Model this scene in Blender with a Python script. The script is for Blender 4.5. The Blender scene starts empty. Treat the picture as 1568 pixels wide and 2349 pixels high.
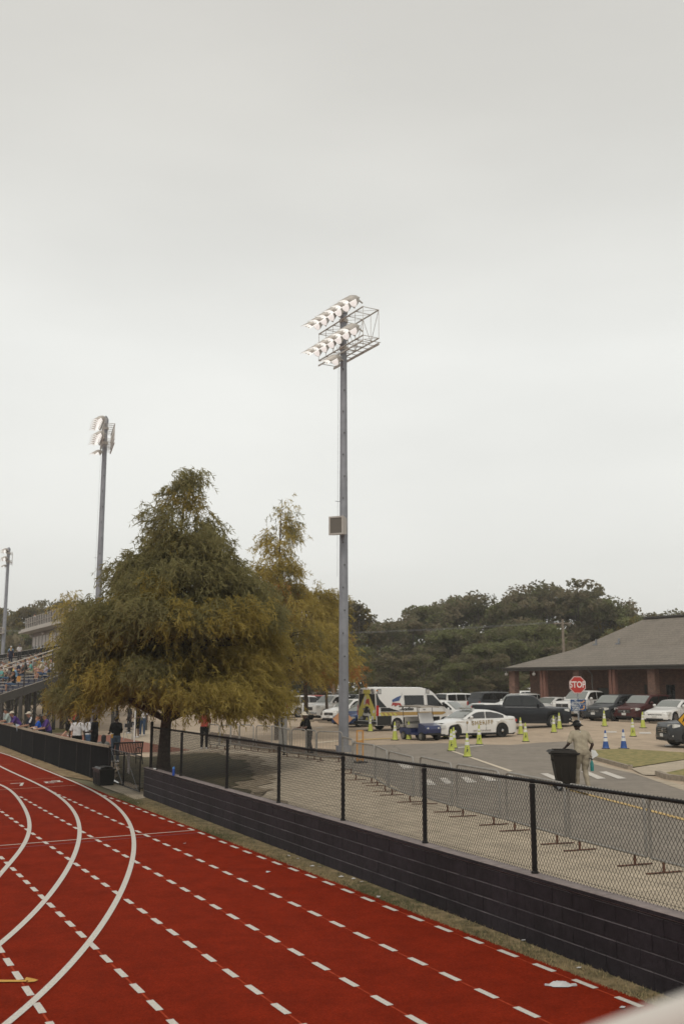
import bpy, math, random
import numpy as np
from mathutils import Matrix, Vector
random.seed(7); RS=np.random.RandomState(11)
R=math.radians
SC=bpy.context.scene
COL=SC.collection
# ------------------------------------------------------------ camera
F=2284.0; PITCH=9.82; CH=2.8      # focal length in picture units, tilt, height above the car park
cd=bpy.data.cameras.new('camera'); cam=bpy.data.objects.new('camera',cd); COL.objects.link(cam)
cd.sensor_fit='VERTICAL'; cd.sensor_height=36.0; cd.lens=35.0
cd.clip_start=0.05; cd.clip_end=3000
cam.location=(0,0,CH); cam.rotation_euler=(R(90+PITCH),0,0)
cd.dof.use_dof=True; cd.dof.focus_distance=19.0; cd.dof.aperture_fstop=2.0
SC.camera=cam
# ------------------------------------------------------------ world, sun, exposure
SUN_EL=52; SUN_AZ=192     # degrees, azimuth clockwise from +Y
W=bpy.data.worlds.new("World"); SC.world=W; W.use_nodes=True
nt=W.node_tree; nt.nodes.clear()
out=nt.nodes.new('ShaderNodeOutputWorld'); bg=nt.nodes.new('ShaderNodeBackground')
sky=nt.nodes.new('ShaderNodeTexSky'); sky.sky_type='NISHITA'; sky.sun_disc=False
sky.sun_elevation=R(SUN_EL); sky.sun_rotation=R(SUN_AZ); sky.dust_density=4.0; sky.air_density=1.0
# overcast layer: pale cloud with soft mottling, a little darker overhead, mixed over the clear sky
tc=nt.nodes.new('ShaderNodeTexCoord')
sep=nt.nodes.new('ShaderNodeSeparateXYZ'); nt.links.new(tc.outputs['Generated'],sep.inputs[0])
ramp=nt.nodes.new('ShaderNodeValToRGB'); nt.links.new(sep.outputs['Z'],ramp.inputs[0])
cr=ramp.color_ramp
cr.elements[0].position=0.0; cr.elements[0].color=(7.4,7.3,6.9,1)
e=cr.elements.new(0.10); e.color=(8.1,8.1,7.7,1)
e=cr.elements.new(0.32); e.color=(8.9,8.95,8.55,1)
e=cr.elements.new(0.52); e.color=(7.15,7.05,6.6,1)
cr.elements[-1].position=0.75; cr.elements[-1].color=(5.7,5.5,5.1,1)
mp=nt.nodes.new('ShaderNodeMapping'); mp.inputs['Scale'].default_value=(1.0,1.0,3.2); nt.links.new(tc.outputs['Generated'],mp.inputs[0])
nz=nt.nodes.new('ShaderNodeTexNoise'); nz.inputs['Scale'].default_value=1.7; nz.inputs['Detail'].default_value=4; nz.inputs['Roughness'].default_value=.45
nt.links.new(mp.outputs[0],nz.inputs['Vector'])
mr=nt.nodes.new('ShaderNodeMapRange'); mr.inputs['From Min'].default_value=.3; mr.inputs['From Max'].default_value=.7
mr.inputs['To Min'].default_value=.90; mr.inputs['To Max'].default_value=1.06; nt.links.new(nz.outputs['Fac'],mr.inputs['Value'])
vm=nt.nodes.new('ShaderNodeVectorMath'); vm.operation='SCALE'; nt.links.new(ramp.outputs[0],vm.inputs[0]); nt.links.new(mr.outputs[0],vm.inputs['Scale'])
mix=nt.nodes.new('ShaderNodeMix'); mix.data_type='RGBA'; mix.inputs['Factor'].default_value=.94
nt.links.new(sky.outputs[0],mix.inputs['A']); nt.links.new(vm.outputs[0],mix.inputs['B'])
nt.links.new(mix.outputs['Result'],bg.inputs['Color']); bg.inputs['Strength'].default_value=0.10
nt.links.new(bg.outputs[0],out.inputs['Surface'])
sl=bpy.data.lights.new('sun','SUN'); sl.energy=1.25; sl.angle=R(20); sl.color=(1,.95,.87)
so=bpy.data.objects.new('sun',sl); COL.objects.link(so)
so.rotation_euler=(R(90-SUN_EL),0,R(180-SUN_AZ))
vs=SC.view_settings; vs.view_transform='Standard'; vs.look='None'; vs.exposure=0.04; vs.gamma=1.0; vs.use_curve_mapping=False
SC.cycles.max_bounces=6; SC.cycles.transparent_max_bounces=8
SC.cycles.use_denoising=True

# ------------------------------------------------------------ geometry of the place
TH=R(PITCH)
def ray(u,v):
    a=(u-784)/F; b=(1174.5-v)/F
    return np.array([a, math.cos(TH)-b*math.sin(TH), math.sin(TH)+b*math.cos(TH)])
def at(u,v,z=0.0):
    r=ray(u,v); t=(z-CH)/r[2]; return r*t+np.array([0,0,CH])
def atd(u,v,y):
    r=ray(u,v); return r*y/r[1]+np.array([0,0,CH])
def sm(t):
    t=min(1.0,max(0.0,t)); return t*t*(3-2*t)
ED=np.array([.4577,-.8891])         # direction of the straight lanes and the wall, towards the camera side
EN=np.array([.8891,.4577])          # away from the track
FL0=np.array([-8.29,36.58])         # near end of the windscreened fence
TZ=-0.64                             # track level
def g(x,y):
    z=.42*sm((x-6)/9)*sm((y-47)/17)+.004*max(0,y-85)
    dn=(x-FL0[0])*EN[0]+(y-FL0[1])*EN[1]
    z-=.36*math.exp(-(dn/7)**2)*sm((-x-3.2)/4)
    rr=math.hypot(x+7.2,y-34.4); z-=.30*math.exp(-(rr/2.4)**2)
    return z
def ground(u,v):
    z=0
    for _ in range(8):
        p=at(u,v,z); z=.5*z+.5*g(p[0],p[1])
    p=at(u,v,z); return np.array([p[0],p[1],g(p[0],p[1])])
def K(sx,ox,oy): return lambda x,y: ((ox+x/sx)/1.7436,(oy+y/sx)/1.7436)

# ------------------------------------------------------------ materials
MATS={}
def mat(name,col,rough=.6,metal=0.0,var=.12,scale=6.0,bump=0.0,bscale=None,spec=.5,col2=None,detail=5,coat=0.0,trans=0.0,stain=0.0):
    if name in MATS: return MATS[name]
    m=bpy.data.materials.new(name); m.use_nodes=True; t=m.node_tree; b=t.nodes['Principled BSDF']
    b.inputs['Roughness'].default_value=rough; b.inputs['Metallic'].default_value=metal
    b.inputs['Specular IOR Level'].default_value=spec; b.inputs['Coat Weight'].default_value=coat
    co=t.nodes.new('ShaderNodeTexCoord'); n=t.nodes.new('ShaderNodeTexNoise')
    n.inputs['Scale'].default_value=scale; n.inputs['Detail'].default_value=detail
    t.links.new(co.outputs['Object'],n.inputs['Vector'])
    r=t.nodes.new('ShaderNodeValToRGB'); t.links.new(n.outputs['Fac'],r.inputs[0])
    c=np.array(col); c2=np.array(col2) if col2 is not None else c*(1+var)
    c1=c*(1-var) if col2 is None else c
    r.color_ramp.elements[0].position=.32; r.color_ramp.elements[1].position=.68
    r.color_ramp.elements[0].color=(*c1,1); r.color_ramp.elements[1].color=(*np.minimum(c2,1),1)
    last=r.outputs[0]
    if stain>0:
        n3=t.nodes.new('ShaderNodeTexNoise'); n3.inputs['Scale'].default_value=scale*.13; n3.inputs['Detail'].default_value=6
        t.links.new(co.outputs['Object'],n3.inputs['Vector'])
        m3=t.nodes.new('ShaderNodeMapRange'); m3.inputs['From Min'].default_value=.3; m3.inputs['From Max'].default_value=.7
        m3.inputs['To Min'].default_value=1-stain; m3.inputs['To Max'].default_value=1+stain*.6
        t.links.new(n3.outputs['Fac'],m3.inputs['Value'])
        v3=t.nodes.new('ShaderNodeVectorMath'); v3.operation='SCALE'; t.links.new(last,v3.inputs[0]); t.links.new(m3.outputs[0],v3.inputs['Scale'])
        last=v3.outputs[0]
    t.links.new(last,b.inputs['Base Color'])
    if bump>0:
        n2=t.nodes.new('ShaderNodeTexNoise'); n2.inputs['Scale'].default_value=bscale or scale*4; n2.inputs['Detail'].default_value=4
        t.links.new(co.outputs['Object'],n2.inputs['Vector'])
        bp=t.nodes.new('ShaderNodeBump'); bp.inputs['Strength'].default_value=bump; bp.inputs['Distance'].default_value=.02
        t.links.new(n2.outputs['Fac'],bp.inputs['Height']); t.links.new(bp.outputs[0],b.inputs['Normal'])
    if trans>0: b.inputs['Transmission Weight'].default_value=trans
    MATS[name]=m; return m
def speckle(m,scale,lo,hi,col):
    """small sharp spots of another colour over a material"""
    t=m.node_tree; b=t.nodes['Principled BSDF']; src=b.inputs['Base Color'].links[0].from_socket
    co=t.nodes.new('ShaderNodeTexCoord'); n=t.nodes.new('ShaderNodeTexNoise'); n.inputs['Scale'].default_value=scale; n.inputs['Detail'].default_value=2
    t.links.new(co.outputs['Object'],n.inputs['Vector'])
    mr=t.nodes.new('ShaderNodeMapRange'); mr.inputs['From Min'].default_value=lo; mr.inputs['From Max'].default_value=hi
    t.links.new(n.outputs['Fac'],mr.inputs['Value'])
    mx=t.nodes.new('ShaderNodeMix'); mx.data_type='RGBA'; t.links.new(mr.outputs[0],mx.inputs['Factor'])
    t.links.new(src,mx.inputs['A']); mx.inputs['B'].default_value=(*col,1)
    t.links.new(mx.outputs['Result'],b.inputs['Base Color'])
M_track=mat('track rubber',(.225,.0190,.0052),.95,var=.07,scale=260,bump=.6,bscale=420,spec=.04,stain=.10)
speckle(M_track,330,.64,.72,(.36,.085,.04))
def mottle(m,scale,lo,hi,stretch=(1,1,1),rot=0.0,detail=7):
    t=m.node_tree; b=t.nodes['Principled BSDF']; src=b.inputs['Base Color'].links[0].from_socket
    co=t.nodes.new('ShaderNodeTexCoord'); mp=t.nodes.new('ShaderNodeMapping'); mp.inputs['Rotation'].default_value=(0,0,rot); mp.inputs['Scale'].default_value=stretch; t.links.new(co.outputs['Object'],mp.inputs[0])
    n=t.nodes.new('ShaderNodeTexNoise'); n.inputs['Scale'].default_value=scale; n.inputs['Detail'].default_value=detail; n.inputs['Roughness'].default_value=.65; t.links.new(mp.outputs[0],n.inputs['Vector'])
    mr=t.nodes.new('ShaderNodeMapRange'); mr.inputs['From Min'].default_value=.33; mr.inputs['From Max'].default_value=.67; mr.inputs['To Min'].default_value=lo; mr.inputs['To Max'].default_value=hi
    t.links.new(n.outputs['Fac'],mr.inputs['Value']); v=t.nodes.new('ShaderNodeVectorMath'); v.operation='SCALE'; t.links.new(src,v.inputs[0]); t.links.new(mr.outputs[0],v.inputs['Scale']); t.links.new(v.outputs[0],b.inputs['Base Color'])
mottle(M_track,2.2,.84,1.16); mottle(M_track,38,.80,1.2,detail=3)
M_line=mat('line paint',(.62,.58,.52),.8,var=.12,scale=90,bump=.3)
mottle(M_line,30,.78,1.08,detail=8)
M_oline=mat('faded orange line',(.42,.16,.08),.8,var=.2,scale=60)
M_pline=mat('faded purple line',(.13,.045,.07),.8,var=.2,scale=60)
M_yel=mat('yellow marking',(.55,.29,.05),.8,var=.15,scale=50)
M_lot=mat('tan lot paving',(.45,.35,.25),.9,var=.06,scale=14,bump=.25,bscale=70,stain=.16)
M_road=mat('grey asphalt',(.235,.203,.165),.9,var=.09,scale=25,bump=.3,bscale=90,stain=.14)
M_walk=mat('pale concrete walk',(.46,.385,.285),.9,var=.09,scale=20,bump=.3,bscale=60,stain=.14)
M_kerb=mat('kerb concrete',(.28,.235,.18),.9,var=.22,scale=9,bump=.4,stain=.2)
M_grass=mat('dry lawn',(.12,.13,.035),.95,col2=(.36,.28,.11),scale=3.5,bump=.6,bscale=60,detail=8)
M_strip=mat('dead grass strip',(.075,.065,.026),.95,col2=(.27,.20,.105),scale=5.5,bump=.8,bscale=70,detail=9)
M_soilshade=mat('soil with painted shade',(.038,.034,.014),.95,col2=(.105,.080,.036),scale=4,bump=.5,bscale=40,detail=8)  # soil colour darkened to carry the shade under the tree
M_mulch=mat('bark mulch',(.035,.022,.014),.95,col2=(.13,.085,.055),scale=30,bump=.8,bscale=50)
M_paver=mat('red brick paving',(.27,.105,.065),.9,var=.15,scale=8,bump=.2)
M_field=mat('far ground',(.16,.14,.075),.95,var=.2,scale=.3,stain=.2)
M_wall=mat('dark purple wall paint',(.0195,.0155,.0195),.66,var=.16,scale=7,bump=.35,bscale=55,stain=.22,spec=.22)
M_cap=mat('worn cap paint',(.23,.19,.18),.75,var=.2,scale=10,bump=.3,bscale=50,stain=.2)
M_black=mat('black coated steel',(.012,.0115,.011),.5,var=.2,scale=20,spec=.3)
M_screen=mat('black windscreen fabric',(.010,.0105,.011),.95,var=.2,scale=4,bump=.4,bscale=9,spec=.1)
mottle(M_wall,1.1,.62,1.35,(1,1,.35)); mottle(M_wall,14,.8,1.2); mottle(M_lot,.5,.88,1.1); mottle(M_walk,1.4,.86,1.1); mottle(M_road,.8,.86,1.12)
M_capedge=mat('faded tan fence cap',(.33,.28,.2),.7,var=.2,scale=14)
M_galv=mat('galvanised steel',(.30,.31,.33),.42,metal=.55,var=.14,scale=4,stain=.15)
M_pole=mat('galvanised pole',(.24,.245,.265),.5,metal=.35,var=.10,scale=3,bump=.05,stain=.14)
M_polelt=mat('light fitting housing',(.46,.43,.39),.5,metal=.3,var=.1,scale=5)
M_lens=mat('lamp glass and visor glow',(.86,.86,.84),.15,var=.03,scale=3,spec=.7)
_b=M_lens.node_tree.nodes['Principled BSDF']; _b.inputs['Emission Color'].default_value=(1,.99,.95,1); _b.inputs['Emission Strength'].default_value=.5   # the lamps are burning, and the visor linings glow with them
M_rust=mat('rusty steel',(.075,.035,.022),.8,col2=(.19,.09,.055),scale=20)
M_barr=mat('barricade steel',(.29,.275,.25),.55,metal=.3,var=.15,scale=9)
M_bark=mat('cypress bark',(.035,.025,.018),.95,col2=(.10,.075,.055),scale=12,bump=.8,bscale=25)
M_bark2=mat('grey bark',(.10,.085,.07),.95,var=.3,scale=12,bump=.6)
M_glass=mat('car glass',(.014,.016,.016),.08,var=.1,scale=2,spec=.5)
M_glassl=mat('windscreen glass',(.20,.215,.20),.10,var=.06,scale=2,spec=1.0)
M_tyre=mat('tyre rubber',(.013,.013,.013),.8,var=.1)
M_rim=mat('alloy rim',(.42,.41,.40),.3,metal=.8,var=.1)
M_rimd=mat('dark rim',(.05,.05,.05),.35,metal=.6,var=.1)
M_under=mat('dark plastic trim',(.012,.012,.012),.7,var=.1)
M_chrome=mat('chrome',(.55,.55,.54),.15,metal=.95,var=.03)
M_head=mat('headlight',(.55,.55,.52),.12,var=.1,spec=.9)
M_red=mat('tail light red',(.42,.015,.01),.25,var=.1,spec=.7)
M_amb=mat('amber lamp',(.65,.20,.02),.25,var=.05)
M_plate=mat('number plate',(.6,.6,.58),.5,var=.05)
def paint(name,c,metal=0.0): return mat(name,c,.28,metal=metal,var=.02,scale=1,coat=.45 if sum(c)>.4 else .15,spec=.5 if sum(c)>.4 else .3)
P_white=paint('white car paint',(.74,.735,.71)); P_silver=paint('silver car paint',(.42,.41,.39),.3)
P_grey=paint('grey car paint',(.14,.14,.14),.3); P_black=paint('black car paint',(.014,.015,.017))
P_navy=paint('dark slate car paint',(.011,.013,.017)); P_red=paint('red car paint',(.30,.03,.025))
P_maroon=paint('maroon car paint',(.075,.026,.025)); P_tan=paint('beige car paint',(.36,.31,.25),.2)
P_blue=paint('blue car paint',(.035,.075,.21)); P_charcoal=paint('charcoal car paint',(.05,.053,.057),.2)

def cracks(m,scale,width,dark,dist=.35):
    t=m.node_tree; b=t.nodes['Principled BSDF']; src=b.inputs['Base Color'].links[0].from_socket
    co=t.nodes.new('ShaderNodeTexCoord'); nz=t.nodes.new('ShaderNodeTexNoise'); nz.inputs['Scale'].default_value=1.3; nz.inputs['Detail'].default_value=6
    t.links.new(co.outputs['Object'],nz.inputs['Vector']); mx0=t.nodes.new('ShaderNodeMix'); mx0.data_type='RGBA'; mx0.blend_type='LINEAR_LIGHT'; mx0.inputs['Factor'].default_value=dist
    t.links.new(co.outputs['Object'],mx0.inputs['A']); t.links.new(nz.outputs['Color'],mx0.inputs['B'])
    v=t.nodes.new('ShaderNodeTexVoronoi'); v.feature='DISTANCE_TO_EDGE'; v.inputs['Scale'].default_value=scale; t.links.new(mx0.outputs['Result'],v.inputs['Vector'])
    mr=t.nodes.new('ShaderNodeMapRange'); mr.inputs['From Min'].default_value=0; mr.inputs['From Max'].default_value=width; mr.inputs['To Min'].default_value=dark; mr.inputs['To Max'].default_value=1
    t.links.new(v.outputs['Distance'],mr.inputs['Value']); sc_=t.nodes.new('ShaderNodeVectorMath'); sc_.operation='SCALE'
    t.links.new(src,sc_.inputs[0]); t.links.new(mr.outputs[0],sc_.inputs['Scale']); t.links.new(sc_.outputs[0],b.inputs['Base Color'])
def joints(m,w,h,rot,mortar=.012,dark=.6):
    t=m.node_tree; b=t.nodes['Principled BSDF']; src=b.inputs['Base Color'].links[0].from_socket
    co=t.nodes.new('ShaderNodeTexCoord'); mp=t.nodes.new('ShaderNodeMapping'); mp.inputs['Rotation'].default_value=(0,0,rot); t.links.new(co.outputs['Object'],mp.inputs[0])
    br=t.nodes.new('ShaderNodeTexBrick'); br.offset=0; br.inputs['Scale'].default_value=1; br.inputs['Brick Width'].default_value=w; br.inputs['Row Height'].default_value=h; br.inputs['Mortar Size'].default_value=mortar
    br.inputs['Color1'].default_value=(1,1,1,1); br.inputs['Color2'].default_value=(.93,.93,.93,1); br.inputs['Mortar'].default_value=(dark,dark,dark,1); t.links.new(mp.outputs[0],br.inputs['Vector'])
    mx=t.nodes.new('ShaderNodeMix'); mx.data_type='RGBA'; mx.blend_type='MULTIPLY'; mx.inputs['Factor'].default_value=1; t.links.new(src,mx.inputs['A']); t.links.new(br.outputs['Color'],mx.inputs['B']); t.links.new(mx.outputs['Result'],b.inputs['Base Color'])
cracks(M_road,.16,.008,.72); cracks(M_lot,.12,.006,.70,.5); joints(M_lot,4.6,4.6,math.atan2(ED[1],ED[0])+.35,.02,.74); joints(M_walk,1.8,1.8,-math.atan2(ED[1],ED[0]),.014,.62); joints(M_paver,.22,.11,.4,.01,.6)
# ------------------------------------------------------------ object helpers
def tag(o,label=None,cat=None,group=None,kind=None):
    if label: o['label']=label
    if cat: o['category']=cat
    if group: o['group']=group
    if kind: o['kind']=kind
    return o
def thing(name,label,cat,loc=(0,0,0),rz=0.0,group=None):
    o=bpy.data.objects.new(name,None); COL.objects.link(o); o.empty_display_size=.2
    o.location=tuple(float(a) for a in loc); o.rotation_euler=(0,0,rz)
    return tag(o,label,cat,group)
def copy_tree(o,parent=None):
    c=o.copy(); COL.objects.link(c); c.parent=parent
    for ch in list(o.children): copy_tree(ch,c)
    return c
def override(o,old,new):
    for ch in [o]+list(o.children_recursive):
        if ch.type!='MESH': continue
        for s in ch.material_slots:
            if s.material==old: s.link='OBJECT'; s.material=new
def np_mesh(name,V,Fa,mats,mi=None,smooth=False):
    V=np.asarray(V,dtype=np.float32); Fa=np.asarray(Fa,dtype=np.int32); k=Fa.shape[1]; n=len(Fa)
    me=bpy.data.meshes.new(name); me.vertices.add(len(V)); me.vertices.foreach_set('co',V.ravel())
    me.loops.add(n*k); me.loops.foreach_set('vertex_index',Fa.ravel())
    me.polygons.add(n); me.polygons.foreach_set('loop_start',np.arange(n,dtype=np.int32)*k)
    if mi is not None: me.polygons.foreach_set('material_index',np.asarray(mi,dtype=np.int32))
    if smooth: me.polygons.foreach_set('use_smooth',np.ones(n,dtype=bool))
    for m in mats: me.materials.append(m)
    me.update(calc_edges=True); return me
def link(name,me,parent=None,loc=None,rz=None):
    o=bpy.data.objects.new(name,me); COL.objects.link(o); o.parent=parent
    if loc is not None: o.location=tuple(float(a) for a in loc)
    if rz is not None: o.rotation_euler=(0,0,rz)
    return o
class MB:
    def __init__(s): s.v=[]; s.f=[]; s.m=[]
    def add(s,vs_,fs_,mi=0):
        b=len(s.v); s.v.extend([tuple(float(c) for c in p) for p in vs_]); s.f.extend([tuple(b+i for i in f) for f in fs_]); s.m.extend([mi]*len(fs_)); return s
    def box(s,c,d,rz=0.0,mi=0,top=1.0):
        x,y,z=[a/2 for a in d]; co,si=math.cos(rz),math.sin(rz); P=[]
        for k,(a,b_,h) in enumerate([(-1,-1,-1),(1,-1,-1),(1,1,-1),(-1,1,-1),(-1,-1,1),(1,-1,1),(1,1,1),(-1,1,1)]):
            q=top if h>0 else 1.0
            X,Y=a*x*q,b_*y*q; P.append((c[0]+X*co-Y*si,c[1]+X*si+Y*co,c[2]+h*z))
        return s.add(P,[(0,3,2,1),(4,5,6,7),(0,1,5,4),(1,2,6,5),(2,3,7,6),(3,0,4,7)],mi)
    def bar(s,p0,p1,w,h=None,mi=0,up=(0,0,1)):
        h=h or w; p0=Vector([float(a) for a in p0]); p1=Vector([float(a) for a in p1]); d=(p1-p0).normalized(); u=Vector(up)
        if abs(d.dot(u))>.98: u=Vector((0,1,0)) if abs(d.y)<.9 else Vector((1,0,0))
        a=d.cross(u).normalized()*(w/2); b=a.cross(d).normalized()*(h/2); P=[]
        for q in (p0,p1): P+= [q-a-b,q+a-b,q+a+b,q-a+b]
        return s.add(P,[(0,1,2,3),(7,6,5,4),(0,4,5,1),(1,5,6,2),(2,6,7,3),(3,7,4,0)],mi)
    def tube(s,pts,r,n=8,mi=0,caps=True):
        pts=[Vector([float(a) for a in p]) for p in pts]; rr=r if isinstance(r,(list,tuple)) else [r]*len(pts); P=[]; Fs=[]
        a=None
        for i,p in enumerate(pts):
            d=((pts[min(i+1,len(pts)-1)]-pts[max(i-1,0)])).normalized()
            if a is None:
                u=Vector((0,0,1)) if abs(d.z)<.9 else Vector((1,0,0)); a=d.cross(u).normalized()
            else: a=(a-d*a.dot(d)).normalized()
            b=d.cross(a)
            for k in range(n):
                t=2*math.pi*k/n; P.append(p+(a*math.cos(t)+b*math.sin(t))*rr[i])
        for i in range(len(pts)-1):
            for k in range(n):
                k2=(k+1)%n; Fs.append((i*n+k,i*n+k2,(i+1)*n+k2,(i+1)*n+k))
        if caps: Fs.append(tuple(range(n-1,-1,-1))); Fs.append(tuple((len(pts)-1)*n+k for k in range(n)))
        return s.add(P,Fs,mi)
    def lathe(s,prof,n=16,c=(0,0,0),mi=0,ax='z'):
        P=[]; Fs=[]
        for (r,z) in prof:
            for k in range(n):
                t=2*math.pi*k/n; x,y=r*math.cos(t),r*math.sin(t)
                P.append((c[0]+x,c[1]+y,c[2]+z) if ax=='z' else ((c[0]+x,c[1]+z,c[2]+y) if ax=='y' else (c[0]+z,c[1]+x,c[2]+y)))
        for i in range(len(prof)-1):
            for k in range(n):
                k2=(k+1)%n; Fs.append((i*n+k,i*n+k2,(i+1)*n+k2,(i+1)*n+k))
        Fs.append(tuple(range(n-1,-1,-1))); Fs.append(tuple((len(prof)-1)*n+k for k in range(n)))
        return s.add(P,Fs,mi)
    def ball(s,c,r,n=10,mi=0):
        if not isinstance(r,(list,tuple)): r=(r,r,r)
        P=[];Fs=[];m=n//2+1
        for i in range(m+1):
            a=math.pi*i/m
            for k in range(n):
                t=2*math.pi*k/n; P.append((c[0]+r[0]*math.sin(a)*math.cos(t),c[1]+r[1]*math.sin(a)*math.sin(t),c[2]+r[2]*math.cos(a)))
        for i in range(m):
            for k in range(n):
                k2=(k+1)%n; Fs.append((i*n+k,(i+1)*n+k,(i+1)*n+k2,i*n+k2))
        return s.add(P,Fs,mi)
    def plate(s,pts,th,nrm,mi=0):
        """planar polygon with thickness th along nrm"""
        n=Vector(nrm).normalized()*th; P=[Vector([float(a) for a in p]) for p in pts]; k=len(P)
        return s.add(P+[p+n for p in P],[tuple(range(k-1,-1,-1)),tuple(range(k,2*k))]+[(i,(i+1)%k,k+(i+1)%k,k+i) for i in range(k)],mi)
    def build(s,name,mats,parent=None,smooth=None,loc=None,rz=None):
        me=bpy.data.meshes.new(name); me.from_pydata(s.v,[],s.f)
        if not isinstance(mats,(list,tuple)): mats=[mats]
        for m in mats: me.materials.append(m)
        me.polygons.foreach_set('material_index',s.m); me.update()
        if smooth is not None:
            me.polygons.foreach_set('use_smooth',[True]*len(s.f)); me.set_sharp_from_angle(angle=R(smooth))
        return link(name,me,parent,loc,rz)
def text_mesh(body,size,bold=.0,extrude=.002,spacing=1.0,sx=1.0):
    cu=bpy.data.curves.new('t','FONT'); cu.body=body; cu.size=size; cu.offset=bold; cu.extrude=extrude; cu.align_x='CENTER'; cu.align_y='CENTER'; cu.space_character=spacing
    cu.space_line=.85
    o=bpy.data.objects.new('t',cu); COL.objects.link(o); dg=bpy.context.evaluated_depsgraph_get()
    me=bpy.data.meshes.new_from_object(o.evaluated_get(dg)); bpy.data.objects.remove(o); bpy.data.curves.remove(cu)
    if sx!=1.0: me.transform(Matrix.Diagonal((sx,1,1,1)))
    return me
def put_text(name,body,size,m,parent,origin,xdir,ydir,bold=0.0,extrude=.002,spacing=1.0,sx=1.0):
    me=text_mesh(body,size,bold,extrude,spacing,sx); x=Vector(xdir).normalized(); y=Vector(ydir).normalized(); z=x.cross(y)
    Mx=Matrix(((x.x,y.x,z.x,origin[0]),(x.y,y.y,z.y,origin[1]),(x.z,y.z,z.z,origin[2]),(0,0,0,1)))
    me.transform(Mx); me.materials.clear(); me.materials.append(m)
    return link(name,me,parent)

# ------------------------------------------------------------ ground sheets
def sheet(name,poly,m,dz,zf=g,step=1.0,kind='structure'):
    """horizontal sheet cut to a polygon, following the ground height zf"""
    import bmesh
    P=np.array([p[:2] for p in poly]); bm=bmesh.new()
    vs_=[bm.verts.new((p[0],p[1],0)) for p in P]; bm.faces.new(vs_); bmesh.ops.triangulate(bm,faces=bm.faces[:])
    x0,y0=P.min(0); x1,y1=P.max(0)
    for ax,a,b in ((0,x0,x1),(1,y0,y1)):
        st=max(step,(b-a)/140); c=a+st
        while c<b-1e-4:
            co=(c,0,0) if ax==0 else (0,c,0); no=(1,0,0) if ax==0 else (0,1,0)
            bmesh.ops.bisect_plane(bm,geom=bm.verts[:]+bm.edges[:]+bm.faces[:],dist=1e-5,plane_co=co,plane_no=no); c+=st
    for v in bm.verts: v.co.z=(zf(v.co.x,v.co.y) if callable(zf) else zf)+dz
    bmesh.ops.recalc_face_normals(bm,faces=bm.faces[:])
    if sum(f.normal.z for f in bm.faces)<0: bmesh.ops.reverse_faces(bm,faces=bm.faces[:])
    me=bpy.data.meshes.new(name); bm.to_mesh(me); bm.free(); me.materials.append(m)
    o=link(name,me)
    if kind: o['kind']=kind
    return o
# wall line
WA=np.array([2.61,14.26]); WD=np.array([-.4383,.8988]); WN=np.array([.8988,.4383])   # towards left/away ; away from track
def wl(s,off=0.0): return WA+WD*s+WN*off
S_END=float((at(319,1760,.25)[:2]-WA)@WD)                              # left end of the wall
S_NEAR=-14.5
# lower ground: everything on the track side
lowpoly=[(-120,-40),(60,-40),(60,-10)]+[tuple(wl(S_NEAR,.02)),tuple(wl(S_END,.02)),(-5.9,31.9),tuple(FL0+np.array([.3,.1])),(-21,61),(-120,255)]
sheet('field',lowpoly,M_field,-.03,zf=TZ,step=6)
def tl(s,off): return np.array([-ED[1],ED[0]])*off*1.0+ED*s  # lane line at offset from the origin
TRACK_OFF=8.33
def tp(s,off): n=np.array([.8891,.4577]); return n*off+ED*s
C1=[[-17.45,52.18],[-15.29,48.14],[-12.77,43.15],[-10.63,38.82],[-9.11,35.72],[-7.63,32.53],[-6.79,30.42],[-6.01,28.21],[-5.41,26.19],[-4.96,24.64],[-4.6,22.94],[-4.32,21.46],[-4.04,19.93],[-3.84,18.51],[-3.64,17.18],[-3.49,15.57],[-3.41,14.24],[-3.39,12.94],[-3.39,11.81],[-3.43,11.0]]
C2=[[-14.55,43.61],[-12.04,38.69],[-10.3,35.22],[-9.08,32.69],[-8.07,30.28],[-7.17,27.73],[-6.34,25.01],[-5.85,23.09],[-5.57,21.88],[-5.29,20.29],[-5.04,18.81],[-4.88,17.5],[-4.75,16.75],[-4.63,15.21],[-4.59,14.16]]
C3=[[-11.88,35.72],[-11.02,34.05],[-10.17,32.21],[-9.15,29.6],[-8.36,27.5],[-7.72,25.59],[-7.28,24.1],[-6.93,22.62],[-6.62,21.19],[-6.42,19.99],[-6.25,19.08]]
def extend(C,far,near):
    A=np.array(C); d0=(A[0]-A[2]); d0/=np.linalg.norm(d0); L=[A[0]+d0*far]+list(A)
    # keep bending the near end at the same rate
    a1=A[-1]-A[-3]; a0=A[-4]-A[-6] if len(A)>6 else a1; st=.9
    th=math.atan2(a1[1],a1[0]); dth=.062
    p=A[-1].copy()
    for _ in range(near): 
        p=p+st*np.array([math.cos(th),math.sin(th)]); th-=dth; L.append(p.copy())
    return np.array(L)
def smooth_curve(P,n=260,deg=7):
    t=np.concatenate([[0],np.cumsum(np.linalg.norm(np.diff(P,axis=0),axis=1))]); 
    px=np.polyfit(t,P[:,0],deg); py=np.polyfit(t,P[:,1],deg); q=np.linspace(0,t[-1],n)
    return np.stack([np.polyval(px,q),np.polyval(py,q)],1)
K1=smooth_curve(extend(C1,22,0)); K2=smooth_curve(extend(C2,30,0)); K3=smooth_curve(extend(C3,34,0),deg=6)
def offset(Kc,d):
    T=np.gradient(Kc,axis=0); T/=np.linalg.norm(T,axis=1)[:,None]; N=np.stack([T[:,1],-T[:,0]],1); return Kc+N*d
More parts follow.
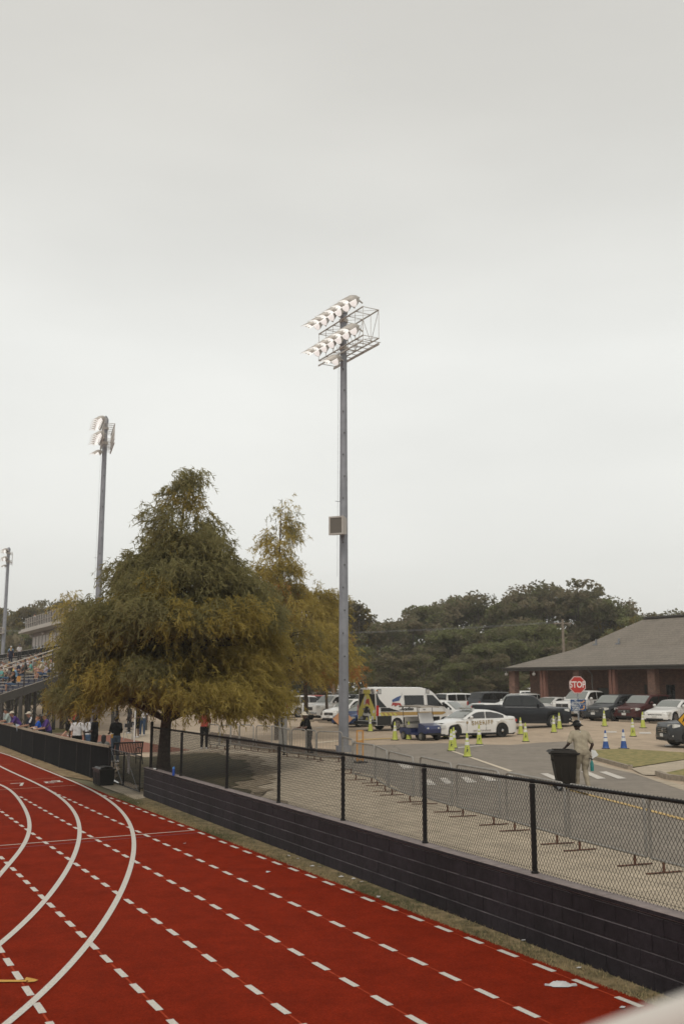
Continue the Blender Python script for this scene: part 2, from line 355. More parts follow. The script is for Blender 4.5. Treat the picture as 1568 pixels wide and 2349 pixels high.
def extra(Kc,n=14):  # carry the lane line on round the bend below the frame
    T=Kc[-1]-Kc[-2]; th=math.atan2(T[1],T[0]); p=Kc[-1]; L=list(Kc)
    for _ in range(n): p=p+.8*np.array([math.cos(th),math.sin(th)]); th-=.05; L.append(p)
    return np.array(L)
K1=extra(K1); K2=extra(K2); K3=extra(K3)
def ribbon(name,Kc,w,m,dz,parent=None,z=TZ):
    A=offset(Kc,w/2); B=offset(Kc,-w/2); n=len(Kc)
    V=np.concatenate([np.c_[A,np.full(n,z+dz)],np.c_[B,np.full(n,z+dz)]]); i=np.arange(n-1)
    Fq=np.stack([i,i+1,n+i+1,n+i],1); o=link(name,np_mesh(name,V,Fq,[m]),parent); return o
# track surface: right edge straight, then following the outer lane line with a margin
edge=[tuple(tp(14,TRACK_OFF-.02)),tuple(tp(-8,TRACK_OFF)),tuple(tp(-20,TRACK_OFF+.02)),tuple(tp(-31.5,TRACK_OFF+.0))]
KO=offset(K1,-.12)
far=[tuple(p) for p in KO[:140:10][::-1] if p[1]>34.0]
trk=[(-90,-40),(40,-40)]+edge+far+[(-90,190)]
sheet('running_track',trk,M_track,0.0,zf=TZ,step=5)
def mark(o): o['kind']='structure'; return o
mark(ribbon('lane_line',K1,.095,M_line,.010)); mark(ribbon('lane_line',K2,.095,M_line,.010)); mark(ribbon('lane_line',K3,.095,M_line,.010))
def flatpoly(mb,pts,z,mi=0): mb.add([(p[0],p[1],z) for p in pts],[tuple(range(len(pts)))],mi)
M_seam=mat('track seam',(.33,.045,.018),.95,var=.25,scale=12,spec=.04)
# dashed chute lines
offs=[(8.155,-32.9,1.30),(6.935,-34.6,1.3),(5.76,-33.0,1.3),(4.66,-34.0,1.3),(3.49,-24,1.3),(2.36,-18,1.3),(1.2,-16,1.3)]
for oi,(of,s0,_) in enumerate(offs):
    mb=MB(); per=[.742,.742,.752,.752,.70,.68,.68][oi]; s=s0
    while s<10:
        k=.04 if oi==0 else 0
        o2=of+ (.0 if oi else .02*math.sin(s))
        L=.385; w=.082; j=RS.uniform(-.012,.012)
        a=tp(s+j,o2-w/2); b=tp(s+L+j,o2-w/2); c=tp(s+L+j,o2+w/2); d=tp(s+j,o2+w/2)
        flatpoly(mb,[a,b,c,d],TZ+.006); s+=per
    mark(mb.build('dashed_lane_line',M_line))
    mb=MB(); flatpoly(mb,[tp(s0,of-.012),tp(9,of-.012),tp(9,of+.012),tp(s0,of+.012)],TZ+.002); mark(mb.build('lane_seam',M_seam))
def cross(name,a,b,w,m,z=.003):
    a=np.array(a);b=np.array(b); d=(b-a)/np.linalg.norm(b-a); n=np.array([-d[1],d[0]])*w/2; mb=MB()
    flatpoly(mb,[a-n,b-n,b+n,a+n],TZ+z); return mark(mb.build(name,m))
cross('cross_line',(-13.6,35.9),(-10.45,38.45),.05,M_oline); cross('cross_line',(-12.6,33.1),(-9.2,35.55),.06,mat('pale orange line',(.5,.27,.18),.8,var=.15,scale=60))
cross('cross_line',(-15.5,44.2),(-14.4,44.9),.05,M_oline)
cross('finish_line',(-9.5,21.2),(-3.53,24.76),.055,M_line,.0035); cross('finish_line',(-9.4,20.72),(-3.3,24.42),.045,M_pline)
# lane numbers as stencilled digits, lying on the rubber
def seg(mb,o,ux,uy,x0,y0,x1,y1):
    P=[o+ux*x0+uy*y0,o+ux*x1+uy*y0,o+ux*x1+uy*y1,o+ux*x0+uy*y1]; flatpoly(mb,P,TZ+.0075)
mb=MB(); o=np.array([-11.63,36.08]); ux=np.array([.34,.30])/.4534; uy=np.array([.29,-1.10])/1.137
seg(mb,o,ux,uy,0,0,.50,.13); seg(mb,o,ux,uy,.39,.13,.50,1.12); mark(mb.build('lane_number',M_line))
mb=MB(); o=np.array([-10.72,36.95]); ux=np.array([.70,.30])/.76; uy=np.array([.30,-1.0])/1.044
for x0,y0,x1,y1 in [(0,.25,.42,.45),(.06,.45,.2,.85),(.1,.85,.5,1.02),(.36,-.1,.8,.1),(.66,.1,.8,.5),(.52,.5,.92,.7),(.3,.35,.56,.6)]: seg(mb,o,ux*.72,uy*.8,x0,y0,x1,y1)
mark(mb.build('lane_number',M_line))
# yellow arrow in the near left corner
e2=K(1.742,0,3450)
def tpx(x,y): return at(*e2(x,y),TZ)[:2]
mb=MB(); flatpoly(mb,[tpx(-160,822),tpx(185,826),tpx(185,838),tpx(-160,842)],TZ+.013); flatpoly(mb,[tpx(185,806),tpx(240,818),tpx(268,826),tpx(240,838),tpx(188,842),tpx(200,832),tpx(172,822)],TZ+.013)
mark(mb.build('painted_arrow',M_yel))
# turf strip between the track and the wall
def strip_pts():
    A=[tuple(tp(s,TRACK_OFF-.015)) for s in np.linspace(14,-31.4,40)]; return A
sp=strip_pts()+[(-6.95,33.2),(-6.0,31.6),tuple(wl(S_END+.0,.0)),tuple(wl(S_NEAR,0))]
sheet('verge',sp,M_strip,-.006,zf=TZ,step=2)
# dead grass beside the windscreened fence
vp=[tuple(p) for p in KO[:150:8] if p[1]>35.5]+[(-8.4,36.35),(-12.0,43.6),(-19.9,59.3),(-30,80)]
sheet('verge_grass',vp,mat('dry straw grass',(.16,.105,.045),.95,col2=(.36,.26,.14),scale=3.5,bump=.8,bscale=50,detail=9),-.002,zf=TZ,step=2)
# concrete pad at the gate
sheet('gate_pad',[(-8.6,36.0),(-7.95,34.6),(-6.95,32.7),(-6.25,31.2),(-5.95,31.9),(-5.85,32.3),(-8.2,36.9)],M_walk,.002,zf=TZ,step=1)
# upper ground
behind=[tuple(wl(S_NEAR,.02)),tuple(wl(0,.02)),tuple(wl(S_END,.02)),(-6.3,33.3),tuple(FL0+EN*.05),tuple(FL0+EN*.05-ED*25),tuple(FL0+EN*.05-ED*115),tuple(FL0+EN*.05-ED*900)]
up=behind+[(-300,1600),(900,1600),(900,-40),(14,-40)]
def upper(name,poly,m,dz,step=1.5): return sheet(name,poly,m,dz,zf=g,step=step)
near=behind[:7]+[(-62,140),(90,140),(90,-20),(12,-20)]
sheet('far_land',[(-258,140),(258,140),(258,300),(-258,300)],M_field,0,zf=g,step=60)
upper('car_park',near,M_lot,0,step=1.2)
mb=MB()   # buried skirt that closes the step behind the fence
a=FL0+EN*.05
for k in range(40):
    p=a-ED*(k*1.6); q=a-ED*((k+1)*1.6); mb.add([(p[0],p[1],-.8),(q[0],q[1],-.8),(q[0],q[1],g(*q)),(p[0],p[1],g(*p))],[(0,1,2,3)])
p=wl(S_END,.03); q=FL0+EN*.05; n=8
for k in range(n):
    A=p+(q-p)*k/n+np.array([.25,.25]); B=p+(q-p)*(k+1)/n+np.array([.25,.25]); mb.add([(A[0],A[1],-.8),(B[0],B[1],-.8),(B[0],B[1],g(*B)),(A[0],A[1],g(*A))],[(0,1,2,3)])
mark(mb.build('ground_step',M_soilshade))
gp=lambda *a: [tuple(ground(*p)[:2]) for p in a]
k6=K(2.24,2034,2600); k5=K(2.24,1400,2650); k4=K(2.24,1100,2650); k5b=K(1.96,1934,3000); k4b=K(1.96,1300,2900); k3b=K(1.96,600,2900); k3=K(1.742,500,2750); kg=K(4.9,240,2830)
# road: from the crossing towards the right foreground
kerbline=gp(k4b(130,345),k4b(430,410),k4b(600,520),k4b(740,572),k4b(1100,662),k5b(330,600),k5b(700,700),k5b(1290,845),k5b(1568,925))
road=kerbline+[(7.9,7.5),(14,-8),(24,-8),(22,8)]+gp(k6(1568,1262),k6(1130,1112),k6(1080,1092),k6(900,1045),k6(740,990),k6(742,905),k6(560,818),k6(300,828),k6(0,852),k5(820,722),k5(230,740),k4(700,700))
upper('road',road,M_road,.004)
walk=[tuple(wl(S_NEAR,.03)),tuple(wl(0,.03)),tuple(wl(14.0,.03))]+gp(k3b(420,395),k3b(560,235),k3(700,440),k3(560,442),k3(300,455),k3(60,450),k3(-40,300),k3(560,300),k3(700,385),k3(900,425),k3(1240,470),k3(1500,500))+kerbline+[(7.9,7.5),(14,-8),(12,-9)]
def ragged(P,amp):
    rs=np.random.RandomState(3); o=[]
    for i in range(len(P)):
        a=np.array(P[i]);b=np.array(P[(i+1)%len(P)]); n=max(1,int(np.linalg.norm(b-a)/.35)); nn=np.array([-(b-a)[1],(b-a)[0]])/max(1e-6,np.linalg.norm(b-a))
        for k in range(n): o.append(tuple(a+(b-a)*k/n+(nn*rs.uniform(-amp,amp) if k else 0)))
    return o
upper('walkway',walk,M_walk,.008,step=1.0)
upper('mulch_bed',gp(k3(560,355),k3(700,385),k3(900,425),k3(1240,470),k3(1500,500),k3(1540,440),k3(1240,418),k3(1030,385),k3(800,340),k3(600,310)),M_mulch,.012,step=.8)
M_dirtshade=mat('dirt and shade fade',(.15,.115,.07),.95,col2=(.33,.265,.185),scale=5,bump=.4,bscale=40,detail=9)  # mid tone between paving and the painted tree shade
upper('soil_shade_fringe',ragged([tuple(wl(S_END-.5,.62)),tuple(wl(10.2,.62))]+gp(k3b(860,500),k3b(960,400),k3b(900,290),k3b(700,228),k3b(560,222),k3b(400,215),k3b(150,232),k3b(80,240)),.45),M_dirtshade,.022,step=.5)  # dirt fringe that fades out the shade painted under the tree
upper('lawn_tree_shade',ragged([tuple(wl(S_END,.5)),tuple(wl(17,.45)),tuple(wl(11.5,.45))]+gp(k3b(700,480),k3b(800,400),k3b(740,300),k3b(600,245),k3b(560,236),k3b(400,225),k3b(150,240),k3b(-100,265),kg(1450,970),kg(1000,960))+[tuple(FL0+EN*.6-ED*1.2),tuple(FL0+EN*.3),(-6.5,33.6)],.30),M_soilshade,.034,step=.5)  # lawn and soil with the tree's shade put into the dark colour
upper('red_paving',gp(kg(-150,520),kg(200,535),kg(1000,545),k3(200,395),k3(470,438),k3(300,452),k3(60,452),kg(1500,890),kg(1000,870),kg(300,640)),M_paver,.012,step=.8)
upper('lawn_beyond_fence',gp(kg(-250,385),kg(210,420),kg(210,487),kg(-250,497)),M_grass,.012,step=.8)
isl=gp(k6(742,905),k6(1000,889),k6(1568,925),k6(1900,950),k6(1568,987),k6(1090,1062),k6(1030,1052),k6(900,1012),k6(745,968))
upper('grass_island',isl,M_grass,.035,step=.5)
isl2=gp(k6(1360,1118),k6(1568,1072),k6(2000,1000),k6(2400,1090),k6(1568,1168),k6(1420,1150))
upper('grass_island',isl2,M_grass,.035,step=.5)
upper('side_walk',gp(k6(1090,1068),k6(1568,992),k6(2200,900),k6(2600,940),k6(1568,1072),k6(1330,1130),k6(1200,1125)),M_walk,.03,step=.6)
upper('gutter',gp(k6(742,990),k6(900,1045),k6(1080,1090),k6(1300,1150),k6(1568,1215),k6(1568,1262),k6(1130,1112),k6(900,1062),k6(742,1020)),M_walk,.009,step=.6)
def kerb(name,pts,w=.15,h=.13):
    mb=MB()
    for i in range(len(pts)-1):
        a=np.array(pts[i]);b=np.array(pts[i+1]); L=np.linalg.norm(b-a); d=(b-a)/L; n=np.array([-d[1],d[0]])*w/2; m=max(1,int(L/1.4))
        for k in range(m):
            p=a+(b-a)*(k/m)+d*.008; q=a+(b-a)*((k+1)/m)-d*.008; z0=g(*p); z1=g(*q)
            P=[(p-n,z0-.05),(q-n,z1-.05),(q+n,z1-.05),(p+n,z0-.05),(p-n*.8,z0+h),(q-n*.8,z1+h),(q+n*.8,z1+h),(p+n*.8,z0+h)]
            mb.add([(x[0],x[1],z) for x,z in P],[(0,3,2,1),(4,5,6,7),(0,1,5,4),(1,2,6,5),(2,3,7,6),(3,0,4,7)])
    return mark(mb.build(name,M_kerb))
kerb('kerb',gp(k6(742,905),k6(738,975),k6(900,1020),k6(1080,1070),k6(1092,1062)))
kerb('kerb',gp(k6(1330,1125),k6(1420,1158),k6(1568,1176),k6(1900,1215)),w=.2,h=.15)
kerb('kerb',gp(k3(560,362),k3(700,390),k3(900,430),k3(1240,474),k3(1480,500)),w=.1,h=.12)
# painted markings on the road and car park
def pm(name,pts,m,dz=.016): return upper(name,gp(*pts),m,dz,step=2)
for q in [((280,1110),(345,1108),(482,1163),(400,1165)),((450,1108),(485,1106),(520,1132),(490,1134)),((640,1092),(705,1090),(866,1155),(790,1160)),((805,1095),(870,1091),(1052,1155),(975,1158))]:
    pm('crosswalk_bar',[k6(*p) for p in q],M_line)
for q in [((560,300),(640,298),(700,345),(610,345)),((770,430),(820,428),(872,474),(800,474)),((890,420),(945,418),(1012,465),(945,466)),((1060,410),(1110,408),(1192,453),(1110,456)),((1205,402),(1260,400),(1352,440),(1270,443)),((1400,400),(1450,397),(1540,432),(1470,436))]:
    pm('crosswalk_bar',[k4b(*p) for p in q],M_line)
pm('edge_line',[k5(905,798),k5(918,792),k5(1455,975),k5(1425,982)],mat('cream line',(.60,.52,.40),.8,var=.15,scale=40))
pm('edge_line',[k5(950,762),k5(1190,742),k5(1190,747),k5(950,770)],M_line)
pm('centre_line',[k5b(470,268),k5b(500,266),k5b(1568,540),k5b(1568,558)],mat('yellow centre line',(.52,.36,.14),.8,var=.15,scale=40))
pm('centre_line',[k6(380,1208),k6(400,1206),k6(720,1298),k6(700,1303)],mat('yellow centre line',(.52,.36,.14)))
pm('bay_line',[k4(760,688),k4(1060,676),k4(1060,684),k4(760,699)],mat('yellow centre line',(.52,.36,.14)))
pm('bay_line',[k4(360,716),k4(562,700),k4(562,708),k4(360,726)],mat('cream line',(.60,.52,.40)))
for q in [(860,735,960,738),(1165,742,1265,748),(1395,855,1460,860)]:
    pm('bay_line',[k6(q[0],q[1]-5),k6(q[2],q[1]-5),k6(q[2]+10,q[3]+4),k6(q[0],q[3]+4)],M_line)
for q in [(370,584,420,588),(262,632,300,636)]:
    pm('bay_line',[k4(q[0],q[1]),k4(q[2],q[1]),k4(q[2]+5,q[3]),k4(q[0],q[3])],M_line)

# ------------------------------------------------------------ retaining wall
def sweep(mb,prof,s0,s1,mi,n=1):
    """prof: (offset, z) list swept along the wall line"""
    P=[];Fs=[];k=len(prof)
    for i in range(n+1):
        s=s0+(s1-s0)*i/n
        for (o,z) in prof: p=wl(s,o); P.append((p[0],p[1],z))
    for i in range(n):
        for j in range(k): j2=(j+1)%k; Fs.append((i*k+j,(i+1)*k+j,(i+1)*k+j2,i*k+j2))
    Fs.append(tuple(range(k))); Fs.append(tuple(n*k+j for j in range(k-1,-1,-1))); mb.add(P,Fs,mi)
wt=thing('retaining_wall','long dark purple painted block wall with a worn grey cap along the track','wall',(*wl(2),TZ))
mb=MB(); H0=TZ-.1; course=.205
zs=[TZ+.005,TZ+.20,TZ+.405,TZ+.61,TZ+.815]
for ci in range(4):
    z0=TZ-.1 if ci==0 else zs[ci]; z1=zs[ci+1]
    s=S_NEAR-(.2 if ci%2 else 0); lips=[]
    L=.405
    # a course is a row of blocks with slightly rounded joints
    while s<S_END:
        a=max(s,S_NEAR)+.0035; b=min(s+L,S_END)-.0035
        if b-a>.05:
            j=float(RS.uniform(-.0018,.0018)); c=.007
            pr=[(-.095+j+c,z0+.002),(-.095+j,z0+c+.001),(-.095+j,z1-.012),(-.087+j,z1-.003),(.10,z1-.003),(.10,z0+.002)]
            sweep(mb,pr,a,b,0); lips+=[len(mb.f)-6+i_ for i_ in (0,1,2,3,4,5)][0:0]
        s+=L
M_lip=mat('painted edge highlight',(.019,.0145,.018),.6,col2=(.11,.095,.10),scale=2.6,detail=8,bump=.4,bscale=60)  # glossy highlight along the block tops, painted as a paler broken colour
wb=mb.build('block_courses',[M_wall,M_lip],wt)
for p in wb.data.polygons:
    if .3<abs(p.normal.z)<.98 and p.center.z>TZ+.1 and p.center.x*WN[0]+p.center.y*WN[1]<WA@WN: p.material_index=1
wb.matrix_parent_inverse=Matrix.Translation(-wt.location)
mb=MB(); sweep(mb,[(-.085,TZ-.1),(.09,TZ-.1),(.09,.176),(-.085,.176)],S_NEAR,S_END-.003,0)
o=mb.build('mortar',M_wall,wt); o.matrix_parent_inverse=Matrix.Translation(-wt.location)
mb=MB(); s=S_NEAR
while s<S_END:
    b=min(s+1.62,S_END+.02); sweep(mb,[(-.112,.190),(-.118,.196),(-.118,.242),(-.110,.250),(.112,.252),(.118,.242),(.118,.190)],s+.002,b-.002,0,2)
    sweep(mb,[(-.104,.178),(-.104,.190),(.11,.190),(.11,.178)],s,b-.001,1); s+=1.62
capm=mat('cap face paint',(.032,.025,.029),.6,var=.15,scale=7)
o=mb.build('cap',[M_cap,M_wall],wt); o.matrix_parent_inverse=Matrix.Translation(-wt.location)
for p in o.data.polygons:
    if p.material_index==0 and abs(p.normal.z)<.6: p.material_index=1
# ------------------------------------------------------------ chain-link fence on the wall
def chain(name,A,Bp,z0A,z0B,h,parent,mtl,p=.031,wr=.0034,zag=.046):
    """interlocked zigzag wires from ground point A to Bp (2-D), height h"""
    A=np.array(A);Bp=np.array(Bp); L=np.linalg.norm(Bp-A); d=(Bp-A)/L; nrm=np.array([-d[1],d[0]]); nw=int(L/p); nk=int(h/zag)
    i=np.arange(nw)[:,None]; k=np.arange(nk+1)[None,:]
    s=(i+((k+i)%2)*.96+.02)*p; side=np.where((k+i)%2==1,1,-1)*.0022
    z=(z0A+(z0B-z0A)*s/L)+k*zag
    X=A[0]+d[0]*s+nrm[0]*side; Y=A[1]+d[1]*s+nrm[1]*side
    C=np.stack([X,Y,z],-1)                                    # nw,nk+1,3
    offs_=np.array([[nrm[0],nrm[1],0],[-nrm[0]*.5+d[0]*.87,-nrm[1]*.5+d[1]*.87,0],[-nrm[0]*.5-d[0]*.87,-nrm[1]*.5-d[1]*.87,0]])*wr
    V=(C[:,:,None,:]+offs_[None,None,:,:]).reshape(-1,3)
    base=(np.arange(nw)[:,None]*(nk+1)+np.arange(nk)[None,:]).ravel()*3
    Fs=[]
    for a in range(3):
        b=(a+1)%3; Fs.append(np.stack([base+a,base+b,base+3+b,base+3+a],1))
    me=np_mesh(name,V,np.concatenate(Fs),[mtl],smooth=False); o=link(name,me,parent); o.matrix_parent_inverse=Matrix.Translation(-parent.location); return o
ft=thing('chain_link_fence','black chain-link fence standing on the long purple wall','fence',(*wl(2),.25))
def child(o,t): o.matrix_parent_inverse=(Matrix.LocRotScale(t.location,t.rotation_euler,t.scale)).inverted(); return o
posts=[2.50,1.23,-.05,-1.37,-2.76,-4.37]
PC=S_END-.28
ps=[-11.6,-8.7,-5.8,-2.9,0.0,2.93,5.97,9.17,12.54,16.39,PC]     # along the wall
for k,s in enumerate(ps):
    p=wl(s,.03); big=(s==PC); r=.038 if not big else .045
    mb=MB(); top=1.44 if not big else 1.62
    mb.tube([(p[0],p[1],.245),(p[0],p[1],top)],r,10); mb.lathe([(r*1.35,0),(r*1.35,.02),(r*1.05,.03)],10,(p[0],p[1],.252))
    mb.lathe([(r*1.15,0),(r*1.15,.05)],10,(p[0],p[1],top-.06))
    if big: mb.ball((p[0],p[1],top),(r*1.1,r*1.1,r*.8),10)
    for z in (.6,.9,1.2): mb.lathe([(r*1.12,0),(r*1.12,.02)],10,(p[0],p[1],z))
    child(mb.build('post',M_black,ft,40),ft)
mb=MB(); P=[]
for s in np.linspace(S_NEAR+1,PC,14): p=wl(s,.03); P.append((p[0],p[1],1.478))
mb.tube(P,.0235,10)
for s in np.arange(S_NEAR+1.4,PC-.2,3.05): p=wl(s,.03);q=wl(s+.12,.03); mb.tube([(p[0],p[1],1.478),(q[0],q[1],1.478)],.0265,10)
for s in ps: p=wl(s-.04,.03);q=wl(s+.04,.03); mb.tube([(p[0],p[1],1.478),(q[0],q[1],1.478)],.031,10)
child(mb.build('top_rail',M_black,ft,40),ft)
mb=MB(); a=wl(-9,.0);b=wl(PC,.0); mb.tube([(a[0],a[1],.32),(b[0],b[1],.32)],.0028,4)
child(mb.build('bottom_wire',M_black,ft),ft)
chain('chain_mesh',wl(-9,.0),wl(PC-.02,.0),.275,.275,1.27,ft,M_black)
# ------------------------------------------------------------ gate and windscreened fence
gt=thing('gate','low black chain-link gate with a diagonal brace between the dark fence and the block wall','gate',(-7.4,34.6,TZ+.03))
GA=np.array([-8.22,36.4]);GB=np.array([-6.42,32.65]); gd=(GB-GA)/np.linalg.norm(GB-GA)
mb=MB(); zt,zb=.53,-.56
for s_ in (0,.48,1): p=GA+(GB-GA)*s_; mb.tube([(p[0],p[1],zb),(p[0],p[1],zt)],.022 if s_!=.48 else .03,8)
for z in (zt,zb): mb.tube([(*GA,z),(*GB,z)],.02,8)
child(mb.build('gate_frame',M_black,gt,40),gt)
mb=MB()
for a_,b_ in ((.02,.46),(.52,.95)):
    p=GA+(GB-GA)*a_;q=GA+(GB-GA)*b_; mb.tube([(p[0],p[1],zt-.03),(q[0],q[1],zb+.02)],.006,5)
child(mb.build('brace',M_galv,gt),gt)
chain('chain_mesh',GA,GB,zb,zb,1.09,gt,M_black,wr=.0026)
p=GA+(GB-GA)*.58+EN*.05
mb=MB(); a=np.array(p)-gd*.16; b=np.array(p)+gd*.16; mb.plate([(a[0],a[1],-.12),(b[0],b[1],-.14),(b[0],b[1],.50),(a[0],a[1],.50)],.006,(EN[0],EN[1],0))
tag(mb.build('notice_board',mat('grey white board',(.42,.40,.38),.7,var=.1)),'pale board hanging behind the mesh of the low black gate','sign')
wf=thing('windscreen_fence','low fence covered in black windscreen fabric with a tan top edge','fence',(*FL0,TZ))
FB=[(-8.29,36.58),(-9.44,38.55),(-10.44,40.4),(-11.82,42.94),(-13.29,45.93),(-14.63,48.47),(-16.11,51.46),(-17.76,54.85),(-19.57,58.45),(-21.3,61.8),(-23.1,65.3),(-25,69),(-28.6,76),(-32.5,83.5),(-37,92)]
for k in range(len(FB)-1):
    a=np.array(FB[k]);b=np.array(FB[k+1]); d=b-a; L=np.linalg.norm(d); d/=L; n=np.array([d[1],-d[0]]);  # towards the track is -EN
    mb=MB(); nn=6
    for q in range(nn):
        s0,s1=L*q/nn+.02*(q==0),L*(q+1)/nn-.02*(q==nn-1)
        f=lambda s: .018*math.sin(math.pi*s/L)+.006*math.sin(9*s+k)
        for zz in range(3):
            z0,z1=TZ+.02+.40*zz,TZ+.02+.40*(zz+1)
            P=[]
            for (s,z) in ((s0,z0),(s1,z0),(s1,z1),(s0,z1)):
                o_=f(s)*(1 if z in (z0,) and zz>0 or z==z1 and zz<2 else .3); p=a+d*s-EN*(.02-o_); P.append((p[0],p[1],z))
            mb.add(P,[(0,1,2,3)])
    child(mb.build('windscreen_panel',M_screen,wf,60),wf)
    mb=MB(); mb.tube([(a[0],a[1],TZ-.05),(a[0],a[1],TZ+1.24)],.042,10); child(mb.build('post',M_black,wf,40),wf)
    mb=MB(); p0=a+d*.01;p1=b-d*.01; mb.bar((p0[0],p0[1],TZ+1.262),(p1[0],p1[1],TZ+1.262),.075,.05); mb.bar((p0[0]-EN[0]*.042,p0[1]-EN[1]*.042,TZ+1.235),(p1[0]-EN[0]*.042,p1[1]-EN[1]*.042,TZ+1.235),.006,.07)
    child(mb.build('fence_cap',M_capedge,wf),wf)
# black storage box by the fence, with lid
bx=thing('storage_box','black plastic lidded box on the concrete at the foot of the dark fence','box',(*at(206,1803,TZ)[:2],TZ),R(-62))
bp=at(206,1803,TZ); bx.location=(bp[0]+.35,bp[1]+.5,TZ)
mb=MB(); mb.box((0,0,.26),(.86,.50,.50),top=1.06); 
for x in (-.3,-.1,.1,.3): mb.box((x,-.262,.24),(.05,.03,.40))
mb.build('bin_body',mat('matt black plastic',(.014,.014,.013),.55,var=.2),bx)
mb=MB(); mb.box((0,0,.535),(.96,.58,.05)); mb.box((0,0,.575),(.84,.46,.05),top=.9); mb.box((.1,.02,.61),(.5,.3,.03),rz=.2)
mb.build('lid',mat('worn black plastic',(.03,.028,.024),.4,var=.3,scale=8),bx)
# blue bottle and small white thing on the wall
p=at(398,1779,.253)
bo=thing('water_bottle','blue water bottle standing on the wall cap','bottle',(p[0],p[1],.253))
mb=MB(); mb.lathe([(.036,0),(.038,.01),(.038,.15),(.034,.17),(.036,.185)],14); mb.build('bottle_body',mat('blue plastic',(.015,.07,.34),.3,var=.05),bo,40)
mb=MB(); mb.lathe([(.037,.187),(.037,.205),(.030,.215),(.02,.235),(.012,.24)],14); mb.box((.012,0,.235),(.03,.015,.02)); mb.build('lid',mat('light blue plastic',(.05,.20,.50),.3,var=.05),bo,40)
p=at(356,1766,.253)
mb=MB(); mb.lathe([(.022,-.05),(.026,-.045),(.026,.02),(.018,.03)],12,(0,0,.027),ax='x'); mb.ball((.055,0,.02),(.025,.02,.02),8,1)
tag(mb.build('small_cup',[M_plate,M_black],None,40,loc=(p[0],p[1],.253)),'small white cup lying on its side at the left end of the wall cap','cup')
# ------------------------------------------------------------ trees
LEAF=dict(green=mat('cypress leaf green',(.185,.168,.070),.8,col2=(.315,.285,.125),scale=1.2,spec=.2),
 olive=mat('cypress leaf olive',(.25,.195,.048),.8,col2=(.42,.33,.092),scale=1.0,spec=.2),
 gold=mat('cypress leaf gold',(.36,.275,.065),.8,col2=(.50,.40,.12),scale=1.0,spec=.2),
 rust=mat('cypress leaf rust',(.36,.165,.05),.8,col2=(.48,.25,.08),scale=1.0,spec=.2),
 oak=mat('oak leaf dark',(.118,.112,.060),.8,col2=(.215,.20,.112),scale=.25,spec=.2),
 oak2=mat('oak leaf mid',(.135,.148,.064),.8,col2=(.245,.255,.115),scale=.25,spec=.2),
 oak3=mat('brown green leaf',(.155,.132,.082),.8,col2=(.265,.225,.14),scale=.25,spec=.2),
 yel=mat('yellowing leaf',(.19,.15,.045),.8,col2=(.30,.235,.075),scale=.4,spec=.2))
for m_ in LEAF.values():
    t_=m_.node_tree; b=t_.nodes['Principled BSDF']; tr=t_.nodes.new('ShaderNodeBsdfTranslucent'); mx=t_.nodes.new('ShaderNodeMixShader'); mx.inputs[0].default_value=.5
    t_.links.new(b.inputs['Base Color'].links[0].from_socket,tr.inputs['Color']); o_=[n for n in t_.nodes if n.type=='OUTPUT_MATERIAL'][0]
    t_.links.new(b.outputs[0],mx.inputs[1]); t_.links.new(tr.outputs[0],mx.inputs[2]); t_.links.new(mx.outputs[0],o_.inputs['Surface'])
def sprays(O,D,Ln,nl,lw,ll,rs,droop=.5):
    """feathery sprays: O origins, D directions, Ln lengths; nl narrow leaves each"""
    n=len(O); t=rs.uniform(.05,1,(n,nl)); 
    ax=O[:,None,:]+D[:,None,:]*(Ln[:,None]*t)[:,:,None]; ax[:,:,2]-=droop*(Ln[:,None]*t*t)
    dr=D[:,None,:]*.55+rs.normal(0,.55,(n,nl,3)); dr[:,:,2]-=.55; dr/=np.linalg.norm(dr,axis=2)[:,:,None]
    q=rs.normal(0,1,(n,nl,3)); sd=np.cross(dr,q); sd/=np.linalg.norm(sd,axis=2)[:,:,None]
    l=ll*rs.uniform(.6,1.3,(n,nl,1)); w=lw*rs.uniform(.7,1.3,(n,nl,1))
    a=ax-sd*w*.5; b=ax+sd*w*.5; c=ax+dr*l+sd*w*.22; d=ax+dr*l-sd*w*.22
    V=np.stack([a,b,c,d],2).reshape(-1,3); Fq=np.arange(n*nl*4).reshape(-1,4); return V,Fq
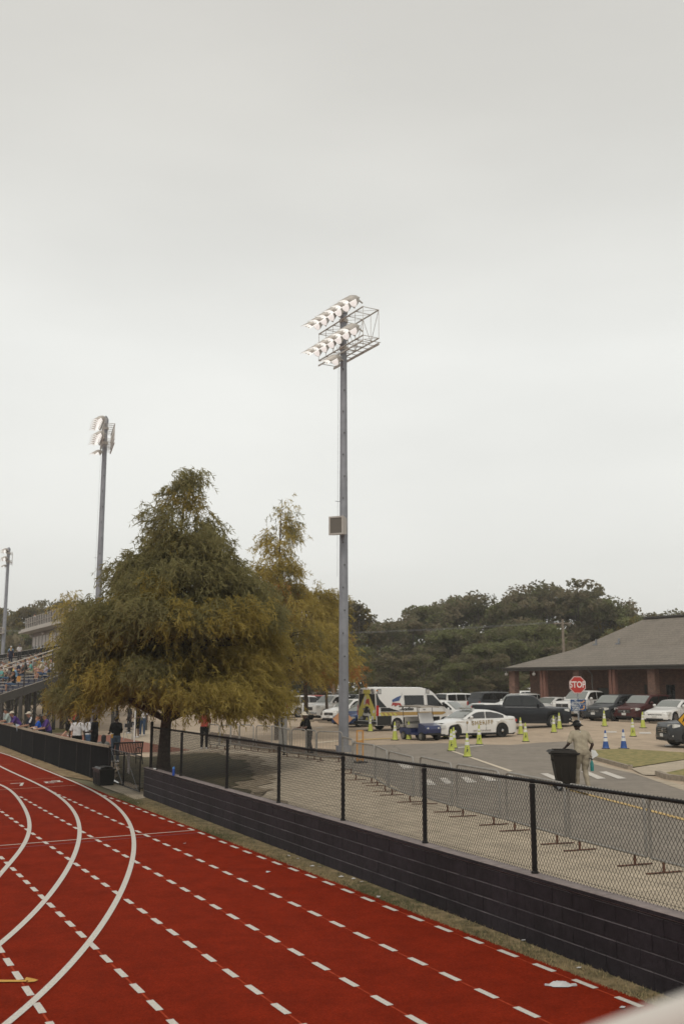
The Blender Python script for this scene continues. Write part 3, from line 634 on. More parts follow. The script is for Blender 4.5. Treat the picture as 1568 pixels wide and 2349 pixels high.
def cypress(name,label,base,height,Rf,nclump,mixf,seed,trunk_r=.22,h0=1.7,ns=26,nl=12,lw=.026,ll=.15,asym=None,lean=(0,0),density=None,rootz=-.05,group=None,trunkcol=None,cs=1.0,flare=1.7,boughs=0):
    rs=np.random.RandomState(seed); t=thing(name,label,'tree',base,0,group)
    mb=MB(); H=height
    P=[];rr=[]
    for k in range(13):
        f=k/12; z=rootz+(H*.97-rootz)*f; P.append((lean[0]*f+.04*math.sin(3*f*4+seed),lean[1]*f+.04*math.cos(5*f),z))
        fl=(1+ (flare-1)*math.exp(-(z-rootz)/.35)); rr.append(max(.012,trunk_r*(1-f)**.8*fl))
    P.insert(1,(P[0][0],P[0][1],rootz+.25)); rr.insert(1,trunk_r*(1+(flare-1)*.45)); P.insert(2,(P[0][0],P[0][1],rootz+.6)); rr.insert(2,trunk_r*1.12)
    mb.tube(P,rr,14)
    C=[];BD=[];LV=[]
    if boughs:
        nb=0
        while nb<boughs:
            z=h0+.15+(H-.15-h0)*rs.uniform(0,1)**1.2; az=rs.uniform(0,2*math.pi); rm=Rf(z,az)
            if rs.uniform()>(.18+rm/3.6): continue
            nb+=1; rb=rm*rs.uniform(.55,.93); per=max(3,int(nclump/boughs*(.55+rm/5)))
            for q in range(per):
                f=rs.uniform(-1,1); r=min(rm*1.02,rb+f*.26*min(rm,2.4)+.12); a2=az+rs.normal(0,.20)/max(.5,rb)*1.2; zz_=z-.16*(r-rb)-abs(rs.normal(0,.15))+.05*rs.normal()
                if zz_<h0+(.28*(1-sm((math.cos(a2)+.2)/.8)) if boughs>100 else 0): continue
                C.append((lean[0]*zz_/H+r*math.cos(a2),lean[1]*zz_/H+r*math.sin(a2),zz_)); BD.append((math.cos(a2),math.sin(a2),0)); LV.append((r/max(rm,.01),a2,nb))
        for _ in range(nclump//7):
            z=h0+.4+(H*.72-h0)*rs.uniform(0,1)**1.2; az=rs.uniform(0,6.283); r=Rf(z,az)*rs.uniform(.12,.6)
            C.append((lean[0]*z/H+r*math.cos(az),lean[1]*z/H+r*math.sin(az),z)); BD.append((math.cos(az),math.sin(az),0)); LV.append((.4,az,nb+int(_%7)))
    while len(C)<(nclump if not boughs else len(C)):
        z=h0+(H-h0)*rs.uniform(0,1)**1.15; az=rs.uniform(0,2*math.pi); f=(z-h0)/(H-h0)
        rmax=Rf(z,az)
        if z<h0+.5 and math.cos(az)<.35: continue
        
        if rs.uniform()>(.25+rmax/3.5): continue
        r=rmax*(rs.uniform(.18,1)**.42)*(1 if rs.uniform()>.1 else 1.10)
        cx=lean[0]*z/H; cy=lean[1]*z/H
        C.append((cx+r*math.cos(az),cy+r*math.sin(az),z)); BD.append((math.cos(az),math.sin(az),0)); LV.append((r/max(rmax,.01),az,f))
    C=np.array(C);BD=np.array(BD)
    # limbs: reach from the trunk to some of the clumps
    for i in rs.choice(len(C),min(len(C),max(20,nclump//6)),replace=False):
        c=C[i]; r=math.hypot(c[0],c[1]); z0=max(h0*.8,c[2]-.25*r-.15); q=z0/H
        a=Vector((lean[0]*q,lean[1]*q,z0)); m_=Vector((c[0]*.5,c[1]*.5,(z0+c[2])/2+.12*r)); e_=Vector((c[0],c[1],c[2]))
        th=.012+.022*r*trunk_r/.22
        mb.tube([a,m_,e_],[th,th*.6,.008],5,caps=False)
    mb.build('trunk',trunkcol or M_bark,t,50)
    mats=[LEAF[k] for k in mixf[0]]; Vs=[];Fs=[];MI=[];off=0
    for i,c in enumerate(C):
        k=ns; sz=(.34+.16*rs.uniform())*cs
        O=c+rs.normal(0,1,(k,3))*np.array([sz*.62,sz*.62,sz*.40]); 
        D=BD[i]*.75+rs.normal(0,.42,(k,3)); D[:,2]-=.15; D/=np.linalg.norm(D,axis=1)[:,None]
        V,Fq=sprays(O,D,rs.uniform(.22,.48,k)*cs,nl,lw,ll,rs,droop=.75)
        Vs.append(V);Fs.append(Fq+off);off+=len(V); mi=mixf[1](c,LV[i],rs); MI.append(np.full(len(Fq),mi))
    me=np_mesh('crown',np.concatenate(Vs),np.concatenate(Fs),mats,np.concatenate(MI)); link('crown',me,t); return t
def Rbig(z,az):
    # outline read off the tree: a steep crown above, a broad skirt with shoulders below
    zr=[1.5,2.6,4,5.3,6.0,6.6,7.1,8.3,9.1,9.7,10.2]; rr=[3.0,3.6,3.8,3.6,3.0,2.25,2.0,1.15,.62,.30,.05]
    zl=[1.5,2.1,3.2,4.5,5.5,5.9,6.7,7.7,8.4,9.1,9.7,10.2]; rl=[3.0,3.5,3.75,3.7,3.2,2.5,2.2,1.7,1.2,.62,.30,.05]
    c=.5+.5*math.cos(az); r=float(np.interp(z,zr,rr))*c+float(np.interp(z,zl,rl))*(1-c)
    return r*(.97+.07*math.sin(5*az+z*2.1))
def mixbig(c,lv,rs):
    x=c[0]; z=c[2]; y=.0+.85*sm((x+3)/6)*sm((5.9-z)/2)+.40*sm((5.2-z)/3)
    u=(math.sin(lv[2]*12.9898)*43758.5453)%1.0      # one tint per bough
    if u<.012: return 2
    return 1 if u<y*.85+.12 or rs.uniform()<.10*y else 0
TB=at(376,1760,-.25); TB=(atd(376,1700,33.4)[0],33.4,-.25)
cypress('cypress_tree','largest tree, a green feathery cypress with dark flared trunk behind the block wall corner',TB,10.35,Rbig,1130,(['green','olive','gold'],mixbig),3,trunk_r=.20,h0=2.32,ns=24,nl=13,lw=.026,ll=.16,lean=(.45,0),rootz=-.1,flare=2.3,boughs=150)
def Rc(Rb,Hh,pw=.8):
    return lambda z,az: Rb*max(0,(1-(z-1)/Hh))**pw*(1+.18*math.sin(3*az+z*.9)+.12*math.sin(5*az-2*z))
b2=(atd(638,1690,52)[0],52,0.0)
def mixa(c,lv,rs):
    u=rs.uniform(); return 2 if u<.04+.25*sm((3.9-c[2])/2)*sm((c[0]+1)/3) else (1 if u<.50 else (0 if u<.8 else 3))
cypress('cypress_tree','thin golden cypress rising behind the right side of the big cypress',b2,12.1,lambda z,az:(Rc(3.2,12.2,.50)(z,az) if z<7.0 else Rc(2.6,12.4,.60)(z,az)*(.8+.2*math.sin(z*2.6+az))),400,(['olive','gold','rust','green'],mixa),8,trunk_r=.22,h0=3.1,ns=15,nl=11,lw=.032,ll=.19,cs=1.1,flare=1.2,rootz=-.1,boughs=84)
b3=(atd(700,1640,62)[0],62,0.0)
cypress('cypress_tree','amber and rust coloured cypress just left of the tall light pole',b3,8.6,Rc(3.3,8.9,.45),260,(['gold','olive','rust'],lambda c,lv,rs:(2 if rs.uniform()<.45*sm((4.6-c[2])/1.5) else (0 if rs.uniform()<.45 else 1))),12,trunk_r=.16,h0=3.2,ns=16,nl=11,lw=.040,ll=.22,cs=1.3,flare=1.2)
b4=(atd(748,1640,78)[0],78,0.2)
cypress('cypress_tree','small golden brown cypress partly hidden by the tall light pole',b4,7.4,Rc(2.2,7.8,.5),120,(['gold','olive','rust'],lambda c,lv,rs:(2 if rs.uniform()<.15 else (0 if rs.uniform()<.5 else 1))),13,trunk_r=.13,h0=3.4,ns=15,nl=10,lw=.048,ll=.26,cs=1.4,flare=1.2)
b5=(atd(145,1560,66)[0],66,0.0)
cypress('cypress_tree','yellow tipped slender tree poking up beside the press box',b5,9.15,Rc(1.15,9.4,.9),50,(['gold','olive','rust'],lambda c,lv,rs:(0 if rs.uniform()<.6 else 1)),14,trunk_r=.13,h0=2.0,ns=15,nl=10,lw=.04,ll=.2,cs=1.2,flare=1.2)
# broadleaf trees
def leafy_meshes(seed,H,Rw,nl_,mset,ls=.34,gap=.5,h0f=.18,trunk_r=.25):
    rs=np.random.RandomState(seed); lobes=[]
    n=15
    for k in range(n):
        f=rs.uniform(h0f,1); z=H*f; prof=math.sin(math.pi*min(1,max(0,(f-.02)/1.04)))**.6; r=Rw*prof*rs.uniform(.35,.85); a=rs.uniform(0,2*math.pi)
        lobes.append((r*math.cos(a),r*math.sin(a),min(z,H*.90),Rw*rs.uniform(.30,.52)))
    lobes.append((0,0,H*.84,Rw*.42)); lobes.append((0,0,H*.45,Rw*.6))
    sub=[]
    for (x,y,z,r) in lobes:
        for _ in range(13):
            v=rs.normal(0,1,3); v/=np.linalg.norm(v); v[2]=abs(v[2])*.9-.25; sub.append((x+v[0]*r,y+v[1]*r,z+v[2]*r*.8,r*rs.uniform(.28,.5),rs.randint(0,len(mset))))
    P=[];MI=[]
    per=nl_//len(sub)
    for (x,y,z,r,mi) in sub:
        q=rs.normal(0,1,(per,3)); q/=np.linalg.norm(q,axis=1)[:,None]; q*=(rs.uniform(.25,1,(per,1))**.5)*r; q[:,2]*=.75; P.append(q+np.array([x,y,z])); MI.append(np.full(per,mi))
    P=np.concatenate(P); MI=np.concatenate(MI); n=len(P)
    a=rs.normal(0,1,(n,3)); a/=np.linalg.norm(a,axis=1)[:,None]; b=np.cross(a,rs.normal(0,1,(n,3))); b/=np.linalg.norm(b,axis=1)[:,None]
    s=ls*rs.uniform(.5,1.2,(n,1)); V=np.stack([P-a*s*.5-b*s*.3,P+a*s*.5-b*s*.3,P+a*s*.45+b*s*.3,P-a*s*.4+b*s*.35],1).reshape(-1,3)
    cme=np_mesh('crown',V,np.arange(n*4).reshape(-1,4),[LEAF[k] for k in mset],MI)
    mb=MB(); mb.tube([(0,0,-.3),(.1,0,H*.3),(0,.1,H*.6),(0,0,H*.85)],[trunk_r,trunk_r*.75,trunk_r*.4,.05],8)
    for (x,y,z,r) in lobes[:12]:
        mb.tube([(0,0,max(H*.15,z*.55)),(x*.5,y*.5,z*.8),(x,y,z)],[trunk_r*.4,trunk_r*.22,.03],5,caps=False)
    to=mb.build('trunk',M_bark2,None,50); tme=to.data; bpy.data.objects.remove(to); return cme,tme
LM=[leafy_meshes(21,15,5.2,9000,['oak','oak2','oak3']),leafy_meshes(22,15,4.6,8500,['oak3','oak']),leafy_meshes(23,15,5.6,9500,['oak2','oak','oak2']),leafy_meshes(24,15,4.2,6500,['oak','oak3','yel'],h0f=.3),leafy_meshes(25,15,4.9,7000,['oak2','yel','oak2'])]
def leafy(kind,label,u,vtop,y,wide=1.0,rz=None,group='trees along the far edge of the car park',low=0.0):
    p=atd(u,vtop,y); z0=g(p[0],y)-low; H=p[2]-z0; t=thing('broadleaf_tree',label,'tree',(p[0],y,z0),rz if rz is not None else RS.uniform(0,6.3),group)
    s=H/15.0; t.scale=(s*wide,s*wide,s); link('crown',LM[kind][0],t); link('trunk',LM[kind][1],t); return t
far=[ # kind,u,vtop,y,wide,label
(3,760,1368,128,1.0,'dark open crowned tree showing just left of the tall light pole'),
(3,822,1376,124,1.15,'airy tree with sky gaps standing just right of the tall light pole'),
(1,858,1432,135,1.1,'shorter dark tree filling the low dip of the tree line'),
(0,900,1424,122,1.1,'rounded low tree at the bottom of the tree line dip, behind the ambulance'),
(1,945,1408,128,1.1,'brownish tree on the left shoulder of the central rise'),
(0,985,1388,134,1.2,'dark rounded tree left of the middle summit of the tree line'),
(2,1035,1440,112,1.25,'bright green bushy tree in front of the darker woodland'),
(1,1045,1372,140,1.15,'brownish tall tree at the middle summit of the tree line'),
(0,1095,1362,136,1.2,'highest rounded tree of the middle summit with sky holes'),
(0,1150,1382,132,1.1,'dark tree on the right slope of the middle summit'),
(2,1112,1475,106,1.3,'low green bush-like tree above the parked jeep'),
(1,1215,1358,130,1.1,'tall dark tree left of the highest crown'),
(0,1262,1338,134,1.25,'tall double crown left half, above the brick building roof corner'),
(1,1322,1334,132,1.2,'tallest crown at the right of the line, above the utility pole'),
(2,1225,1425,112,1.2,'mid green tree in front, left of the utility pole'),
(0,1378,1372,128,1.1,'dark crown stepping down right of the tallest tree'),
(4,1440,1404,122,1.0,'yellow green tree just left of the roof ridge'),
(3,1418,1392,134,.9,'thin dark treetop between two rounder crowns near the roof'),
(1,1508,1404,150,1.3,'dark treetop showing over the roof ridge'),
(0,1562,1400,155,1.2,'treetop showing over the roof ridge at the right edge'),
(2,1170,1468,108,1.2,'green low tree above the parked white cars beside the brick building'),
(4,835,1480,108,.9,'small yellowing tree right of the light pole base'),
(1,900,1500,104,1.3,'low brown-green scrub tree above the ambulance roof'),
(0,970,1500,104,1.3,'low dark scrub tree above the ambulance cab'),
(2,1050,1520,102,1.3,'low green scrub tree above the sheriff car'),
(1,1290,1470,108,1.2,'dark tree low behind the utility pole and roof slope'),
(0,1190,1545,100,1.2,'dark undergrowth tree behind the end column of the brick building'),
(1,1100,1550,100,1.4,'brown undergrowth tree behind the parked estate cars'),
(0,830,1545,101,1.2,'dark undergrowth tree low behind the light pole'),
(0,690,1505,112,1.3,'dark tree low behind the golden cypress'),
(1,740,1500,112,1.3,'dark tree low behind the amber cypress'),
(0,610,1500,112,1.4,'dark tree hidden low behind the big cypress'),
(1,880,1445,142,1.35,'dark tree closing the gap behind the dip of the tree line'),(2,925,1430,142,1.3,'second row tree behind the left shoulder of the rise'),(0,1010,1400,146,1.4,'second row tree behind the brown crown of the middle rise'),
(1,1070,1388,147,1.4,'second row tree under the middle summit'),(2,1130,1395,147,1.4,'second row tree right of the middle summit'),(0,1190,1388,145,1.4,'second row tree left of the two tallest crowns'),(2,1240,1372,146,1.4,'second row tree below the left tall crown'),
(0,1300,1368,146,1.4,'second row tree between the two tallest crowns'),(1,1355,1390,145,1.4,'second row tree right of the tallest crown'),(0,1410,1408,145,1.3,'second row tree behind the roof slope'),(2,1160,1440,118,1.2,'mid green tree in the middle of the wood above the jeep'),
(1,1000,1470,112,1.3,'brown green tree above the ambulance windscreen'),(0,1080,1500,104,1.3,'dark green tree low above the jeep roof'),(2,1255,1480,110,1.3,'green tree low left of the utility pole foot'),(1,1140,1500,103,1.2,'brownish low tree beside the end column of the building'),
]
for k,u,vt,y,w,l in far: leafy(k,l,u,vt,y,w)
left=[(3,50,1388,158,1.0,'open crowned tree left of the press box with sky between its limbs'),
(0,8,1440,154,1.1,'dark tree at the left edge behind the distant light pole'),
(3,-6,1385,168,1.0,'pale open treetop at the extreme left edge'),
(1,95,1375,164,1.0,'dark tree standing behind the press box roof deck'),
(2,78,1440,150,1.0,'green tree touching the left side of the press box'),
(0,30,1470,152,1.2,'dark low tree behind the back rail of the bleachers'),
(3,135,1372,160,1.0,'dark tree between the press box and the big cypress'),
(1,180,1390,158,1.0,'tree showing over the left shoulder of the big cypress'),
(1,60,1500,150,1.2,'brown undergrowth tree behind the standing spectators'),
(0,240,1480,153,1.6,'dark tree hidden behind the big cypress trunk line')]
for k,u,vt,y,w,l in left: leafy(k,l,u,vt,y,w,group='trees behind the bleachers')
# ------------------------------------------------------------ floodlight poles
def fixture(mb,c,d,s):
    """one floodlight: round reflector bowl, visor, glass, yoke. d = aim in plan; mats 0 housing, 1 glowing glass, also lining the visor"""
    d=Vector((d[0],d[1],0)).normalized(); side=Vector((-d.y,d.x,0)); aim=(d*.82+Vector((0,0,-.57))).normalized(); upv=side.cross(aim)*-1
    if upv.z<0: upv=-upv
    c=Vector(c); n=12
    def ring(cc,r,off): return [cc+aim*off+(side*math.cos(2*math.pi*k/n)+upv*math.sin(2*math.pi*k/n))*r for k in range(n)]
    rings=[ring(c,.09*s,-.30*s),ring(c,.17*s,-.22*s),ring(c,.25*s,-.05*s),ring(c,.27*s,.04*s)]
    P=[p for r_ in rings for p in r_]; Fs=[]
    for i in range(3):
        for k in range(n): k2=(k+1)%n; Fs.append((i*n+k,i*n+k2,(i+1)*n+k2,(i+1)*n+k))
    Fs.append(tuple(range(n-1,-1,-1))); mb.add(P,Fs,0)
    mb.add(ring(c,.262*s,.035*s),[tuple(range(n))],1)
    # visor: half shell reaching forward and tapering
    V=[];m=8
    for j in range(4):
        f=j/3; L=.04+f*.78
        for k in range(m+1):
            a=math.pi*(.02+.96*k/m); w=1-f*.25*abs(math.cos(a))-f*.1; V.append(c+aim*(L*s*(1-.55*f*abs(math.cos(a))))+(side*math.cos(a)*w+upv*math.sin(a))*.275*s)
    Fs=[]
    for j in range(3):
        for k in range(m): Fs.append((j*(m+1)+k,j*(m+1)+k+1,(j+1)*(m+1)+k+1,(j+1)*(m+1)+k))
    mb.add(V,Fs,0)
    mb.add([v-upv*.012 for v in V],[f_[::-1] for f_ in Fs],1)  # visor underside is no lamp; its brightness is put in as glow
    b=c-aim*.25*s
    for q in (-1,1):
        mb.bar(b+side*.2*s*q,c+side*.27*s*q,.02,.04,0)
    mb.bar(b+side*.2*s,b-side*.2*s,.03,.03,0); mb.bar(b,b-d*.28*s+Vector((0,0,-.15*s)),.05,.05,0)
def light_pole(label,base,ztop,r0,r1,aim,arm_n=6,rows=2,speaker_z=None,sc=1.0):
    t=thing('floodlight_pole',label,'light pole',base,0,'floodlight poles round the track'); H=ztop-base[2]
    mb=MB(); Z=[0,.25,.25,H*.33,H*.331,H*.62,H*.621,H]; rr=[r0*1.5,r0*1.5,r0,r0-(r0-r1)*.30,r0-(r0-r1)*.34,r0-(r0-r1)*.62,r0-(r0-r1)*.66,r1]
    mb.tube([(0,0,z) for z in Z],rr,20); mb.lathe([(r1*1.25,0),(r1*1.3,.25),(r1*.7,.42),(.03,.5)],14,(0,0,H-.1))
    mb.build('pole',M_pole,t,40)
    A=math.atan2(0-base[1],0-base[0])
    z=3.0
    while z<H-2: 
        a=A+ (.18 if int(z)%2 else -.1); r=r0-(r0-r1)*z/H; mb=MB(); mb.bar((math.cos(a)*r*.9,math.sin(a)*r*.9,z),(math.cos(a)*(r+.06),math.sin(a)*(r+.06),z-.01),.035,.05); mb.build('step_bolt',M_under,t); z+=.98
    d=Vector((aim[0],aim[1],0)).normalized(); s=Vector((-d.y,d.x,0)); W2=2.0*sc
    mb=MB(); back=-d*.62*sc; T=M_polelt
    levels=[H-.45,H-.45-1.30*sc]
    for z in levels:
        for q in (d*.18,back): mb.bar(s*W2+q+Vector((0,0,z)),-s*W2+q+Vector((0,0,z)),.045,.045)
        for k in range(-3,4):
            p=s*(W2*k/3); mb.bar(p+d*.18+Vector((0,0,z)),p+back+Vector((0,0,z)),.022,.022)
            if k<3: mb.bar(p+d*.18+Vector((0,0,z)),s*(W2*(k+1)/3)+back+Vector((0,0,z)),.014,.014)
    for k in range(-3,4):
        p=s*(W2*k/3)
        for q in (d*.18,back): mb.bar(p+q+Vector((0,0,levels[0])),p+q+Vector((0,0,levels[1])),.022,.022)
        if k<3: mb.bar(p+back+Vector((0,0,levels[0 if k%2 else 1])),s*(W2*(k+1)/3)+back+Vector((0,0,levels[1 if k%2 else 0])),.018,.018)
    for z in levels: mb.lathe([(r1*1.35,-.06),(r1*1.5,.08)],14,(0,0,z))
    # service platform of mesh along the lower arm
    for k in range(9): mb.bar(s*(-W2+.3+k*.48*sc)+back+Vector((0,0,levels[1]-.25)),s*(-W2+.3+k*.48*sc)+d*.2+Vector((0,0,levels[1]-.25)),.05,.012)
    mb.bar(s*W2+back+Vector((0,0,levels[1]-.25)),-s*W2+back+Vector((0,0,levels[1]-.25)),.05,.10); mb.bar(s*W2+d*.2+Vector((0,0,levels[1]-.25)),-s*W2+d*.2+Vector((0,0,levels[1]-.25)),.04,.06)
    mb.build('crossarm_frame',T,t)
    for li,z in enumerate(levels):
        for k in range(arm_n):
            x=-W2+2*W2*(k+.5)/arm_n; mb=MB(); fixture(mb,s*x+d*.48*sc+Vector((0,0,z+.32)),(d+s*.16*(k-arm_n/2)/arm_n)[:2],sc*1.02); mb.build('floodlight',[M_polelt,M_lens],t,40)
    mb=MB(); fixture(mb,s*.1+d*.5*sc+Vector((0,0,levels[1]-.62)),d[:2],sc); mb.build('floodlight',[M_polelt,M_lens],t,40)
    mb=MB(); a=A-1.2; x,y=math.cos(a),math.sin(a); mb.tube([(x*(r0+.08),y*(r0+.08),H*.38),(x*(r1+.10),y*(r1+.10),H*.92)],.006,4); mb.bar((x*r0*.7,y*r0*.7,H*.55),(x*(r0+.18),y*(r0+.18),H*.55),.02,.02)
    mb.build('cable',M_galv,t)
    return t
def pa_speaker(label,base,z,w,face,up=.1):
    t=thing('loudspeaker',label,'loudspeaker',(base[0],base[1],z),math.atan2(face[1],face[0]))
    mb=MB(); h=w*1.18; x0=.30
    P=[]
    for (x,q) in ((x0,.86),(x0+.42,1.0),(x0+.45,1.0)):
        for (a,b) in ((-1,-1),(1,-1),(1,1),(-1,1)): P.append((x,a*w/2*q,b*h/2*q))
    Fs=[(3,2,1,0)]
    for i in range(2):
        for k in range(4): k2=(k+1)%4; Fs.append((i*4+k,i*4+k2,(i+1)*4+k2,(i+1)*4+k))
    mb.add(P,Fs); 
    for (a,b,cx,cz) in ((w,.07,0,h/2-.035),(w,.07,0,-h/2+.035),(.07,h-.14,w/2-.035,0),(.07,h-.14,-w/2+.035,0)): mb.box((x0+.47,cx,cz),(.05,a,b))
    mb.build('cabinet',mat('speaker case',(.42,.385,.35),.6,var=.05),t)
    mb=MB(); mb.box((x0+.46,0,0),(.02,w-.14,h-.14)); mb.build('grille',mat('speaker grille',(.13,.115,.095),.7,var=.1,scale=60),t)
    mb=MB(); mb.bar((.0,0,.1),(x0+.05,0,.1),.10,.05); mb.bar((.0,0,-.12),(x0+.05,0,-.12),.10,.05); mb.bar((x0,-w*.4,.2),(-.05,-w*.55,-.05),.04,.06); mb.bar((-.05,-w*.45,-.06),(-.1,-w*.78,-.05),.03,.03)
    mb.tube([(x0+.1,w*.2,h*.42),(x0-.02,w*.16,h*.66),(.05,w*.02,h*.72),(.1,0,h*.3)],.016,6); mb.build('bracket',M_galv,t)
    t.rotation_euler=(0,0,t.rotation_euler.z); return t
pA=atd(788,1700,43.0); pA=(pA[0],43.0,0.0); topA=atd(793,716,43.0)[2]
light_pole('nearest and tallest floodlight pole, beside the crowd barricades',pA,topA,0.218,.140,(-.87,-.50),sc=1.0)
pa_speaker('grey loudspeaker on the nearest floodlight pole',pA,atd(778,1211,43)[2],.68,(-.42,-.90))
pB=atd(236,1150,61.0); pB=(pB[0]-.05,61.0,-.1)
pB=(atd(212,1600,61.0)[0],61.0,-.1); pB=((243-784)/F*61/ (math.cos(TH)-(1174.5-965)/F*math.sin(TH)),61.0,-.1)
light_pole('floodlight pole rising behind the left flank of the big cypress',pB,atd(247,968,61)[2],0.218,.140,(-.95,-.30),sc=.74)
pC=atd(19,1290,128.0); pC=(pC[0],128.0,.3)
light_pole('farthest floodlight pole, behind the bleachers at the left edge',pC,atd(25,1262,128)[2],.28,.18,(-.95,-.30),sc=.80)
pa_speaker('small grey loudspeaker on the farthest floodlight pole',pC,atd(10,1447,128)[2],.68,(-.3,-.95))
# ------------------------------------------------------------ crowd barricades
def barricade(L=1.0):
    h0,h1=.17,1.07; r=.021; mb=MB(); c=.10
    P=[(-L/2,0,h0),(-L/2,0,h1-c),(-L/2+c*.3,0,h1-c*.3),(-L/2+c,0,h1),(L/2-c,0,h1),(L/2-c*.3,0,h1-c*.3),(L/2,0,h1-c),(L/2,0,h0)]
    mb.tube(P,r*1.15,8); mb.tube([(-L/2,0,h0),(L/2,0,h0)],r,8)
    return mb
def make_barricade(a,b,label,sp=.115):
    a=np.array(a[:2]);b=np.array(b[:2]); L=max(.35,np.linalg.norm(b-a)); m=(a+b)/2; rz=math.atan2(b[1]-a[1],b[0]-a[0])
    t=thing('crowd_barricade',label,'barricade',(m[0],m[1],g(m[0],m[1])+.012),rz,'steel crowd barricades lining the walkway')
    barricade(L).build('frame',M_barr,t,50)
    mb=MB(); n=max(3,int(L/sp))
    for k in range(1,n): x=-L/2+L*k/n; mb.tube([(x,0,.17),(x,0,1.07)],.0038,5)
    mb.build('bars',M_barr,t,50)
    for x in ([-L*.36,L*.36] if L>.8 else [0]):
        mb=MB(); mb.bar((x,-.32,.012),(x,.32,.012),.045,.012); mb.bar((x,0,.02),(x,0,.15),.03,.03); mb.build('foot',M_rust,t)
    return t
bl=[]
for kk,L in ((k3,[((590,240),(655,245),'far'),((664,250),(735,252),'far'),((740,246),(795,250),'far'),((800,255),(895,260),'left of the grey trunk'),((915,265),(1022,270),'just left of the golden cypress trunk'),]),
 (k4,[((-30,566),(135,600),'in front of the golden cypress trunk'),((150,597),(275,600),'the man in the white hat leans on'),((280,603),(365,612),'short angled one right of the man in the white hat'),((375,618),(600,622),'just left of the tall light pole'),((603,665),(693,690),'just right of the tall light pole'),((695,718),(890,742),'in front of the orange post'),((898,748),(998,790),'narrow angled one right of the orange post'),((1015,797),(1235,850),'in front of the golf cart lane')]),
 (k5,[((625,845),(905,905),'below the sheriff car, with a small red sticker'),((950,912),(1330,975),'ending near the foot of the nearest lime cones')])):
    for a,b,l in L:
        A=at(*kk(*a),1.08);B=at(*kk(*b),1.08)
        if A[1]>34: # keep a believable panel length where the line runs across the view
            pass
        make_barricade(A,B,('steel crowd barricade '+l) if l!='far' else 'steel crowd barricade far down the row behind the person in red')
q0=at(*k5(1345,985),1.08)[:2]; rd=np.array([.40,-.917])
names=['seen through the mesh left of the wheeled bin','seen through the mesh below the wheeled bin','seen through the mesh right of the khaki worker','low behind the mesh near the right edge','nearest one, cut by the right edge']
pts=[(3.22,20.35),(3.92,18.02),(4.70,15.95),(5.45,13.9),(6.2,11.9),(6.95,9.9)]
for i in range(5):
    a=np.array(pts[i]);b=np.array(pts[i+1]); d=(b-a)/np.linalg.norm(b-a); make_barricade(a+d*.06,b-d*.06,'steel crowd barricade '+names[i],.2)
# ------------------------------------------------------------ traffic cones
lime=mat('lime cone plastic',(.46,.50,.10),.5,var=.06,scale=6,spec=.3); wht=mat('reflective white band',(.66,.65,.62),.4,var=.05)
cblu=mat('blue cone plastic',(.02,.075,.27),.5,var=.06); cbase=mat('cone rubber base',(.02,.02,.02),.8,var=.2)
def cone(loc,label,group,h=.91,m=lime,bands=((.50,.64),(.70,.80)),logo=True,scale=1.0):
    t=thing('traffic_cone',label,'traffic cone',loc,RS.uniform(-.4,.4),group)
    mb=MB(); R0,R1=.145,.030
    rr=lambda z: R0+(R1-R0)*(z-.03)/(h-.03)
    mb.lathe([(rr(.03)+.02,.028),(rr(.05),.05)]+[(rr(z),z) for z in np.linspace(.1,h-.01,8)]+[(R1*.6,h)],18); mb.build('cone_body',m,t,40)
    for (a,b) in bands:
        mb=MB(); a*=h;b*=h; mb.lathe([(rr(a)+.003,a),(rr(b)+.003,b)],18); mb.build('band',wht,t,40)
    mb=MB(); mb.box((0,0,.016),(.37,.37,.03),top=.94); mb.build('base',cbase,t)
    if logo:
        mb=MB(); P=[]
        def q(a,z): r=rr(z)+.004; return (r*math.sin(a),-r*math.cos(a),z)
        for (a0,z0),(a1,z1),(a2,z2),(a3,z3) in ((( -.45,.17),(.45,.17),(.30,.21),(-.30,.21)),((-.25,.21),(.1,.21),(.05,.33),(-.10,.33)),((.0,.24),(.42,.26),(.40,.29),(.05,.29)),((-.12,.34),(.08,.34),(.08,.39),(-.12,.39))):
            mb.add([q(a0,z0),q(a1,z1),q(a2,z2),q(a3,z3)],[(0,1,2,3)])
        mb.build('emblem',M_under,t)
        t.rotation_euler=(0,0,math.atan2(loc[0],loc[1])*-1)
    return t
cl=[(k5,400,700,'lime cone left of the golf cart'),(k5,525,695,'lime cone in front of the golf cart'),(k5,853,680,'pale lime cone by the front wheel of the sheriff car'),
(k5,905,797,'front one of two overlapping lime cones near the white line'),(k5,927,771,'rear one of two overlapping lime cones near the white line'),(k5,1048,851,'nearest lime cone with a black emblem, at the start of the cream line'),
(k5,1110,670,'pale lime cone against the door of the sheriff car'),(k5,1155,738,'lime cone with emblem in front of the sheriff lettering'),(k5,180,622,'small lime cone under the rear of the ambulance'),
(k6,105,760,'pale lime cone under the rear of the dark pickup'),(k6,150,825,'lime cone with emblem in front of the dark pickup'),(k6,402,742,'left one of a lime pair at the nose of the dark pickup'),(k6,452,712,'right one of a lime pair at the nose of the dark pickup'),
(k6,855,687,'lime cone in front of the black estate car'),(k6,1110,778,'lime cone with emblem behind the grass island'),(k6,1200,702,'pale lime cone in front of the maroon car')]
for kk,x,y,l in cl: cone(tuple(ground(*kk(x,y-4))+np.array([0,0,.005])),l,'lime traffic cones',logo=('emblem' in l or 'nearest' in l or 'front one' in l))
cone(tuple(ground(*k6(867,884))),'blue cone with white bands, left one on the grass island edge','blue traffic cones',h=.80,m=cblu,bands=((.40,.58),(.63,.84)),logo=False)
cone(tuple(ground(*k6(1028,884))),'blue cone with white bands, right one on the grass island edge','blue traffic cones',h=.84,m=cblu,bands=((.40,.58),(.63,.84)),logo=False)
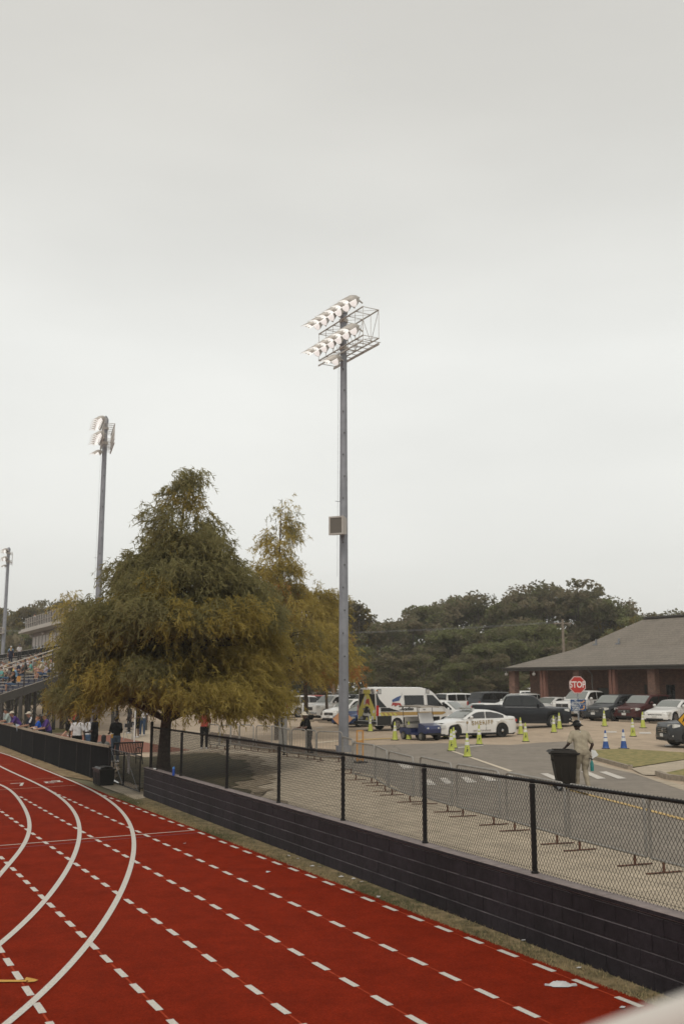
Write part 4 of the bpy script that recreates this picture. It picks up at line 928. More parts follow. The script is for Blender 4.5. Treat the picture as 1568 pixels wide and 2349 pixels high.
# ------------------------------------------------------------ vehicles
def interp(pts,x): return float(np.interp(x,[p[0] for p in pts],[p[1] for p in pts]))
KINDS=dict(
 sedan=dict(L=4.85,W=1.84,H=1.45,wb=2.80,fo=.95,wr=.33,gc=.19,top=[(0,.60),(.12,.72),(1.25,.93),(1.35,.95),(4.15,1.0),(4.75,.97),(4.85,.85)],gh=(1.22,2.05,3.25,4.30),belt=.95,pill=(2.62,),wl=4.1),
 muscle=dict(L=5.05,W=1.90,H=1.48,wb=3.05,fo=.98,wr=.37,gc=.20,top=[(0,.62),(.10,.76),(1.45,.98),(1.6,1.0),(4.35,1.09),(4.95,1.10),(5.05,1.0)],gh=(1.52,2.35,3.55,4.75),belt=1.0,pill=(2.95,),wl=4.15),
 coupe=dict(L=4.55,W=1.84,H=1.44,wb=2.75,fo=.88,wr=.34,gc=.2,top=[(0,.62),(.14,.76),(1.30,.95),(4.0,1.0),(4.45,.95),(4.55,.85)],gh=(1.30,2.1,3.3,4.15),belt=.96,pill=(2.7,),wl=3.95),
 suv=dict(L=4.75,W=1.88,H=1.72,wb=2.75,fo=.92,wr=.365,gc=.25,top=[(0,.78),(.12,.92),(1.10,1.10),(1.2,1.12),(4.55,1.14),(4.68,1.10),(4.75,.9)],gh=(1.12,1.90,4.00,4.66),belt=1.10,pill=(2.55,3.55),wl=4.45),
 bigsuv=dict(L=4.90,W=1.95,H=1.84,wb=2.85,fo=.93,wr=.40,gc=.30,top=[(0,.88),(.10,1.08),(1.25,1.20),(1.3,1.22),(4.75,1.22),(4.83,1.18),(4.9,.9)],gh=(1.28,1.82,4.45,4.82),belt=1.20,pill=(2.6,3.55),wl=4.65),
 jeep=dict(L=4.6,W=1.88,H=1.86,wb=2.8,fo=.8,wr=.40,gc=.32,top=[(0,.98),(.08,1.12),(1.2,1.18),(1.25,1.2),(4.5,1.2),(4.55,1.18),(4.6,1.0)],gh=(1.25,1.5,4.4,4.52),belt=1.18,pill=(2.3,3.4),wl=4.4),
 pickup=dict(L=5.85,W=2.03,H=1.95,wb=3.70,fo=.98,wr=.42,gc=.33,top=[(0,1.02),(.08,1.20),(1.45,1.28),(1.55,1.30),(4.02,1.32),(4.06,1.34),(5.80,1.34),(5.85,1.25)],gh=(1.50,2.15,3.72,4.02),belt=1.30,pill=(2.85,),wl=3.95))
def make_wheel(t,x,y,r,s,rim=M_rim,hub=False):
    mb=MB(); w=.115; mb.lathe([(r*.66,-w),(r*.92,-w),(r,-w*.7),(r,w*.7),(r*.92,w),(r*.66,w)],22,(x,y,r),ax='y')
    wh=mb.build('wheel',M_tyre,t,40)
    mb=MB(); yo=y+s*w
    mb.lathe([(r*.67,0),(r*.67,-s*.05),(r*.62,-s*.08),(.02,-s*.09)],18,(x,yo,r),ax='y',mi=1)
    if hub: mb.ball((x,yo,r),(r*.22,.03,r*.22),10,2)
    for k in range(6):
        a=2*math.pi*k/6+.3; mb.bar((x+r*.1*math.cos(a),yo-s*.005,r+r*.1*math.sin(a)),(x+r*.63*math.cos(a),yo-s*.012,r+r*.63*math.sin(a)),r*.17,.03,up=(0,1,0))
    mb.lathe([(r*.60,s*.0),(r*.67,s*.004),(r*.67,-s*.02),(r*.60,-s*.03)],18,(x,yo,r),ax='y')
    mb.lathe([(r*.16,s*.012),(r*.14,-s*.02)],10,(x,yo,r),ax='y')
    mb.build('rim',[rim,M_under,M_chrome],wh,40)
def make_car(kind,pt,name=None,label=None,cat='car',rimm=M_rim,trim=None,hub=False,tint=None,grille='bar',rack=False):
    k=KINDS[kind]; L,Wd,H,wb,fo,wr,gc=[k[a] for a in ('L','W','H','wb','fo','wr','gc')]; hw=Wd/2
    nm=name or dict(pickup='pickup_truck',sedan='parked_car',muscle='parked_car',coupe='parked_car').get(kind,'parked_suv')
    t=thing(nm,label,cat)
    X=lambda d: L/2-d
    ax=[fo,fo+wb]; ar=wr*1.14
    D=set(np.round(np.concatenate([[0,.04,.10,.2,.35],np.linspace(.5,L-.5,26),[L-.35,L-.2,L-.1,L-.04,L]]),3))
    for a in ax:
        for q in np.linspace(-1,1,13): D.add(round(a+ar*math.sin(q*math.pi/2),3))
    D=sorted(D)
    def zbot(d):
        z=gc+.03 if .25<d<L-.25 else gc+.06
        for a in ax:
            if abs(d-a)<ar: z=max(z,wr+math.sqrt(max(0,ar*ar-(d-a)**2)))
        return z
    def wdt(d):
        e_=min(d,L-d); f=1.0
        if d<.9: f=1-.17*(1-sm(d/.9))**2
        if L-d<.7: f=min(f,1-.10*(1-sm((L-d)/.7))**2)
        if e_<.1: f-=.05*(1-e_/.1)
        return hw*f
    rows=[]
    for d in D:
        zt=interp(k['top'],d); zb=min(zbot(d),zt-.1); w=wdt(d); bulge=.012 if any(abs(d-a)<ar*1.15 for a in ax) else 0
        sh=zt-.10-(.04 if kind in('suv','sedan','muscle') else 0); zm=zb+(sh-zb)*.55
        if kind=='pickup' and d>4.06: pr=[(0,zt-.5),(w-.12,zt-.5),(w-.11,zt),(w-.02,zt),(w,zt-.06),(w+bulge,zm),(w-.03,zb)]
        else: pr=[(0,zt+.015),(w*.55,zt+.01),(w*.84,zt-.012),(w*.955,zt-.05),(w-.008,sh-.03),(w+bulge,zm),(w-.035,zb)]
        rows.append([(X(d),-y,z) for y,z in pr[::-1]]+[(X(d),y,z) for y,z in pr[1:]])
    nr=len(rows[0]); P=[p for r_ in rows for p in r_]; Fs=[]
    for i in range(len(rows)-1):
        for j in range(nr-1): Fs.append((i*nr+j,i*nr+j+1,(i+1)*nr+j+1,(i+1)*nr+j))
    Fs.append(tuple(range(nr-1,-1,-1))); Fs.append(tuple((len(rows)-1)*nr+j for j in range(nr)))
    mb=MB(); mb.add(P,Fs); mb.build('body',pt,t,32)
    mb=MB(); mb.box((0,0,(gc+k['belt'])/2-.08),(L-.5,Wd-.42,k['belt']-gc-.22)); mb.box((0,0,gc+.02),(L-.35,Wd-.18,.10))
    for a in ax: mb.box((X(a),0,wr+.05),(ar*1.7,Wd-.46,wr*1.4))
    for s in (-1,1): mb.box((X(fo+wb/2),s*(hw-.05),gc+.045),(wb-2*ar,.07,.09))
    mb.build('underbody',M_under,t)
    # cabin shell
    x0,x1,x2,x3=k['gh']; zb=k['belt']; wB=hw-.05; wM=hw-.13; wT=hw-.30; zr=H
    sec=[(x0,zb,wB*.93),(x0+.03,zb,wB),(x1,zr-.05,wM*.97),(x1+.16,zr-.005,wM),( (x1+x2)/2,zr,wM),(x2-.15,zr-.02,wM),(x2,zr-.055,wM*.97),(x3-.03,zb+.01,wB),(x3,zb,wB*.93)]
    def halfw(z): # side glass plane
        f=(z-zb)/(zr-zb); return wB+(wM-wB)*min(1,max(0,f))
    zz=[(x0,zb)]; rows=[]
    xs=sorted(set([x0,x1,x2,x3]+list(np.linspace(x0,x3,19))))
    def roofz(d):
        if d<x1: f=(d-x0)/(x1-x0); return zb+(zr-.05-zb)*(1-(1-f)**1.18)
        if d>x2: f=(x3-d)/(x3-x2); return zb+(zr-.055-zb)*(1-(1-f)**(1.55 if kind in('sedan','coupe','muscle') else 1.15))
        q=(d-x1)/(x2-x1); return zr-.05+.05*math.sin(math.pi*min(1,max(0,q)))**.5
    for d in xs:
        zt=roofz(d); 
        w1=halfw(zt); pr=[(0,zt+.0),(max(.05,w1-.28),zt-.008),(w1-.10,zt-.035 if zt-zb>.05 else zt-.002),(w1-.02,max(zb,zt-.10)),(wB,zb-.03)]
        rows.append([(X(d),-y,z) for y,z in pr[::-1]]+[(X(d),y,z) for y,z in pr[1:]])
    nr=len(rows[0]); P=[p for r_ in rows for p in r_]; Fs=[]
    for i in range(len(rows)-1):
        for j in range(nr-1): Fs.append((i*nr+j,i*nr+j+1,(i+1)*nr+j+1,(i+1)*nr+j))
    mb=MB(); mb.add(P,Fs); mb.build('cabin',pt,t,35)
    gl=tint or M_glass
    # windscreen and rear window follow the shell, proud by 8 mm
    def screen(nm_,da,db,f0,f1,m):
        mb=MB(); n=5; P=[]
        sgn=1 if db<da else -1
        for i in range(n+1):
            q=f0+(f1-f0)*i/n; d=da+(db-da)*q; z=roofz(d); w=(halfw(z)-.13) ; off=.012
            for j in range(7): y=w*(-1+j/3); P.append((X(d)+(off if da<db else -off),y,z+off-.02*abs(j/3-1)**4))
        Fs=[(i*7+j,i*7+j+1,(i+1)*7+j+1,(i+1)*7+j) for i in range(n) for j in range(6)]
        mb.add(P,Fs); mb.build(nm_,m,t,60)
    screen('windscreen',x0,x1,.08,.93,M_glassl)
    screen('rear_window',x3,x2,.16,.90,gl)
    # side windows
    for s in (-1,1):
        A=x0+.26; E_=k['wl'] if kind!='pickup' else x3-.12
        cuts=[A]+list(k['pill'])+[E_]
        for i in range(len(cuts)-1):
            a=cuts[i]+(.035 if i else 0); b=cuts[i+1]-(.035 if i<len(cuts)-2 else 0)
            if b-a<.1: continue
            up_=[];dn=[]
            for d in np.linspace(a,b,7):
                zt=max(zb+.03,roofz(d)-.115); dn.append((d,zb+.035)); up_.append((d,zt))
            pts=dn+up_[::-1]; P=[(X(d),s*(halfw(z)+.012- (0 if z<zb+.1 else .008)),z) for d,z in pts]
            m_=len(dn); Fs=[(j,j+1,2*m_-2-j,2*m_-1-j) for j in range(m_-1)]
            if s<0: Fs=[f[::-1] for f in Fs]
            mb=MB(); mb.add(P,Fs); mb.build('side_window',gl,t)
        mb=MB(); mx=x0+.42; mb.ball((X(mx),s*(hw+.09),zb+.10),(.07,.12,.085),10); mb.bar((X(mx),s*(hw-.06),zb+.04),(X(mx),s*(hw+.06),zb+.07),.06,.04); mb.build('mirror',pt if trim is None else trim,t,50)
        # door seams and handles as thin dark lines
        mb=MB()
        for d in ([x0+.18]+list(k['pill'])+([min(fo+wb-ar*.6,E_)] if kind!='pickup' else [x3-.02])):
            mb.bar((X(d),s*(hw+.002),gc+.20),(X(d),s*(hw-.002),zb-.12),.008,.012)
        mb.build('door_seam',M_under,t)
        for d in (list(k['pill'])[:1]+[E_-.25 if kind!='pickup' else x3-.25]):
            mb=MB(); mb.bar((X(d)+.12,s*(hw+.012),zb-.14),(X(d)+.28,s*(hw+.012),zb-.14),.025,.03); mb.build('door_handle',pt,t)
        # lights
        hz=interp(k['top'],.12)-.13; mb=MB(); 
        mb.add([(X(.03),s*hw*.50,hz-.06),(X(.02),s*hw*.52,hz+.06),(X(.16),s*hw*.93,hz+.10),(X(.42),s*hw*.975,hz+.07),(X(.40),s*hw*.985,hz-.02),(X(.14),s*hw*.94,hz-.08)],[(0,1,2,5),(2,3,4,5)] if s>0 else [(5,2,1,0),(5,4,3,2)])
        for i_,p in enumerate(mb.v): mb.v[i_]=(p[0]+.012,p[1]*1.0+s*.008,p[2])
        mb.build('headlight',M_head,t)
        tz=interp(k['top'],L-.05)-.12; hh=.30 if kind in('suv','jeep','pickup','bigsuv') else .13; mb=MB(); mb.box((X(L-.03),s*hw*.80,tz-hh*.25),(.09,.22 if hh<.2 else .13,hh)); mb.build('taillight',M_red,t)
        mb=MB(); mb.box((X(.10),s*hw*.76,gc+.22),(.06,.16,.07)); mb.build('fog_lamp',M_head,t)
        for a,rm in ((ax[0],rimm),(ax[1],rimm)): make_wheel(t,X(a),s*(hw-.12),wr,s,rm,hub)
    fz=interp(k['top'],.05)
    mb=MB(); ghh=.26 if kind in('pickup','bigsuv','jeep','suv') else .16
    mb.box((X(.005),0,fz-.17-ghh*.2),(.05,Wd*.50,ghh)); mb.build('grille',M_under,t)
    mb=MB()
    for q in (-.33,0,.33): mb.box((X(-.022),0,fz-.17-ghh*.2+ghh*q),(.02,Wd*.46,.022))
    mb.ball((X(-.03),0,fz-.17-ghh*.2),(.015,.07,.07),10); mb.build('grille_bar',M_chrome,t)
    bm=M_chrome if kind=='pickup' else (trim or pt)
    for (nm_,d) in (('bumper',.0),('rear_bumper',L)):
        mb=MB(); s=1 if d==0 else -1; x=X(d)
        P=[];
        for yy in (-.93,-.6,0,.6,.93):
            xx=x+s*(.05-.13*abs(yy)**3); P+= [(xx,yy*hw,gc+.05),(xx+s*.02,yy*hw,gc+.18),(xx,yy*hw,gc+.30)]
        mb.add(P,[(3*i+j,3*i+3+j,3*i+4+j,3*i+1+j) for i in range(4) for j in range(2)]); mb.build(nm_,bm,t,40)
        mb=MB(); mb.box((x+s*.05,0,gc+.06),(.05,Wd*.62,.10)); mb.build('air_intake',M_under,t)
        mb=MB(); mb.box((x+s*.075,0,gc+.24 if s>0 else (gc+.55 if kind!='pickup' else gc+.25)),(.02,.31,.15)); mb.build('number_plate',M_plate,t)
    if rack:
        mb=MB()
        for s in (-1,1): mb.tube([(X(x1+.2),s*(wM-.18),zr+.0),(X(x1+.3),s*(wM-.18),zr+.06),(X(x2-.2),s*(wM-.18),zr+.05),(X(x2-.1),s*(wM-.18),zr-.01)],.017,6)
        for q in (.3,.6,.9): d=x1+(x2-x1)*q; mb.bar((X(d),-(wM-.18),zr+.06),(X(d),wM-.18,zr+.06),.03,.02)
        mb.build('roof_rack',M_under,t)
    return t
def place(t,x,y,deg,dz=0.0): 
    t.location=(x,y,g(x,y)+.006+dz); t.rotation_euler=(0,0,R(deg)); return t
def ux(u,y,v=1640): return float(atd(u,v,y)[0])
REFS={}
def ref(kind):
    if kind not in REFS:
        REFS[kind]=[make_car(kind,P_white,rack=(kind=='bigsuv')),False]
    return REFS[kind]
def car(kind,pt,u,y,deg,label,cat='car',group='cars parked in the car park',dz=0.0):
    r=ref(kind)
    if not r[1]: t=r[0]; r[1]=True; base=t
    else: t=copy_tree(r[0])
    if t is not r[0]:
        for ch in [t]+list(t.children_recursive):
            for s in ch.material_slots:
                if s.link=='OBJECT': s.link='DATA'
    if pt is not P_white: override(t,P_white,pt)
    tag(t,label,cat,group); return place(t,ux(u,y),y,deg,dz)
# hand placed
car('bigsuv',P_white,697,88.0,40,'white boxy suv with a dark roof rack, seen from behind beside the white pickup','suv')
car('pickup',P_white,770,82.0,222,'white pickup truck with a chrome grille left of the tall light pole','pickup')
car('suv',P_white,808,76.0,222,'white crossover half hidden by the tall light pole','suv')
car('suv',P_silver,850,73.5,222,'silver car squeezed between the light pole and the ambulance','suv')
car('coupe',P_blue,833,69.0,228,'blue car peeking out left of the ambulance rear doors','car')
car('suv',P_white,1020,68.0,325,'white car directly right of the ambulance windscreen','suv')
car('jeep',P_white,1052,88.0,38,'white jeep with red tail lamp seen from behind above the sheriff car','suv')
car('suv',P_tan,1122,90.0,38,'brown grey estate seen from behind left of the brick column','suv')
car('bigsuv',P_charcoal,1140,84.0,30,'dark grey suv behind the black pickup cab','suv')
car('suv',P_white,1190,78.0,218,'white crossover behind the bonnet of the black pickup','suv')
car('sedan',P_white,1105,67.5,218,'white car wedged between the sheriff car and the black pickup')
car('sedan',P_white,1265,76.0,222,'low white sedan left of the white chrome-nosed pickup by the building')
car('pickup',P_white,1345,72.5,222,'white pickup truck with chrome nose behind the stop sign','pickup')
car('suv',P_charcoal,1412,68.0,218,'black and grey estate car with chrome grille in front of the building','suv')
car('suv',P_maroon,1482,67.0,218,'maroon suv in front of the building','suv')
car('coupe',P_white,1545,64.0,222,'white coupe nose-out at the right end of the row by the building')
car('sedan',P_grey,1590,70.0,40,'dark sedan at the right edge showing a red tail lamp')
t=make_car('bigsuv',P_charcoal,label='near dark grey suv cut off by the right edge',cat='suv',rimm=M_rimd); place(t,16.95,46.4,186)
t=make_car('pickup',P_navy,label='dark slate pickup truck facing right behind the sheriff car',cat='pickup'); place(t,10.75,61.2,352)
t=car('sedan',P_grey,72,140,180,'grey sedan seen under the bleachers beyond the far barricades')
# sheriff car
t=make_car('muscle',P_white,name='police_car',label='white sheriff patrol car with gold lettering behind the lime cones',cat='police car',rimm=M_under,hub=True,trim=None,tint=mat('tinted glass',(.035,.033,.032),.08,var=.05,spec=.8))
place(t,6.75,54.2,209)
gold=mat('gold lettering',(.33,.23,.10),.5,var=.1); kk=KINDS['muscle']; hw=kk['W']/2; LX=kk['L']/2
put_text('lettering','SHERIFF',.30,gold,t,(-.18,hw+.012,.80),(-1,0,.035),(0.10,0,1),bold=.008,spacing=1.28,sx=1.08)
put_text('lettering','EAST BATON ROUGE',.115,mat('grey lettering',(.28,.25,.23),.5),t,(-.15,hw+.010,.40),(-1,0,0),(.10,0,1),bold=.003,spacing=1.05)
mb=MB(); mb.plate([(1.50,hw+.004,.86),(.95,hw+.004,.85),(.95,hw+.004,.87),(1.50,hw+.004,.885)],.004,(0,1,0)); mb.plate([(-1.35,hw+.002,.90),(-2.25,hw-.02,.93),(-2.25,hw-.02,.95),(-1.35,hw+.002,.92)],.004,(0,1,0)); mb.build('stripe',gold,t)
mb=MB(); P=[]
for i in range(12): a=2*math.pi*i/12; r=.10 if i%2 else .045; P.append((.80+r*math.cos(a),hw+.008,.83+r*math.sin(a)))
mb.plate(P[::-1],.004,(0,1,0)); mb.build('star_badge',gold,t)
mb=MB(); mb.box((.15,0,kk['H']+.055),(.26,1.15,.06),top=.9); mb.box((.15,.45,kk['H']+.02),(.1,.06,.06)); mb.box((.15,-.45,kk['H']+.02),(.1,.06,.06)); mb.build('light_bar',mat('clear lamp housing',(.30,.29,.26),.3,var=.2),t)
mb=MB(); mb.ball((.72,.68,1.14),.055,8); mb.build('spotlight',M_under,t)
mb=MB(); mb.tube([(LX+.16,-.52,.35),(LX+.16,-.52,.82),(LX+.16,.52,.82),(LX+.16,.52,.35)],.035,8); mb.box((LX+.16,0,.55),(.04,1.0,.35)); mb.build('push_bar',M_under,t)
# ------------------------------------------------------------ rows of distant cars
rs=np.random.RandomState(5)
cols=[P_white,P_white,P_white,P_silver,P_white,P_grey,P_black,P_white,P_silver,P_tan,P_charcoal,P_red,P_white]
nmc={P_white.name:'white',P_silver.name:'silver',P_grey.name:'grey',P_black.name:'black',P_tan.name:'beige',P_charcoal.name:'charcoal',P_red.name:'red'}
rows_=[(99,38,645,1225),(112,218,600,1235),(118,38,600,1240)]
rname=['nearest','middle','farthest']
for ri,(y,deg,u0,u1) in enumerate(rows_):
    u=u0
    while u<u1:
        kd=['suv','bigsuv','suv','pickup','sedan','jeep','suv'][rs.randint(0,7)]; pt=cols[rs.randint(0,len(cols))]
        w=dict(pickup=4.6).get(kd,3.7)
        if not (ri==0 and (990<u<1170)):
            car(kd,pt,u+rs.uniform(-2,2),y+rs.uniform(-.6,.6),deg+rs.uniform(-3,3),'distant %s %s in the %s packed row of cars below the trees'%(nmc[pt.name],{'suv':'crossover','bigsuv':'boxy suv','pickup':'pickup truck','sedan':'saloon','jeep':'jeep'}[kd],rname[ri]),dict(pickup='pickup',sedan='car').get(kd,'suv'),'distant cars packed below the trees')
        u+=w*.80/y*2284
for u,y,pt,kd in ((1215,104,P_white,'pickup'),(1232,118,P_white,'suv'),(1160,125,P_white,'bigsuv'),(1080,126,P_red,'suv'),(1010,127,P_white,'bigsuv'),(930,127,P_silver,'suv'),(860,128,P_white,'pickup'),(800,128,P_white,'suv')):
    car(kd,pt,u,y,38,'distant %s %s right under the edge of the woodland'%(nmc[pt.name],{'suv':'crossover','bigsuv':'boxy suv','pickup':'pickup truck'}[kd]),'pickup' if kd=='pickup' else 'suv','distant cars packed below the trees')
mb=MB()   # wheel stops in front of the parked rows
for (u0,u1,y0,y1) in ((655,870,81.5,67),(1235,1568,73,60.5)):
    a=np.array([ux(u0,y0),y0]);b=np.array([ux(u1,y1),y1]); n=int(np.linalg.norm(b-a)/2.7); d=(b-a)/n
    for k in range(n):
        p=a+d*k; q=p+d*.68; w_=thing if False else None
        m_=MB(); m_.bar((p[0],p[1],g(*p)+.07),(q[0],q[1],g(*q)+.07),.16,.13); o=m_.build('wheel_stop',M_kerb)
        tag(o,'low concrete wheel stop along the parked row on the %s'%('left' if u0<1000 else 'right by the building'),'wheel stop','concrete wheel stops')
# undergrowth closing the foot of the wood
def undergrowth(name,x0,x1,y,h,n,seed,mset,ls=.6):
    rs=np.random.RandomState(seed); x=rs.uniform(x0,x1,n); hh=h*(.75+.35*np.sin(x*.31+seed)+.25*np.sin(x*.83)); z=hh*rs.uniform(0,1,n)**.8
    yy=y+rs.uniform(-1.5,3,n)+1.2*np.sin(x*.5); zb=np.array([g(a,b) for a,b in zip(x,yy)]); P=np.stack([x,yy,z+zb],1)
    a=rs.normal(0,1,(n,3)); a/=np.linalg.norm(a,axis=1)[:,None]; b=np.cross(a,rs.normal(0,1,(n,3))); b/=np.linalg.norm(b,axis=1)[:,None]; s=ls*rs.uniform(.5,1.3,(n,1))
    V=np.stack([P-a*s*.5-b*s*.3,P+a*s*.5-b*s*.3,P+a*s*.45+b*s*.3,P-a*s*.4+b*s*.35],1).reshape(-1,3)
    mi=((np.sin(x*.37)+np.sin(x*.9+z))>.4).astype(int); tag(link(name,np_mesh(name,V,np.arange(n*4).reshape(-1,4),[LEAF[k] for k in mset],mi)),kind='stuff')
undergrowth('undergrowth',-75,60,131,8.5,26000,1,['oak','oak3']); undergrowth('undergrowth',-85,-22,150,5.5,9000,2,['oak','oak2'])
# ------------------------------------------------------------ ambulance
t=thing('ambulance','white high roof ambulance with a yellow and black rear behind the golf cart','ambulance')
L=6.3;HW=1.0;X=lambda d:L/2-d
def syd(z): return float(np.interp(z,[.3,.9,1.45,2.4,2.62],[.99,1.0,.985,.86,.80]))
topp=[(0,.95),(.08,1.08),(.75,1.28),(.95,1.42),(1.75,2.30),(2.1,2.52),(2.6,2.62),(5.9,2.64),(6.25,2.58),(6.3,2.5)]
ax=[.98,4.75]; wr=.36; ar=.43
D=set(np.round(np.concatenate([[0,.05,.15,.3,.5,.75,.95,1.15,1.35,1.55,1.75,1.95,2.1,2.35,2.6],np.linspace(2.9,5.9,9),[6.1,6.22,6.3]]),3))
for a in ax:
    for q in np.linspace(-1,1,11): D.add(round(a+ar*math.sin(q*math.pi/2),3))
rows=[]
for d in sorted(D):
    zt=interp(topp,d); zb=.32
    for a in ax:
        if abs(d-a)<ar: zb=max(zb,wr+math.sqrt(ar*ar-(d-a)**2))
    f=1-.14*(1-sm(d/1.1))**2
    y=lambda z: syd(z)*f
    zs_=[zb,zb+(min(zt-.08,1.1)-zb)*.5,min(zt-.08,1.1),min(zt-.07,1.7),zt-.06]
    pr=[(0,zt+.0),(y(zt)*.6,zt-.005),(y(zt)*.9,zt-.03)]+[(y(z),z) for z in zs_[::-1]]
    rows.append([(X(d),-yy,z) for yy,z in pr[::-1]]+[(X(d),yy,z) for yy,z in pr[1:]])
nr=len(rows[0]); P=[p for r_ in rows for p in r_]; Fs=[]
for i in range(len(rows)-1):
    for j in range(nr-1): Fs.append((i*nr+j,i*nr+j+1,(i+1)*nr+j+1,(i+1)*nr+j))
Fs.append(tuple(range(nr-1,-1,-1))); Fs.append(tuple((len(rows)-1)*nr+j for j in range(nr)))
mb=MB(); mb.add(P,Fs); mb.build('body',P_white,t,30)
mb=MB(); mb.box((0,0,.62),(5.7,1.6,.6)); mb.box((0,0,.36),(5.9,1.8,.12)); mb.build('underbody',M_under,t)
blk=mat('black vehicle wrap',(.017,.019,.019),.35,var=.05); ylw=mat('safety yellow wrap',(.55,.50,.12),.4,var=.04); gld=mat('ochre stripe',(.42,.27,.09),.4,var=.04); crim=mat('crimson mark',(.36,.05,.04),.4,var=.05); bluem=mat('blue mark',(.05,.09,.22),.4,var=.1)
def side(nm_,pts,m,s=-1,off=.012,parent=t):
    mb=MB(); P=[]
    for d,z in pts: P.append((X(d),s*(syd(z)+off),z))
    mb.plate(P if s<0 else P[::-1],.003,(0,s,0)); return mb.build(nm_,m,parent)
for s in (-1,1):
    side('lower_wrap',[(6.28,.34),(5.2,.34),(5.2,.90),(6.28,.90)],blk,s); side('lower_wrap',[(4.3,.34),(1.42,.34),(1.42,.80),(4.3,.80)],blk,s)
    side('rear_wrap',[(6.28,1.42),(5.55,1.42),(6.05,1.9),(6.2,2.25),(6.28,2.25)],blk,s)
    side('rear_wrap',[(6.0,1.16),(4.5,1.16),(5.0,1.28),(5.35,1.38),(6.0,1.38)],blk,s)
    side('stripe',[(6.0,.92),(1.2,.92),(.9,1.02),(1.0,1.10),(6.0,1.13)],gld,s,.010)
    for k in range(4): side('chevron',[(5.95-.34*k,.90),(5.78-.34*k,.90),(5.92-.34*k,1.08),(6.1-.34*k,1.08)],ylw,s,.016)
    side('side_window',[(4.15,1.50),(2.62,1.50),(2.62,2.12),(4.15,2.12)],M_glass,s,.014)
    side('cab_window',[(2.35,1.45),(1.12,1.45),(1.35,1.68),(1.85,2.12),(2.35,2.15)],M_glass,s,.014)
    side('star_mark',[(5.1,1.85),(4.75,2.0),(4.35,2.12),(4.55,1.80),(5.08,1.72)],bluem,s,.012); side('star_mark',[(5.08,1.70),(4.5,1.66),(4.35,1.45),(4.65,1.56),(4.9,1.46),(4.98,1.56),(5.18,1.48)],crim,s,.012)
    put_text('lettering','Acadian',.27,blk,t,(X(3.95),s*(syd(1.3)+.013),1.30),(1 if s<0 else -1,0,0),(0,-s*-.0+.02*s*-1,1),bold=.012,spacing=1.1)
    for d in (6.0,2.25):
        mb=MB(); mb.box((X(d),s*(syd(2.42)+.0),2.36),(.28,.05,.30)); mb.build('beacon_frame',M_galv,t); mb=MB(); mb.box((X(d),s*(syd(2.42)+.03),2.36),(.2,.02,.2)); mb.build('beacon_lens',M_head,t)
    mb=MB(); mb.ball((X(6.2),s*.92,2.42),.05,8); mb.build('marker_lamp',M_amb,t)
    mb=MB(); mb.box((X(6.24),s*(syd(1.25)+.005),1.22),(.16,.06,.62)); mb.build('taillight',M_red,t)
    for d in (2.45,4.3): 
        mb=MB(); mb.bar((X(d),s*(syd(1.3)+.012),.5),(X(d),s*(syd(2.3)+.010),2.3),.012,.008); mb.build('door_seam',M_galv,t)
        mb=MB(); mb.bar((X(d)-.1,s*(syd(1.25)+.03),1.26),(X(d)-.28,s*(syd(1.25)+.03),1.26),.03,.03); mb.build('door_handle',M_under,t)
    mb=MB(); mb.ball((X(1.2),s*1.17,1.55),(.06,.11,.16),8); mb.bar((X(1.2),s*.95,1.45),(X(1.2),s*1.12,1.5),.05,.04); mb.build('mirror',M_under,t,40)
    mb=MB(); mb.add([(X(.02),s*.55,.98),(X(.02),s*.55,.80),(X(.30),s*.875,.84),(X(.45),s*.92,1.08)],[(0,1,2,3)] if s<0 else [(3,2,1,0)]); mb.v=[(a+.03,b+s*.02,c) for a,b,c in mb.v]; mb.build('headlight',M_head,t)
    for a in ax: make_wheel(t,X(a),s*.86,wr,s,M_rim)
mb=MB(); P=[]
for i in range(6):
    d=1.02+.85*i/5; z=interp(topp,d); w=.80*(1-.05*i/5)
    for j in range(7): y_=w*(-1+j/3); P.append((X(d)+.02,y_,z+.015-.02*abs(j/3-1)**3))
mb.add(P,[(i*7+j,i*7+j+1,(i+1)*7+j+1,(i+1)*7+j) for i in range(5) for j in range(6)]); mb.build('windscreen',M_glassl,t,60)
mb=MB(); mb.box((X(.0),0,.72),(.1,1.3,.34)); mb.build('grille',M_under,t); mb=MB(); mb.box((X(-.03),0,.45),(.16,1.75,.2)); mb.build('bumper',M_under,t)
xr=X(6.3)
def rear(nm_,pts,m,off=.010): mb=MB(); mb.plate([(xr-off,y_,z) for y_,z in pts],.003,(-1,0,0)); return mb.build(nm_,m,t)
# rear seen from behind: +y is the left side of the van
rear('rear_wrap',[(.93,.62),(.80,2.22),(-.80,2.22),(-.93,.62)],blk,.008)
rear('yellow_a',[(.90,.70),(.62,.70),(.16,1.46),(-.16,1.46),(-.62,.70),(-.90,.70),(-.90,1.2),(-.20,2.20),(.20,2.20),(.90,1.2)],ylw,.014)
rear('yellow_a',[(.16,.64),(-.16,.64),(0,.84)],ylw,.014)
rear('star_mark',[(.30,1.98),(.10,2.12),(.02,1.60),(.34,1.56)],mat('pale grey mark',(.5,.5,.48),.4),.018); rear('star_mark',[(.06,1.88),(-.24,1.94),(-.30,1.50),(.0,1.66),(.2,1.50)],crim,.019)
put_text('lettering','Acadian',.26,M_plate,t,(xr-.02,0,.98),(0,-1,0),(0,0,1),bold=.012)
rear('emblem',[(.10*math.cos(2*math.pi*k/14)-.72,.10*math.sin(2*math.pi*k/14)+1.16) for k in range(14)],M_plate,.019)
mb=MB(); mb.box((xr-.03,-.45,.78),(.02,.52,.22)); mb.build('number_plate',M_plate,t); mb=MB(); mb.box((xr-.03,.55,.76),(.03,.28,.18)); mb.build('rear_lamp',M_galv,t)
